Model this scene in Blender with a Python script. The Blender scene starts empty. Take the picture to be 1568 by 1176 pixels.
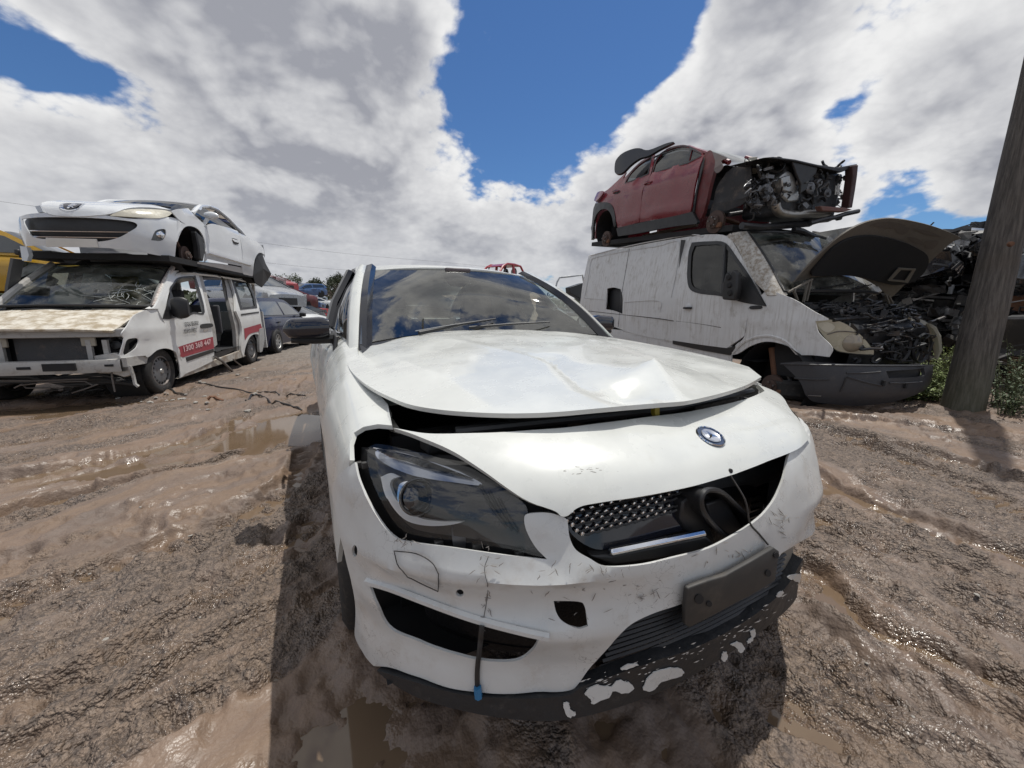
import bpy, bmesh, math, random
import numpy as np
from mathutils import Vector, Matrix
from mathutils.bvhtree import BVHTree
from mathutils.geometry import delaunay_2d_cdt
random.seed(7)
rng = np.random.default_rng(7)
sc = bpy.context.scene
COL = sc.collection
R = math.radians
# ------------------------------------------------------------------ camera
CAM = Vector((-0.885, -1.45, 1.105)); YAW = R(26.2); PIT = R(10.55); FPX = 605.0
cam = bpy.data.cameras.new("camera"); camo = bpy.data.objects.new("camera", cam); COL.objects.link(camo)
camo.location = CAM; camo.rotation_euler = (math.pi/2-PIT, 0, -YAW)
cam.sensor_width = 36; cam.lens = FPX/1568*36; cam.clip_end = 5000; cam.clip_start = 0.02
sc.camera = camo
sc.view_settings.view_transform = 'Standard'; sc.view_settings.look = 'None'
sc.cycles.max_bounces = 6; sc.cycles.diffuse_bounces = 2; sc.cycles.glossy_bounces = 3; sc.cycles.transmission_bounces = 4; sc.cycles.transparent_max_bounces = 8
sc.view_settings.exposure = 0.0; sc.view_settings.gamma = 1
# ------------------------------------------------------------------ sun
SUND = Vector((0.29, 0.10, 1.0)).normalized()
SUN_EL = math.asin(SUND.z); SUN_AZ = math.atan2(SUND.x, SUND.y)
sun = bpy.data.lights.new("sun", 'SUN'); suno = bpy.data.objects.new("sun", sun); COL.objects.link(suno)
sun.energy = 3.6; sun.angle = R(0.55); sun.color = (1, 0.965, 0.9)
suno.rotation_euler = SUND.to_track_quat('Z', 'Y').to_euler()
# ------------------------------------------------------------------ camera rays (photo pixels 1568x1176)
_FW = Vector((math.sin(YAW)*math.cos(PIT), math.cos(YAW)*math.cos(PIT), -math.sin(PIT)))
_RT = _FW.cross(Vector((0, 0, 1))).normalized(); _UP = _RT.cross(_FW)
def ray(px, py): return _FW*FPX + _RT*(px-784) - _UP*(py-588)
# ------------------------------------------------------------------ world: Nishita sky + procedural clouds
def N(nt, typ, **kw):
    n = nt.nodes.new(typ)
    for k, v in kw.items():
        if k.startswith('i_'): n.inputs[int(k[2:])].default_value = v
        else: setattr(n, k, v)
    return n
def mth(nt, op, a, b=None, c=None, clamp=False):
    n = nt.nodes.new('ShaderNodeMath'); n.operation = op; n.use_clamp = clamp
    for i, x in enumerate((a, b, c)):
        if x is None: continue
        if isinstance(x, (int, float)): n.inputs[i].default_value = x
        else: nt.links.new(x, n.inputs[i])
    return n.outputs[0]
def vmath(nt, op, a, b=None, out=0):
    n = nt.nodes.new('ShaderNodeVectorMath'); n.operation = op
    for i, x in enumerate((a, b)):
        if x is None: continue
        if isinstance(x, (int, float)): n.inputs['Scale'].default_value = x
        elif isinstance(x, (tuple, Vector)): n.inputs[i].default_value = x
        else: nt.links.new(x, n.inputs['Scale'] if (op == 'SCALE' and i == 1) else n.inputs[i])
    return n.outputs[out]
def smooth(nt, x, a, b):
    n = nt.nodes.new('ShaderNodeMapRange'); n.interpolation_type = 'SMOOTHSTEP'
    nt.links.new(x, n.inputs[0]); n.inputs[1].default_value = a; n.inputs[2].default_value = b
    return n.outputs[0]
def mixc(nt, f, a, b, mode='MIX'):
    n = nt.nodes.new('ShaderNodeMix'); n.data_type = 'RGBA'; n.blend_type = mode
    if isinstance(f, (int, float)): n.inputs[0].default_value = f
    else: nt.links.new(f, n.inputs[0])
    for i, x in ((6, a), (7, b)):
        if isinstance(x, (tuple, list)): n.inputs[i].default_value = tuple(x)+((1,) if len(x) == 3 else ())
        else: nt.links.new(x, n.inputs[i])
    return n.outputs[2]
# cloud masses and clear gaps, as directions: (photo px, px, angular radius, weight)
BLOBS = [(880, 95, .24, -.34), (770, 180, .11, -.26), (700, 70, .09, -.12), (960, 120, .15, -.24), (860, -150, .32, -.30), (1000, 30, .10, -.16),
         (95, 112, .07, -.22), (0, 85, .07, -.20), (210, 132, .06, -.14), (290, 150, .05, -.12), (330, 150, .05, -.14), (600, 40, .07, .14),
         (420, 60, .30, .12), (560, 180, .22, .16), (640, 110, .12, .16), (150, 20, .25, .10), (240, 250, .07, -.07), (420, 250, .06, -.06), (480, 20, .05, -.08), (30, 260, .2, .12),
         (1170, 90, .20, .22), (1110, 30, .1, .14), (1320, 110, .08, -.11), (1400, 30, .13, -.11), (1540, 20, .12, -.14), (1470, 120, .16, .18), (1540, 190, .12, .10),
         (960, 250, .17, .24), (800, 330, .25, .18), (1060, 200, .12, .18), (1200, 230, .14, .12), (1330, 330, .10, -.14), (1280, 190, .06, -.06), (1440, 250, .16, .12), (1400, 330, .08, .04), (1120, 320, .2, .16), (1500, 330, .1, .05), (700, 300, .05, -.06), (820, 285, .05, -.05),
         (350, 300, .3, .14), (600, 380, .3, .10), (742, 50, .028, .17), (764, 68, .030, .17), (788, 78, .022, .13), (700, 22, .03, .10), (1335, 55, .075, -.10), (1120, -40, .15, .26), (1200, 20, .14, .18), (1470, 80, .13, .20), (1290, 235, .05, -.24), (1380, 300, .08, -.22), (1440, 215, .06, -.16), (1300, 160, .05, -.16), (570, 50, .03, -.14), (500, 330, .08, -.05), (730, 300, .035, -.12)]
# the same broken cloud goes on overhead and behind: masses seen mirrored in the sedan's windscreen
for _px, _py, _r, _w in ((590, 440, .24, .22), (690, 480, .14, .12), (860, 480, .14, .20)):
    _d = ray(_px, _py).normalized(); _n = Vector((0, -.60, .80)); _d = _d-_n*2*_d.dot(_n); BLOBS.append((_d, None, _r, _w))
world = bpy.data.worlds.new("World"); sc.world = world; world.use_nodes = True
wt = world.node_tree; wt.nodes.clear()
def cloud_group(name, detail):
    g = bpy.data.node_groups.new(name, 'ShaderNodeTree')
    g.interface.new_socket('Vector', in_out='INPUT', socket_type='NodeSocketVector')
    g.interface.new_socket('Value', in_out='OUTPUT', socket_type='NodeSocketFloat')
    gi = g.nodes.new('NodeGroupInput'); go = g.nodes.new('NodeGroupOutput')
    d = vmath(g, 'NORMALIZE', gi.outputs[0])
    sx = g.nodes.new('ShaderNodeSeparateXYZ'); g.links.new(d, sx.inputs[0])
    zz = mth(g, 'MAXIMUM', sx.outputs[2], 0.0)
    inv = mth(g, 'DIVIDE', 1.0, mth(g, 'ADD', mth(g, 'MULTIPLY', zz, .8), 0.42))
    cb = g.nodes.new('ShaderNodeCombineXYZ')
    g.links.new(mth(g, 'MULTIPLY', sx.outputs[0], inv), cb.inputs[0]); g.links.new(mth(g, 'MULTIPLY', sx.outputs[1], inv), cb.inputs[1])
    g.links.new(mth(g, 'MULTIPLY', sx.outputs[2], mth(g, 'MULTIPLY', inv, 1.15)), cb.inputs[2])
    n1 = N(g, 'ShaderNodeTexNoise'); g.links.new(cb.outputs[0], n1.inputs['Vector'])
    n1.inputs['Scale'].default_value = 2.3; n1.inputs['Detail'].default_value = detail; n1.inputs['Roughness'].default_value = .56; n1.inputs['Distortion'].default_value = .15
    # rounded billows: inverted cell distance at three sizes
    wob = N(g, 'ShaderNodeTexNoise'); wob.inputs['Scale'].default_value = 5; wob.inputs['Detail'].default_value = 3; g.links.new(cb.outputs[0], wob.inputs['Vector'])
    wv = vmath(g, 'ADD', cb.outputs[0], vmath(g, 'SCALE', wob.outputs['Color'], .10))
    acc = mth(g, 'MULTIPLY_ADD', n1.outputs[0], 1.35, -.175)
    for sc_, w_ in ((4.2, .17), (9.5, .12), (21.0, .075), (46.0, .04))[:4 if detail > 6 else 2]:
        n2 = N(g, 'ShaderNodeTexVoronoi'); n2.feature = 'F1'; g.links.new(wv, n2.inputs['Vector']); n2.inputs['Scale'].default_value = sc_
        acc = mth(g, 'ADD', acc, mth(g, 'MULTIPLY', mth(g, 'SUBTRACT', .48, n2.outputs['Distance']), w_))
    g.links.new(acc, go.inputs[0])
    return g
G_HI = cloud_group('cloud_detail', 9); G_LO = cloud_group('cloud_shape', 4)
tc = N(wt, 'ShaderNodeTexCoord'); wd = tc.outputs['Generated']
masses = None
for px, py, r, w in BLOBS:
    c = px if py is None else ray(px, py).normalized()
    q = mth(wt, 'DIVIDE', vmath(wt, 'DISTANCE', wd, tuple(c), out=1), r)
    e = mth(wt, 'MULTIPLY', mth(wt, 'EXPONENT', mth(wt, 'MULTIPLY', mth(wt, 'MULTIPLY', q, q), -1.0)), w)
    masses = e if masses is None else mth(wt, 'ADD', masses, e)
def cg(grp, vec):
    n = wt.nodes.new('ShaderNodeGroup'); n.node_tree = grp; wt.links.new(vec, n.inputs[0]); return mth(wt, 'ADD', n.outputs[0], masses)
D0 = cg(G_HI, wd); L0 = cg(G_LO, wd)
D1 = cg(G_LO, vmath(wt, 'ADD', wd, tuple(SUND*0.05)))
D2 = cg(G_LO, vmath(wt, 'ADD', wd, tuple(SUND*0.16)))
world.cycles.sampling_method = 'MANUAL'; world.cycles.sample_map_resolution = 256
CLOUD_T = 0.44
sxw = wt.nodes.new('ShaderNodeSeparateXYZ'); wt.links.new(wd, sxw.inputs[0])
haze = smooth(wt, sxw.outputs[2], .32, .0)
low = smooth(wt, sxw.outputs[2], .12, .0)
mask = mth(wt, 'MAXIMUM', smooth(wt, D0, CLOUD_T-.05, CLOUD_T+.08), mth(wt, 'MULTIPLY', low, .97))
thick = smooth(wt, mth(wt, 'MULTIPLY_ADD', L0, .75, mth(wt, 'MULTIPLY', D0, .25)), CLOUD_T+.05, CLOUD_T+.42)
lit = smooth(wt, mth(wt, 'SUBTRACT', L0, D1), -.10, .13)      # 1 where the cloud thins towards the sun
over = smooth(wt, D2, CLOUD_T-.02, CLOUD_T+.30)               # cloud standing between this point and the sun
dark = mth(wt, 'MULTIPLY', mth(wt, 'MULTIPLY_ADD', thick, .54, mth(wt, 'MULTIPLY', over, .45)), mth(wt, 'MULTIPLY_ADD', lit, -.55, 1.0), clamp=True)
dark = mth(wt, 'SUBTRACT', dark, mth(wt, 'MULTIPLY', mth(wt, 'SUBTRACT', mth(wt, 'SUBTRACT', D0, L0), .012), 2.6), clamp=True)
ccol = mixc(wt, dark, (1.27, 1.27, 1.27), (.50, .515, .58))
ccol = mixc(wt, mth(wt, 'MULTIPLY', haze, .45), ccol, (.70, .73, .79))
sky = N(wt, 'ShaderNodeTexSky'); sky.sky_type = 'NISHITA'; sky.sun_disc = False
sky.sun_elevation = SUN_EL; sky.sun_rotation = SUN_AZ; sky.air_density = 1.1; sky.dust_density = .15; sky.ozone_density = 3.2
bsky = N(wt, 'ShaderNodeBackground'); bsky.inputs[1].default_value = .075; wt.links.new(mixc(wt, 1.0, sky.outputs[0], (.62, .88, 1.18), 'MULTIPLY'), bsky.inputs[0])
bcl = N(wt, 'ShaderNodeBackground'); bcl.inputs[1].default_value = .68; wt.links.new(ccol, bcl.inputs[0])
mx = N(wt, 'ShaderNodeMixShader'); wt.links.new(mask, mx.inputs[0]); wt.links.new(bsky.outputs[0], mx.inputs[1]); wt.links.new(bcl.outputs[0], mx.inputs[2])
wo = N(wt, 'ShaderNodeOutputWorld'); wt.links.new(mx.outputs[0], wo.inputs[0])

# ------------------------------------------------------------------ helpers: frames, things, meshes
class Frame:
    """local axes: x to the image right, y to the rear of the vehicle, z up"""
    def __init__(s, o, yaw=0.0, rx=0.0, ry=0.0):
        s.M = Matrix.Translation(Vector(o)) @ Matrix.Rotation(yaw, 4, 'Z') @ Matrix.Rotation(rx, 4, 'X') @ Matrix.Rotation(ry, 4, 'Y')
        s.I = s.M.inverted(); s.o = s.I @ CAM; s.R3 = s.I.to_3x3()
    def rl(s, px, py): return s.R3 @ ray(px, py)
    def at(s, px, py, x=None, y=None, z=None):
        d = s.rl(px, py)
        if x is not None: t = (x-s.o.x)/d.x
        elif y is not None: t = (y-s.o.y)/d.y
        else: t = (z-s.o.z)/d.z
        return s.o + d*t
WORLD = Frame((0, 0, 0))
def tag(o, label=None, cat=None, group=None, kind=None):
    if label: o['label'] = label
    if cat: o['category'] = cat
    if group: o['group'] = group
    if kind: o['kind'] = kind
    return o
def thing(name, label, cat, frame=None, group=None):
    o = bpy.data.objects.new(name, None); COL.objects.link(o); o.empty_display_size = .1
    if frame is not None:
        o.location = frame.M.to_translation(); o.rotation_euler = frame.M.to_euler()
    return tag(o, label, cat, group)
def copy_tree(o, parent=None):
    c = o.copy(); COL.objects.link(c)
    if parent is not None: c.parent = parent
    for ch in list(o.children): copy_tree(ch, c)
    return c
def link_mesh(name, me, mat, parent=None, smooth=True, ang=35, solid=0.0, bevel=0.0, sub=0, off=-1):
    if mat is not None:
        for m in (mat if isinstance(mat, (list, tuple)) else [mat]): me.materials.append(m)
    if smooth:
        me.polygons.foreach_set('use_smooth', [True]*len(me.polygons))
        try: me.set_sharp_from_angle(angle=R(ang))
        except Exception: pass
    o = bpy.data.objects.new(name, me); COL.objects.link(o)
    if parent is not None: o.parent = parent
    if sub:
        m = o.modifiers.new('sub', 'SUBSURF'); m.levels = sub; m.render_levels = sub
    if solid:
        m = o.modifiers.new('solid', 'SOLIDIFY'); m.thickness = solid; m.offset = off
        if smooth and not bevel: m = o.modifiers.new('crisp', 'EDGE_SPLIT'); m.split_angle = R(max(ang, 45))
    if bevel:
        m = o.modifiers.new('bevel', 'BEVEL'); m.width = bevel; m.segments = 2; m.limit_method = 'ANGLE'; m.angle_limit = R(40)
    return o
class MB:
    def __init__(s): s.v = []; s.f = []; s.mi = []; s.m = 0
    def add(s, vs, fs):
        b = len(s.v); s.v += [tuple(p) for p in vs]; s.f += [tuple(i+b for i in f) for f in fs]; s.mi += [s.m]*len(fs); return s
    def box(s, c, sz, M=None):
        x, y, z = (q/2 for q in sz)
        vs = [Vector((sx*x, sy*y, sz_*z)) for sx in (-1, 1) for sy in (-1, 1) for sz_ in (-1, 1)]
        if M is not None: vs = [M @ p for p in vs]
        c = Vector(c)
        return s.add([p+c for p in vs], [(0, 1, 3, 2), (4, 6, 7, 5), (0, 4, 5, 1), (2, 3, 7, 6), (0, 2, 6, 4), (1, 5, 7, 3)])
    def bar(s, a, b, w, h, up=(0, 0, 1)):
        a = Vector(a); b = Vector(b); t = (b-a).normalized(); r = t.cross(Vector(up))
        if r.length < 1e-4: r = t.cross(Vector((1, 0, 0)))
        r.normalize(); u = r.cross(t)
        vs = [p + r*(sx*w/2) + u*(sy*h/2) for p in (a, b) for sx, sy in ((-1, -1), (1, -1), (1, 1), (-1, 1))]
        return s.add(vs, [(3, 2, 1, 0), (4, 5, 6, 7), (0, 1, 5, 4), (1, 2, 6, 5), (2, 3, 7, 6), (3, 0, 4, 7)])
    def tube(s, path, r, n=8, closed=False, caps=True):
        P = [Vector(p) for p in path]; L = len(P); rs = r if isinstance(r, (list, tuple)) else [r]*L
        vs = []; fs = []; prev = None
        for i in range(L):
            t = (P[(i+1) % L]-P[i-1]) if closed else (P[min(i+1, L-1)]-P[max(i-1, 0)])
            t = t.normalized() if t.length > 1e-9 else Vector((0, 0, 1))
            if prev is None:
                a = Vector((0, 0, 1)) if abs(t.z) < .9 else Vector((1, 0, 0)); u = (a - t*a.dot(t)).normalized()
            else:
                u = prev - t*prev.dot(t); u = u.normalized() if u.length > 1e-6 else t.orthogonal().normalized()
            prev = u; w = t.cross(u)
            vs += [P[i] + (u*math.cos(2*math.pi*k/n)+w*math.sin(2*math.pi*k/n))*rs[i] for k in range(n)]
        for i in range(L if closed else L-1):
            j = (i+1) % L
            fs += [(i*n+k, i*n+(k+1) % n, j*n+(k+1) % n, j*n+k) for k in range(n)]
        if caps and not closed: fs += [tuple(range(n))[::-1], tuple((L-1)*n+k for k in range(n))]
        return s.add(vs, fs)
    def lathe(s, prof, c, axis, n=24, closed=False):
        """prof: list of (radius, distance along axis)"""
        ax = Vector(axis).normalized(); u = ax.orthogonal().normalized(); w = ax.cross(u); c = Vector(c)
        vs = [c + ax*h + (u*math.cos(2*math.pi*k/n)+w*math.sin(2*math.pi*k/n))*r for r, h in prof for k in range(n)]
        L = len(prof)
        fs = [(i*n+k, i*n+(k+1) % n, ((i+1) % L)*n+(k+1) % n, ((i+1) % L)*n+k) for i in range(L if closed else L-1) for k in range(n)]
        return s.add(vs, fs)
    def ngon(s, pts): return s.add(pts, [tuple(range(len(pts)))])
    def prism(s, pts, ext):
        e = Vector(ext); n = len(pts); a = [Vector(p) for p in pts]
        return s.add(a+[p+e for p in a], [tuple(range(n))[::-1], tuple(range(n, 2*n))]+[(i, (i+1) % n, n+(i+1) % n, n+i) for i in range(n)])
    def grid(s, rows, closed=False):
        m = len(rows); n = len(rows[0]); vs = [p for r in rows for p in r]
        return s.add(vs, [(i*n+j, i*n+(j+1) % n, (i+1)*n+(j+1) % n, (i+1)*n+j) for i in range(m-1) for j in range(n if closed else n-1)])
    def mesh(s, name):
        me = bpy.data.meshes.new(name); me.from_pydata(s.v, [], s.f)
        return me
    def build(s, name, mat, parent=None, recalc=True, **kw):
        me = s.mesh(name)
        if recalc:
            bm = bmesh.new(); bm.from_mesh(me); bmesh.ops.recalc_face_normals(bm, faces=bm.faces); bm.to_mesh(me); bm.free()
        if isinstance(mat, (list, tuple)): me.polygons.foreach_set('material_index', s.mi)
        return link_mesh(name, me, mat, parent, **kw)
def crv(pts, closed=True, n=5):
    """Catmull-Rom through 2D/3D points; a point with a trailing True (3rd/4th item) is a corner"""
    P = []; C = []
    for p in pts:
        p = tuple(p); c = False
        if isinstance(p[-1], bool): c = p[-1]; p = p[:-1]
        P.append(np.array(p, float)); C.append(c)
    L = len(P); out = []
    for i in range(L if closed else L-1):
        p1 = P[i]; p2 = P[(i+1) % L]
        p0 = P[i-1] if (closed or i > 0) and not C[i] else 2*p1-p2
        p3 = P[(i+2) % L] if (closed or i+2 < L) and not C[(i+1) % L] else 2*p2-p1
        for k in range(n):
            t = k/n
            out.append(tuple(.5*((2*p1)+(-p0+p2)*t+(2*p0-5*p1+4*p2-p3)*t*t+(-p0+3*p1-3*p2+p3)*t**3)))
    if not closed: out.append(tuple(P[-1]))
    return out
def inpoly(x, y, poly):
    poly = np.asarray(poly); c = np.zeros(np.shape(x), bool); j = len(poly)-1
    for i in range(len(poly)):
        xi, yi = poly[i]; xj, yj = poly[j]
        c ^= ((yi > y) != (yj > y)) & (x < (xj-xi)*(y-yi)/((yj-yi) if yj != yi else 1e-12)+xi); j = i
    return c
def segdist(x, y, poly, closed=True):
    x = np.asarray(x); d = np.full(x.shape, 1e9); n = len(poly)
    for i in range(n if closed else n-1):
        a = np.array(poly[i]); b = np.array(poly[(i+1) % n]); ab = b-a; l = max(ab@ab, 1e-12)
        t = np.clip(((x-a[0])*ab[0]+(y-a[1])*ab[1])/l, 0, 1)
        d = np.minimum(d, np.hypot(x-a[0]-t*ab[0], y-a[1]-t*ab[1]))
    return d
def cdt(outline, holes=(), res=.05):
    """triangulate a 2D region with holes and interior points; returns pts, tris"""
    pts = []; edges = []
    for loop in [outline]+list(holes):
        b = len(pts); n = len(loop); pts += [tuple(p[:2]) for p in loop]
        edges += [(b+i, b+(i+1) % n) for i in range(n)]
    O = np.asarray([p[:2] for p in outline]); lo = O.min(0); hi = O.max(0)
    gx, gy = np.meshgrid(np.arange(lo[0]+res*.5, hi[0], res), np.arange(lo[1]+res*.5, hi[1], res*.87))
    gx = gx + (np.arange(gx.shape[0]) % 2)[:, None]*res*.5
    gx = gx.ravel(); gy = gy.ravel()
    ok = inpoly(gx, gy, O) & (segdist(gx, gy, O) > res*.45)
    for h in holes:
        h = np.asarray([p[:2] for p in h]); ok &= ~inpoly(gx, gy, h) & (segdist(gx, gy, h) > res*.45)
    pts += list(zip(gx[ok], gy[ok]))
    V, E_, F, *_ = delaunay_2d_cdt([Vector(p) for p in pts], edges, [], 0, 1e-6)
    V = np.array([tuple(p) for p in V]); F = np.array([f for f in F if len(f) == 3])
    cx = V[F].mean(1); ok = inpoly(cx[:, 0], cx[:, 1], O)
    for h in holes: ok &= ~inpoly(cx[:, 0], cx[:, 1], np.asarray([p[:2] for p in h]))
    return V, F[ok]
class Surf:
    """parametric surface f(u,v) in a frame's local coordinates, with ray casting from photo pixels"""
    def __init__(s, f, u0, u1, v0, v1, nu=60, nv=40, frame=WORLD):
        s.f = f; s.fr = frame; s.us = np.linspace(u0, u1, nu); s.vs = np.linspace(v0, v1, nv)
        s.nu = nu; V = [Vector(f(u, v)) for v in s.vs for u in s.us]
        s.uv = [(u, v) for v in s.vs for u in s.us]; s.V = V
        s.F = []
        for j in range(nv-1):
            for i in range(nu-1):
                a = j*nu+i; s.F += [(a, a+1, a+nu+1), (a, a+nu+1, a+nu)]
        s.bvh = BVHTree.FromPolygons(V, s.F)
        s.sg = 1; um = (u0+u1)/2; vm = (v0+v1)/2; s.sg = 1 if s.nrm(um, vm).dot(s.fr.o-Vector(f(um, vm))) > 0 else -1
    def nrm(s, u, v, e=1e-3):
        n = (Vector(s.f(u+e, v))-Vector(s.f(u-e, v))).cross(Vector(s.f(u, v+e))-Vector(s.f(u, v-e)))
        return n.normalized()*s.sg if n.length > 1e-12 else Vector((0, 0, 0))
    def hit(s, px, py):
        o = s.fr.o; d = s.fr.rl(px, py).normalized()
        loc, nor, idx, dist = s.bvh.ray_cast(o, d)
        if loc is None:
            # nearest surface point to the ray
            best = min(range(len(s.V)), key=lambda i: ((s.V[i]-o)-d*((s.V[i]-o).dot(d))).length)
            return s.uv[best]
        a, b, c = (s.V[i] for i in s.F[idx]); A, B, C = (np.array(s.uv[i]) for i in s.F[idx])
        n = (b-a).cross(c-a); ar = n.length_squared
        w1 = (b-loc).cross(c-loc).dot(n)/ar; w2 = (c-loc).cross(a-loc).dot(n)/ar
        return tuple(A*w1+B*w2+C*(1-w1-w2))
    def uvs(s, pix): return [s.hit(p[0], p[1]) for p in pix]
    def panel(s, name, outline, holes=(), res=.05, mat=None, parent=None, off=0.0, px=True, disp=None, **kw):
        o = s.uvs(outline) if px else outline
        hs = [s.uvs(h) if px else h for h in holes]
        V, F = cdt(o, hs, res)
        P = []
        for u, v in V:
            p = Vector(s.f(u, v))
            if off or disp:
                n = s.nrm(u, v)
                p = p + n*(off+(disp(u, v) if disp else 0))
            P.append(p)
        me = bpy.data.meshes.new(name); me.from_pydata([tuple(p) for p in P], [], [tuple(map(int, f)) for f in F])
        orient(me, s.fr.o)
        return link_mesh(name, me, mat, parent, **kw)
def orient(me, o):
    """face normals towards point o"""
    if not me.polygons: return
    sgn = sum(p.normal.dot(o-p.center)*p.area for p in me.polygons)
    bm = bmesh.new(); bm.from_mesh(me); bmesh.ops.recalc_face_normals(bm, faces=bm.faces)
    s2 = sum(f.normal.dot(o-f.calc_center_median())*f.calc_area() for f in bm.faces)
    if s2 < 0: bmesh.ops.reverse_faces(bm, faces=bm.faces)
    bm.to_mesh(me); bm.free()
def plate(fr, name, pix, mat, parent, x=None, y=None, z=None, holes=(), res=.12, bulge=None, solid=.012, n=5, smooth_outline=True, off=0, local=False, sub=False, **kw):
    """a panel traced from photo pixels on the local plane x=, y= or z= of a frame (or local 2D points), with depth"""
    ax = 0 if x is not None else 1 if y is not None else 2
    val = x if x is not None else y if y is not None else z
    ij = [i for i in range(3) if i != ax]
    def loop(pp):
        pp = crv(pp, n=n) if smooth_outline else [tuple(p[:2]) for p in pp]
        if local: return [tuple(p[:2]) for p in pp]
        q = [fr.at(p[0], p[1], x=x, y=y, z=z) for p in pp]
        return [(p[ij[0]], p[ij[1]]) for p in q]
    V, F = cdt(loop(pix), [loop(h) for h in holes], res)
    P = []
    for a, b in V:
        p = [0, 0, 0]; p[ij[0]] = a; p[ij[1]] = b; p[ax] = val + (bulge(a, b) if bulge else 0)+off
        P.append(tuple(p))
    me = bpy.data.meshes.new(name); me.from_pydata(P, [], [tuple(map(int, f)) for f in F])
    orient(me, fr.o)
    return link_mesh(name, me, mat, parent, solid=solid, **kw)
# ------------------------------------------------------------------ numpy value noise
def vnoise(x, y, seed=0):
    x = np.asarray(x, float); y = np.asarray(y, float)
    xi = np.floor(x).astype(np.int64); yi = np.floor(y).astype(np.int64); fx = x-xi; fy = y-yi
    fx = fx*fx*fx*(fx*(fx*6-15)+10); fy = fy*fy*fy*(fy*(fy*6-15)+10)
    def h(a, b):
        n = (a*374761393+b*668265263+seed*974634777) & 0x7fffffff
        n = ((n ^ (n >> 13))*1274126177) & 0x7fffffff
        return ((n ^ (n >> 16)) & 0xffff)/65535.0
    return (h(xi, yi)*(1-fx)+h(xi+1, yi)*fx)*(1-fy)+(h(xi, yi+1)*(1-fx)+h(xi+1, yi+1)*fx)*fy
def fbm(x, y, oct=5, seed=0, rough=.5):
    a = 1; t = 0; s = 0
    for o in range(oct):
        t = t+a*(vnoise(x*2**o+o*17.3, y*2**o-o*9.1, seed+o)-.5); s += a; a *= rough
    return t/s*2
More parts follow.
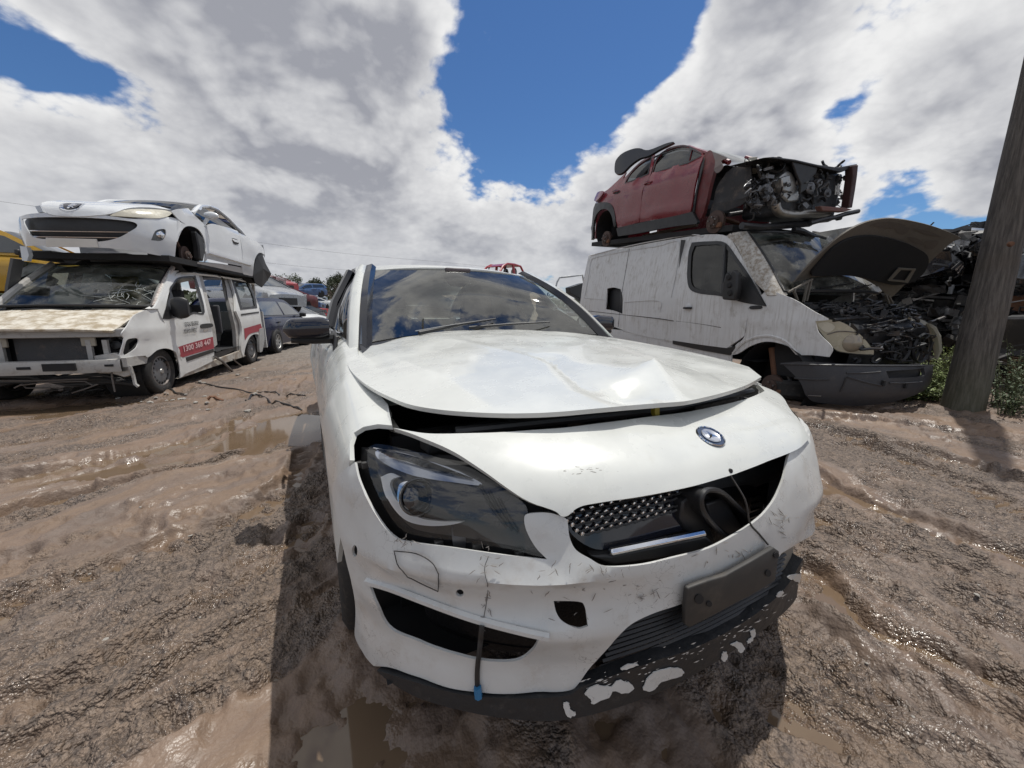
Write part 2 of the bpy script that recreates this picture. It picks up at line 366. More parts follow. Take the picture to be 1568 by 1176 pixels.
# ------------------------------------------------------------------ materials
MATS = {}
def mat(name, col=(.8, .8, .8), rough=.5, metal=0.0, spec=.5, coat=0.0, dirt=0.0, dirtcol=(.16, .12, .09), dscale=3.0, bump=0.0, bscale=40.0, streak=0.0, var=0.0, scratch=0.0):
    if name in MATS: return MATS[name]
    m = bpy.data.materials.new(name); m.use_nodes = True; nt = m.node_tree
    b = nt.nodes['Principled BSDF']; b.inputs['Roughness'].default_value = rough; b.inputs['Metallic'].default_value = metal
    b.inputs['Specular IOR Level'].default_value = spec; b.inputs['Coat Weight'].default_value = coat; b.inputs['Coat Roughness'].default_value = .05
    tcn = N(nt, 'ShaderNodeTexCoord'); obj = tcn.outputs['Object']
    nz = N(nt, 'ShaderNodeTexNoise'); nt.links.new(obj, nz.inputs['Vector']); nz.inputs['Scale'].default_value = dscale; nz.inputs['Detail'].default_value = 8; nz.inputs['Roughness'].default_value = .65
    c = None
    v = max(var, .06)
    hsv = N(nt, 'ShaderNodeMapRange'); nt.links.new(nz.outputs[0], hsv.inputs[0]); hsv.inputs[1].default_value = .3; hsv.inputs[2].default_value = .7
    c = mixc(nt, hsv.outputs[0], tuple(q*(1-v) for q in col), tuple(min(1, q*(1+v)) for q in col))
    if dirt:
        n2 = N(nt, 'ShaderNodeTexNoise'); nt.links.new(obj, n2.inputs['Vector']); n2.inputs['Scale'].default_value = dscale*2.3; n2.inputs['Detail'].default_value = 10; n2.inputs['Roughness'].default_value = .7
        f = smooth(nt, n2.outputs[0], .62-.3*dirt, .85-.3*dirt)
        f = mth(nt, 'MULTIPLY', f, min(1, .35+dirt*.6))
        c = mixc(nt, f, c, dirtcol)
    if streak:
        mp = N(nt, 'ShaderNodeMapping'); nt.links.new(obj, mp.inputs[0]); mp.inputs['Scale'].default_value = (9, 9, .55)
        n3 = N(nt, 'ShaderNodeTexNoise'); nt.links.new(mp.outputs[0], n3.inputs['Vector']); n3.inputs['Scale'].default_value = 3; n3.inputs['Detail'].default_value = 9; n3.inputs['Roughness'].default_value = .7
        c = mixc(nt, mth(nt, 'MULTIPLY', mth(nt, 'MULTIPLY', smooth(nt, n3.outputs[0], .42, .72), smooth(nt, nz.outputs[0], .32, .62)), streak*1.35), c, dirtcol)
    if scratch:
        mp = N(nt, 'ShaderNodeMapping'); nt.links.new(obj, mp.inputs[0]); mp.inputs['Scale'].default_value = (1, 1, 1)
        wv_ = N(nt, 'ShaderNodeTexVoronoi'); wv_.feature = 'DISTANCE_TO_EDGE'; wv_.inputs['Scale'].default_value = 22
        dn = N(nt, 'ShaderNodeTexNoise'); nt.links.new(obj, dn.inputs['Vector']); dn.inputs['Scale'].default_value = 9; dn.inputs['Detail'].default_value = 6
        nt.links.new(vmath(nt, 'ADD', mp.outputs[0], vmath(nt, 'SCALE', dn.outputs['Color'], .25)), wv_.inputs['Vector'])
        n4 = N(nt, 'ShaderNodeTexNoise'); nt.links.new(obj, n4.inputs['Vector']); n4.inputs['Scale'].default_value = 5.5; n4.inputs['Detail'].default_value = 5
        f = mth(nt, 'MULTIPLY', smooth(nt, wv_.outputs['Distance'], .012, .002), smooth(nt, n4.outputs[0], .50, .66))
        c = mixc(nt, mth(nt, 'MULTIPLY', f, scratch), c, (.12, .11, .10))
    nt.links.new(c, b.inputs['Base Color'])
    rr = N(nt, 'ShaderNodeMapRange'); nt.links.new(nz.outputs[0], rr.inputs[0]); rr.inputs[1].default_value = .3; rr.inputs[2].default_value = .7
    rr.inputs[3].default_value = max(0, rough-.08-.15*dirt); rr.inputs[4].default_value = min(1, rough+.08+.25*dirt); nt.links.new(rr.outputs[0], b.inputs['Roughness'])
    if bump:
        nb = N(nt, 'ShaderNodeTexNoise'); nt.links.new(obj, nb.inputs['Vector']); nb.inputs['Scale'].default_value = bscale; nb.inputs['Detail'].default_value = 6
        bp = N(nt, 'ShaderNodeBump'); bp.inputs['Strength'].default_value = bump; bp.inputs['Distance'].default_value = .01; nt.links.new(nb.outputs[0], bp.inputs['Height']); nt.links.new(bp.outputs[0], b.inputs['Normal'])
    MATS[name] = m
    return m
def glass(name, tint=(.55, .62, .6), rough=.02, dirt=.0, refl=1.0, ior=1.5):
    if name in MATS: return MATS[name]
    m = bpy.data.materials.new(name); m.use_nodes = True; nt = m.node_tree; nt.nodes.clear()
    out = N(nt, 'ShaderNodeOutputMaterial'); tr = N(nt, 'ShaderNodeBsdfTransparent'); tr.inputs[0].default_value = tuple(tint)+(1,)
    gl = N(nt, 'ShaderNodeBsdfGlossy'); gl.inputs['Roughness'].default_value = rough; gl.inputs[0].default_value = (refl, refl, refl, 1)
    fr_ = N(nt, 'ShaderNodeFresnel'); fr_.inputs[0].default_value = ior
    mx_ = N(nt, 'ShaderNodeMixShader'); nt.links.new(fr_.outputs[0], mx_.inputs[0]); nt.links.new(tr.outputs[0], mx_.inputs[1]); nt.links.new(gl.outputs[0], mx_.inputs[2])
    res = mx_.outputs[0]
    if dirt:
        df = N(nt, 'ShaderNodeBsdfDiffuse'); df.inputs[0].default_value = (.42, .41, .36, 1)
        tcn = N(nt, 'ShaderNodeTexCoord'); nz = N(nt, 'ShaderNodeTexNoise'); nt.links.new(tcn.outputs['Object'], nz.inputs['Vector']); nz.inputs['Scale'].default_value = 3.5; nz.inputs['Detail'].default_value = 9; nz.inputs['Roughness'].default_value = .65
        f = mth(nt, 'MULTIPLY', smooth(nt, nz.outputs[0], .35, .75), dirt)
        m2 = N(nt, 'ShaderNodeMixShader'); nt.links.new(f, m2.inputs[0]); nt.links.new(res, m2.inputs[1]); nt.links.new(df.outputs[0], m2.inputs[2]); res = m2.outputs[0]
    nt.links.new(res, out.inputs[0]); MATS[name] = m
    return m
M_white = mat('white_paint', (.60, .61, .58), .28, coat=.4, dirt=.12, dirtcol=(.44, .41, .35), dscale=5, var=.02)
M_bump = mat('scuffed_white_paint', (.57, .575, .56), .30, coat=.3, dirt=.36, dirtcol=(.42, .38, .33), dscale=5, scratch=.9, var=.03)
M_blk = mat('black_plastic', (.018, .018, .019), .45, dirt=.15, dirtcol=(.09, .075, .06), dscale=8)
M_gblk = mat('gloss_black', (.012, .013, .02), .08, coat=.5)
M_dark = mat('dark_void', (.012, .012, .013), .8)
M_grey = mat('grey_plastic', (.035, .033, .031), .6, dirt=.3, dirtcol=(.12, .10, .08))
M_rub = mat('tyre_rubber', (.022, .021, .02), .75, dirt=.35, dirtcol=(.12, .095, .075), dscale=10, bump=.25)
M_chr = mat('chrome', (.72, .73, .75), .12, metal=1)
M_alu = mat('bare_aluminium', (.42, .42, .41), .42, metal=.8, dirt=.35, dirtcol=(.12, .10, .08), bump=.2)
M_steel = mat('dull_steel', (.20, .19, .185), .5, metal=.7, dirt=.5, dirtcol=(.10, .065, .045))
M_rust = mat('rusty_steel', (.17, .085, .05), .8, metal=.2, dirt=.5, dirtcol=(.07, .04, .03), bump=.4)
M_glass = glass('tinted_glass', (.30, .36, .36))
M_dglass = glass('dark_glass', (.10, .12, .125))
# ------------------------------------------------------------------ ground: wet churned mud, one sheet to the horizon
def G(px, py, z=0.0): p = WORLD.at(px, py, z=z); return (p.x, p.y)
def graded(lo, hi, a, b, fine, grow, far):
    xs = list(np.arange(a, b, fine)); s = fine; x = xs[-1]
    while x < hi: s = min(s*grow, far); x += s; xs.append(x)
    s = fine; x = a; left = []
    while x > lo: s = min(s*grow, far); x -= s; left.append(x)
    return np.array(left[::-1]+xs)
gxs = graded(-900, 900, -3.4, 4.2, .0135, 1.035, 60); gys = graded(-60, 1500, -1.3, 2.2, .0135, 1.022, 80)
GX, GY = np.meshgrid(gxs, gys)
near = np.exp(-np.maximum(0, np.hypot(GX-CAM.x, GY-CAM.y)-6)/10)
H = fbm(GX*.35, GY*.35, 4, 1)*.045*np.minimum(1, near+.25)
H += fbm(GX*1.7+3, GY*1.7, 4, 5)*.022*near
warpx = fbm(GX*2.2, GY*2.2, 3, 31)*.10; warpy = fbm(GX*2.2+9, GY*2.2+4, 3, 37)*.10
def polyline_sd(poly):
    """distance, signed side and arc length to a polyline"""
    D = np.full(GX.shape, 1e9); S = np.zeros(GX.shape); A = np.zeros(GX.shape); acc = 0
    x = GX+warpx*.35; y = GY+warpy*.35
    for i in range(len(poly)-1):
        a = np.array(poly[i]); b = np.array(poly[i+1]); ab = b-a; l = np.hypot(*ab)
        t = np.clip(((x-a[0])*ab[0]+(y-a[1])*ab[1])/l**2, 0, 1)
        dx = x-a[0]-t*ab[0]; dy = y-a[1]-t*ab[1]; d = np.hypot(dx, dy); m = d < D
        D[m] = d[m]; S[m] = np.sign(ab[0]*dy-ab[1]*dx)[m]; A[m] = (acc+t*l)[m]; acc += l
    return D, S, A
TRACKS = [  # (photo px along the rut on the ground, half width, depth, lugs)
    ([(-60, 1120), (90, 1062), (240, 975), (330, 925), (440, 862), (470, 800)], .09, .030, 1),
    ([(-60, 960), (60, 905), (220, 850), (370, 800), (450, 735), (470, 690)], .11, .030, 1),
    ([(-60, 810), (70, 770), (240, 735), (390, 690), (455, 640)], .12, .034, 0),
    ([(-60, 745), (120, 712), (300, 672), (420, 615), (462, 580)], .13, .030, 1),
    ([(-60, 690), (100, 668), (260, 640), (390, 596), (460, 560)], .14, .028, 0),
    ([(-40, 1190), (130, 1120), (300, 1010), (430, 940)], .07, .026, 0),
    ([(60, 1200), (200, 1140), (360, 1060), (440, 1010)], .08, .022, 1),
    ([(-60, 870), (100, 838), (260, 806), (430, 760)], .08, .018, 1),
    ([(1235, 655), (1330, 672), (1440, 700), (1640, 762)], .13, .034, 1),
    ([(1300, 675), (1400, 715), (1480, 750), (1640, 812)], .14, .042, 1),
    ([(1235, 725), (1330, 775), (1450, 822), (1640, 880)], .13, .030, 0),
    ([(1240, 790), (1340, 830), (1450, 872), (1640, 950)], .09, .022, 1),
    ([(1238, 880), (1330, 958), (1450, 1020), (1640, 1110)], .10, .032, 0),
    ([(1235, 960), (1330, 1040), (1450, 1085), (1640, 1180)], .08, .024, 1),
    ([(1200, 1080), (1330, 1130), (1500, 1190)], .07, .022, 0),
    ([(1250, 640), (1400, 655), (1640, 690)], .12, .028, 1),
]
for pl, w, dep, lug in TRACKS:
    D, S, A = polyline_sd([G(*p) for p in pl])
    q = D/w
    amp = .65+.7*vnoise(A*1.3, S*0+3.1, int(w*999))
    edge = .85+.35*(vnoise(A*7+S*7, A*0+S, 13)-.5)+.25*(vnoise(A*22+S*3, A*0+S, 17)-.5)
    inside = 1/(1+np.exp((q-edge)/.05))
    H -= dep*1.15*inside*amp*near
    ridge = np.exp(-np.maximum(0, q-edge)/.30)*(1-inside)
    H += dep*1.05*ridge*(.25+1.2*vnoise(A*5+S*7, A*0+S, 11))*amp*near
    if lug:
        H += .014*np.exp(-(q/.8)**4)*np.sign(np.sin(A*2*np.pi/.085+S*q*1.8))*.5*near
        H += .006*np.exp(-(q/.8)**4)*np.sin(A*2*np.pi/.085+S*q*1.8)*near
# shallow basins that hold the puddles (photo px, radius x, y in metres, depth)
BASINS = [((405, 655), .50, .62, .075), ((352, 668), .35, .3, .06), ((455, 640), .32, .5, .06), ((150, 722), .75, .16, .045), ((255, 712), .45, .12, .04), ((330, 682), .5, .12, .035),
          ((20, 628), 1.2, .35, .06), ((150, 618), .8, .25, .05), ((1290, 752), .42, .09, .05), ((1350, 775), .3, .09, .045), ((1450, 960), .34, .10, .045), ((1540, 1000), .25, .10, .045), ((1290, 905), .18, .10, .04),
          ((1330, 1080), .15, .08, .035), ((620, 1110), .2, .12, .03), ((560, 1120), .14, .1, .03), ((400, 960), .2, .08, .02), ((360, 1000), .12, .1, .03), ((470, 660), .14, .4, .05), ((455, 735), .1, .3, .04), ((380, 780), .16, .12, .02), ((430, 600), .5, .22, .035)]
for (px, py), rx, ry, dep in BASINS:
    bx, by = G(px, py); q = ((GX+warpx-bx)/rx)**2+((GY+warpy-by)/ry)**2
    H -= dep*(.62 if px > 1200 or py > 900 else .85)*np.exp(-q**1.2)
WATER = -.034
# dragged, ridged mud running with the traffic on each side
def dragged(ang, sx, sy, sd):
    c, n = math.cos(ang), math.sin(ang); u = GX*c+GY*n+warpx*.6; v = -GX*n+GY*c+warpy*.6
    r = 1-np.abs(fbm(u*sx, v*sy, 4, sd, .55))*2.2
    return np.clip(r, 0, 1)**3
a1 = np.array(G(60, 905)); a2 = np.array(G(450, 735)); a3 = np.array(G(1240, 725)); a4 = np.array(G(1560, 860))
left_m = 1/(1+np.exp((GX+.6)/.25)); dl = dragged(math.atan2(*(a2-a1)[::-1]), 1.1, 6.0, 131); dr = dragged(math.atan2(*(a4-a3)[::-1]), 1.1, 6.5, 137)
H += (left_m*dl+(1-left_m)*dr)*.030*np.clip(fbm(GX*1.1, GY*1.1, 3, 139)*1.4+.5, .1, 1)*near
# crusted edges: sharp little steps where the surface has slumped
stp = fbm(GX*1.6+11, GY*1.6, 5, 151, .6); H += .022*(1/(1+np.exp(-(stp-.08)/.012)))*near; stp2 = fbm(GX*2.7-5, GY*2.7+3, 5, 157, .6); H -= .018*(1/(1+np.exp(-(stp2-.16)/.012)))*near
def streak(ang, su, sv, sd):
    c, n = math.cos(ang), math.sin(ang); u = GX*c+GY*n+warpx*1.2; v = -GX*n+GY*c+warpy*1.2
    return fbm(u*su, v*sv, 5, sd, .6)
aL = math.atan2(*(a2-a1)[::-1]); aR = math.atan2(*(a4-a3)[::-1])
STK = left_m*streak(aL, .55, 2.6, 171)+(1-left_m)*streak(aR, .6, 3.0, 173)
GRIT = np.clip((STK+.03)/.26, 0, 1); GRIT = GRIT*GRIT*(3-2*GRIT)
STK2 = left_m*streak(aL, .9, 7.0, 181)+(1-left_m)*streak(aR, .9, 8.0, 183)
GRITF = .25+1.2*GRIT
# fine churn: gravel and clods, fading with distance; calmer below the water line
fine = np.exp(-np.maximum(0, np.hypot(GX-CAM.x, GY-CAM.y)-2.5)/4)
patch = np.clip(fbm(GX*.9+7, GY*.9, 3, 61)*1.6+.55, .12, 1)
H += (fbm(GX*8, GY*8, 4, 71)*.016 + fbm(GX*23, GY*23, 2, 77, .7)*.018)*(patch*.5+.5*GRITF)*fine
clod = np.maximum(0, vnoise(GX*14+warpx*20, GY*14+warpy*20, 83)-.62)
H += clod*.06*np.clip(fbm(GX*.8-3, GY*.8+5, 3, 91)*3, 0, 1)*fine
H[np.hypot(GX, GY) > 40] *= .3
H = np.where(H < WATER, WATER-(WATER-H)*.6-.002, H)
gh, gw = GX.shape
gv = np.stack([GX, GY, H], -1).reshape(-1, 3)
gme = bpy.data.meshes.new('muddy_ground')
ii = np.arange(gh*gw).reshape(gh, gw)
gf = np.stack([ii[:-1, :-1], ii[:-1, 1:], ii[1:, 1:], ii[1:, :-1]], -1).reshape(-1, 4)
gme.vertices.add(len(gv)); gme.vertices.foreach_set('co', gv.ravel())
gme.loops.add(gf.size); gme.loops.foreach_set('vertex_index', gf.ravel().astype(np.int32))
gme.polygons.add(len(gf)); gme.polygons.foreach_set('loop_start', np.arange(0, gf.size, 4, dtype=np.int32)); gme.polygons.foreach_set('loop_total', np.full(len(gf), 4, np.int32))
gme.update(); gme.validate()
at_ = gme.attributes.new('grit', 'FLOAT', 'POINT'); at_.data.foreach_set('value', GRIT.ravel().astype(np.float32))
at_ = gme.attributes.new('drag', 'FLOAT', 'POINT'); at_.data.foreach_set('value', STK2.ravel().astype(np.float32))
def mud_material():
    m = bpy.data.materials.new('wet_mud'); m.use_nodes = True; nt = m.node_tree; b = nt.nodes['Principled BSDF']
    pos = N(nt, 'ShaderNodeNewGeometry').outputs['Position']
    def nz(s, det, r=.6):
        n = N(nt, 'ShaderNodeTexNoise'); nt.links.new(pos, n.inputs['Vector']); n.inputs['Scale'].default_value = s; n.inputs['Detail'].default_value = det; n.inputs['Roughness'].default_value = r; return n.outputs[0]
    def vor(sc_, rnd=1.0):
        n = N(nt, 'ShaderNodeTexVoronoi'); n.inputs['Scale'].default_value = sc_; n.inputs['Randomness'].default_value = rnd
        wq = N(nt, 'ShaderNodeTexNoise'); nt.links.new(pos, wq.inputs['Vector']); wq.inputs['Scale'].default_value = sc_*.6; wq.inputs['Detail'].default_value = 2
        nt.links.new(vmath(nt, 'ADD', pos, vmath(nt, 'SCALE', wq.outputs['Color'], .9/sc_)), n.inputs['Vector']); return n
    big = nz(.55, 3); mid = nz(2.6, 5, .65)
    v1 = vor(62); v2 = vor(135); v3 = vor(24)
    lump = nz(19, 3, .5); gr1 = v1.outputs['Distance']; gr2 = v2.outputs['Distance']
    ga = N(nt, 'ShaderNodeAttribute'); ga.attribute_name = 'grit'; da = N(nt, 'ShaderNodeAttribute'); da.attribute_name = 'drag'
    gritty = mth(nt, 'MULTIPLY', ga.outputs['Fac'], smooth(nt, nz(3.1, 3, .6), .25, .5))            # gravelly crust against smooth slurry
    c = mixc(nt, smooth(nt, big, .38, .62), (.188, .126, .088), (.136, .097, .074))
    c = mixc(nt, smooth(nt, mid, .42, .66), c, (.214, .150, .108))
    c = mixc(nt, mth(nt, 'MULTIPLY', smooth(nt, nz(5.2, 5, .7), .55, .72), .5), c, (.135, .104, .086))
    c = mixc(nt, mth(nt, 'MULTIPLY', smooth(nt, da.outputs['Fac'], .06, .24), .5), c, (.15, .115, .096)); c = mixc(nt, mth(nt, 'MULTIPLY', smooth(nt, da.outputs['Fac'], -.08, -.26), .55), c, (.196, .130, .084))
    s1 = N(nt, 'ShaderNodeSeparateColor'); nt.links.new(v1.outputs['Color'], s1.inputs[0]); s2 = N(nt, 'ShaderNodeSeparateColor'); nt.links.new(v2.outputs['Color'], s2.inputs[0])
    grain = mixc(nt, s1.outputs[0], (.068, .054, .045), (.30, .228, .174)); grain2 = mixc(nt, s2.outputs[1], (.072, .057, .048), (.26, .20, .155))
    c = mixc(nt, mth(nt, 'MULTIPLY', gritty, .55), c, grain); c = mixc(nt, mth(nt, 'MULTIPLY_ADD', gritty, .34, .06), c, grain2)
    # pits and hollows darkened: wet mud, plus crevice shade put into the colour
    c = mixc(nt, mth(nt, 'MULTIPLY', smooth(nt, gr1, .50, .80), mth(nt, 'MULTIPLY_ADD', gritty, .6, .04)), c, (.055, .043, .037))
    c = mixc(nt, mth(nt, 'MULTIPLY', smooth(nt, lump, .46, .30), mth(nt, 'MULTIPLY_ADD', gritty, .4, .18)), c, (.085, .064, .053))
    sp = N(nt, 'ShaderNodeSeparateXYZ'); nt.links.new(pos, sp.inputs[0])
    vd = vmath(nt, 'DISTANCE', pos, tuple(CAM), out=1)
    gravel = smooth(nt, sp.outputs[1], 5.0, 11.0)
    c = mixc(nt, mth(nt, 'MULTIPLY', gravel, .8), c, mixc(nt, smooth(nt, nz(14, 4, .7), .35, .65), (.13, .115, .10), (.25, .225, .195)))
    wet = smooth(nt, sp.outputs[2], WATER+.022, WATER+.002)
    c = mixc(nt, mth(nt, 'MULTIPLY', wet, .55), c, (.135, .088, .055))
    nt.links.new(c, b.inputs['Base Color'])
    wetn = smooth(nt, nz(2.6, 5, .65), .46, .62)
    rg = mth(nt, 'MULTIPLY_ADD', wetn, mth(nt, 'MULTIPLY_ADD', gritty, -.16, -.34), .66)
    rg = mth(nt, 'ADD', rg, mth(nt, 'MULTIPLY', gravel, .35))
    rg = mth(nt, 'SUBTRACT', rg, mth(nt, 'MULTIPLY', wet, .25), clamp=True)
    nt.links.new(mth(nt, 'MAXIMUM', rg, .13), b.inputs['Roughness'])
    b.inputs['Specular IOR Level'].default_value = .5
    hgt = mth(nt, 'ADD', mth(nt, 'MULTIPLY', lump, mth(nt, 'MULTIPLY_ADD', gritty, .40, .20)), mth(nt, 'ADD', mth(nt, 'MULTIPLY', mth(nt, 'SUBTRACT', 1.0, gr1), mth(nt, 'MULTIPLY_ADD', gritty, .30, .05)), mth(nt, 'MULTIPLY', mth(nt, 'SUBTRACT', 1.0, gr2), mth(nt, 'MULTIPLY_ADD', gritty, .17, .03))))
    hgt = mth(nt, 'ADD', hgt, mth(nt, 'MULTIPLY', mth(nt, 'SUBTRACT', 1.0, v3.outputs['Distance']), mth(nt, 'MULTIPLY_ADD', gritty, .14, .05)))
    bp = N(nt, 'ShaderNodeBump'); bp.inputs['Strength'].default_value = 1.0; bp.inputs['Distance'].default_value = .032
    nt.links.new(hgt, bp.inputs['Height']); nt.links.new(bp.outputs[0], b.inputs['Normal'])
    return m
gro = link_mesh('muddy_ground', gme, mud_material(), ang=180); tag(gro, kind='structure')
def ground_z(x, y):
    i = np.clip(np.searchsorted(gys, y), 0, gh-1); j = np.clip(np.searchsorted(gxs, x), 0, gw-1); return float(H[i, j])
# muddy water lying in the basins
wm = mat('puddle_water', (.145, .100, .064), .03, dscale=1.5, var=.12); 
MB().grid([[(x, y, WATER) for x in np.linspace(-9, 9, 10)] for y in np.linspace(-3, 14, 10)]).build('puddle_water', wm, smooth=False)
tag(bpy.data.objects['puddle_water'], kind='structure')
# ------------------------------------------------------------------ the white sedan in the foreground
CAR = thing('white_sedan', 'crashed white sedan in the foreground with a buckled bonnet and torn front bumper', 'car', WORLD)
def lerpk(x, xs, ys): return float(np.interp(x, xs, ys))
# front surface: u = across (about metres), v = metres along the centre profile, from under the lip up over the nose
FPROF = np.array([(-.84, .06), (-.895, .13), (-.905, .25), (-.93, .42), (-.935, .56), (-.905, .69), (-.86, .755), (-.76, .805), (-.60, .845), (-.42, .872)])
_fl = np.concatenate([[0], np.cumsum(np.hypot(*np.diff(FPROF, axis=0).T))])
FV = float(_fl[-1])
_fd = crv([tuple(p) for p in FPROF], closed=False, n=8); _fd = np.array(_fd)
_fdl = np.concatenate([[0], np.cumsum(np.hypot(*np.diff(_fd, axis=0).T))]); FV = float(_fdl[-1])
def vz(z): return float(np.interp(z, _fd[:, 1], _fdl))
def fsurf(u, v):
    Yc = np.interp(v, _fdl, _fd[:, 0]); Zc = np.interp(v, _fdl, _fd[:, 1])
    t = max(-1.06, min(1.06, u/1.25)); a = abs(t)*math.pi/2
    W = np.interp(Zc, [.06, .2, .5, .7, .8, .875], [.80, .86, .885, .88, .85, .80])*(1-.075*min(1, t/.4) if t > 0 else 1)
    co = max(0.0, math.cos(a)); s = min(1.0, math.sin(a)); X = math.copysign(W*s**.85, t) if t else 0.0
    Yb = -.36 if a <= math.pi/2 else -.36+(a-math.pi/2)*.6
    Y = Yb+(min(Yc, Yb-.01)-Yb)*co**1.15
    lt = min(1, max(0, (abs(t)-.12)/.2))
    zr = .575-.045*max(0, abs(t)-.3); lt *= min(1, max(0, ((.93 if t < 0 else .45)-abs(t))/.25)); dz = Zc-zr
    Y += lt*(-.029*(math.exp(-dz/.05) if dz > 0 else math.exp(dz/.016))+.014*math.exp(-((Zc-(zr-.07))/.04)**2)-.016*math.exp(-((Zc-.44)/.03)**2)+.016*math.exp(-((Zc-.34)/.05)**2)-.012*math.exp(-((Zc-.20)/.05)**2))
    Z = Zc-.030*max(0, Zc-.55)/.3*abs(t)**2
    return (X, Y, Z)
FS = Surf(fsurf, -1.30, 1.30, 0, FV, 140, 110)
def wr(u, v):  # crumples and old repairs in the bumper skin
    return .004*float(fbm(u*7, v*9, 3, 201))+.006*float(abs(fbm(u*3.3+5, v*4, 2, 207)))
def T(*p): return tuple(p)+(True,)
bump_px = [T(508, 742), (527, 722), T(545, 708), (551, 735), (563, 765), (582, 797), (605, 822), (628, 830), (690, 838), (760, 848), T(838, 857), (820, 838), (806, 812), (803, 792), (812, 786), (838, 785),
           (858, 790), (868, 797), (872, 822), (882, 842), (903, 855), (928, 867), (975, 865), (1030, 853), (1085, 838), (1130, 815), (1165, 790), (1188, 762), (1201, 730), (1207, 700), T(1214, 684)]
bump_lo = [T(1196, 846), (1178, 864), (1110, 900), (1040, 925), (1000, 938), (965, 955), (940, 978), (905, 1015), (885, 1045), (868, 1056), (820, 1060), (740, 1058), (690, 1050), (640, 1036), (600, 1022), T(574, 1018), (560, 1000), (546, 972), (546, 935), (540, 895), (530, 850), (519, 800)]
fog = [T(566, 894), (600, 905), (650, 925), (720, 950), (780, 966), T(828, 973), (815, 995), (790, 1010), (745, 1009), (690, 998), (630, 978), (596, 958), (578, 925)]
tow = [T(848, 921), (885, 921), (895, 928), T(900, 958), (885, 962), (862, 952), (852, 938)]
def ell(cx, cy, rx, ry, n=12, rot=0): return [(cx+rx*math.cos(a)*math.cos(rot)-ry*math.sin(a)*math.sin(rot), cy+rx*math.cos(a)*math.sin(rot)+ry*math.sin(a)*math.cos(rot)) for a in [2*math.pi*k/n for k in range(n)]]
o1 = FS.uvs(crv(bump_px, closed=False)); o2 = FS.uvs(crv(bump_lo, closed=False))
far = [(1.12, vz(.735)), (1.22, vz(.70)), (1.25, vz(.55)), (1.25, vz(.34)), (1.10, vz(.30)), (.98, vz(.31))]
holes = [FS.uvs(crv(fog)), FS.uvs(crv(tow)), FS.uvs(ell(545, 843, 4, 9)), FS.uvs(ell(705, 905, 6, 6))]
bumper = FS.panel('bumper_cover', o1+far+o2, holes, .017, M_bump, CAR, px=False, disp=wr, solid=.006, ang=50)
bumper['label'] = 'cracked white bumper cover with torn openings'
# feature lines moulded into the bumper: flap for the tow eye, sill under the fog intake
fl = FS.uvs(crv([T(607, 842), (640, 846), (664, 860), T(674, 878), T(673, 901), (640, 885), (615, 868)], n=4))
MB().tube([Vector(fsurf(*p))+FS.nrm(*p)*.0075 for p in fl], .0012, 5, closed=True).build('tow_flap_seam', M_grey, CAR)
def strip(name, pix, r, m, off=0.0, surf=None, parent=None, closed=False, n=6):
    su = surf or FS
    P = []
    for q in su.uvs(crv(pix, closed=closed, n=n)):
        p = Vector(su.f(*q)); P.append(p+(su.fr.o-p).normalized()*off)
    return MB().tube(P, r, 6, closed=closed).build(name, m, parent or CAR)
strip('fog_intake_lip', [(562, 890), (600, 901), (650, 920), (720, 945), (790, 964), (840, 975)], .009, M_bump, .004)
strip('crack', [(748, 852), (742, 872), (747, 905), (741, 945)], .0007, M_grey, .008)
strip('strap', [(738, 958), (735, 990), (731, 1025), (731, 1052)], .006, M_blk, .012)
strip('blue_tag', [(731, 1052), (733, 1068)], .009, mat('blue_plastic', (.03, .16, .33), .4), .02)
# nose panel over the grille
nose_px = [T(604, 660), (650, 668), (700, 669), (760, 668), (820, 664), (870, 660), (914, 654), (984, 645), (1045, 637), (1099, 626), (1134, 617), (1152, 611), T(1169, 602), T(1158, 592), (1191, 607), (1209, 632), T(1235, 672),
           (1215, 690), (1170, 708), T(1120, 727), (1060, 744), (980, 760), (920, 769), (885, 776), (868, 788), (858, 789), (846, 781), (800, 764), (740, 724), (690, 693), (640, 672)]
def nd(u, v): return .003*float(fbm(u*4, v*5, 3, 221))
nose = FS.panel('nose_panel', crv(nose_px), (), .024, M_white, CAR, off=.010, disp=nd, solid=.014, ang=40); nose['label'] = 'white panel above the grille carrying a round badge'
# scuffs on the nose and bumper, short dark scratches
scr = MB()
def scratch(x0, y0, x1, y1, r=.0016, off=.0125):
    P = [Vector(fsurf(*q)) for q in FS.uvs([(x0+(x1-x0)*k/3+random.uniform(-1, 1), y0+(y1-y0)*k/3) for k in range(4)])]
    P = [p+(CAM-p).normalized()*off for p in P]
    scr.tube(P, [r*.4, r, r*.9, r*.3], 4)
for s in [(1178, 655, 1185, 664), (1198, 650, 1204, 657), (1170, 680, 1174, 690), (1110, 690, 1118, 712), (1100, 695, 1106, 706), (990, 708, 1000, 714), (1040, 700, 1043, 712), (1150, 645, 1154, 650), (984, 710, 990, 713), (1060, 640, 1066, 643), (1083, 640, 1086, 648), (1195, 660, 1199, 668)]: scratch(*s)
for k in range(46):
    x = random.gauss(905, 22); y = random.gauss(712, 9); a = random.uniform(-.6, .6); l = random.uniform(3, 11); scratch(x, y, x+l*math.cos(a), y-l*math.sin(a)*.6, .0008)
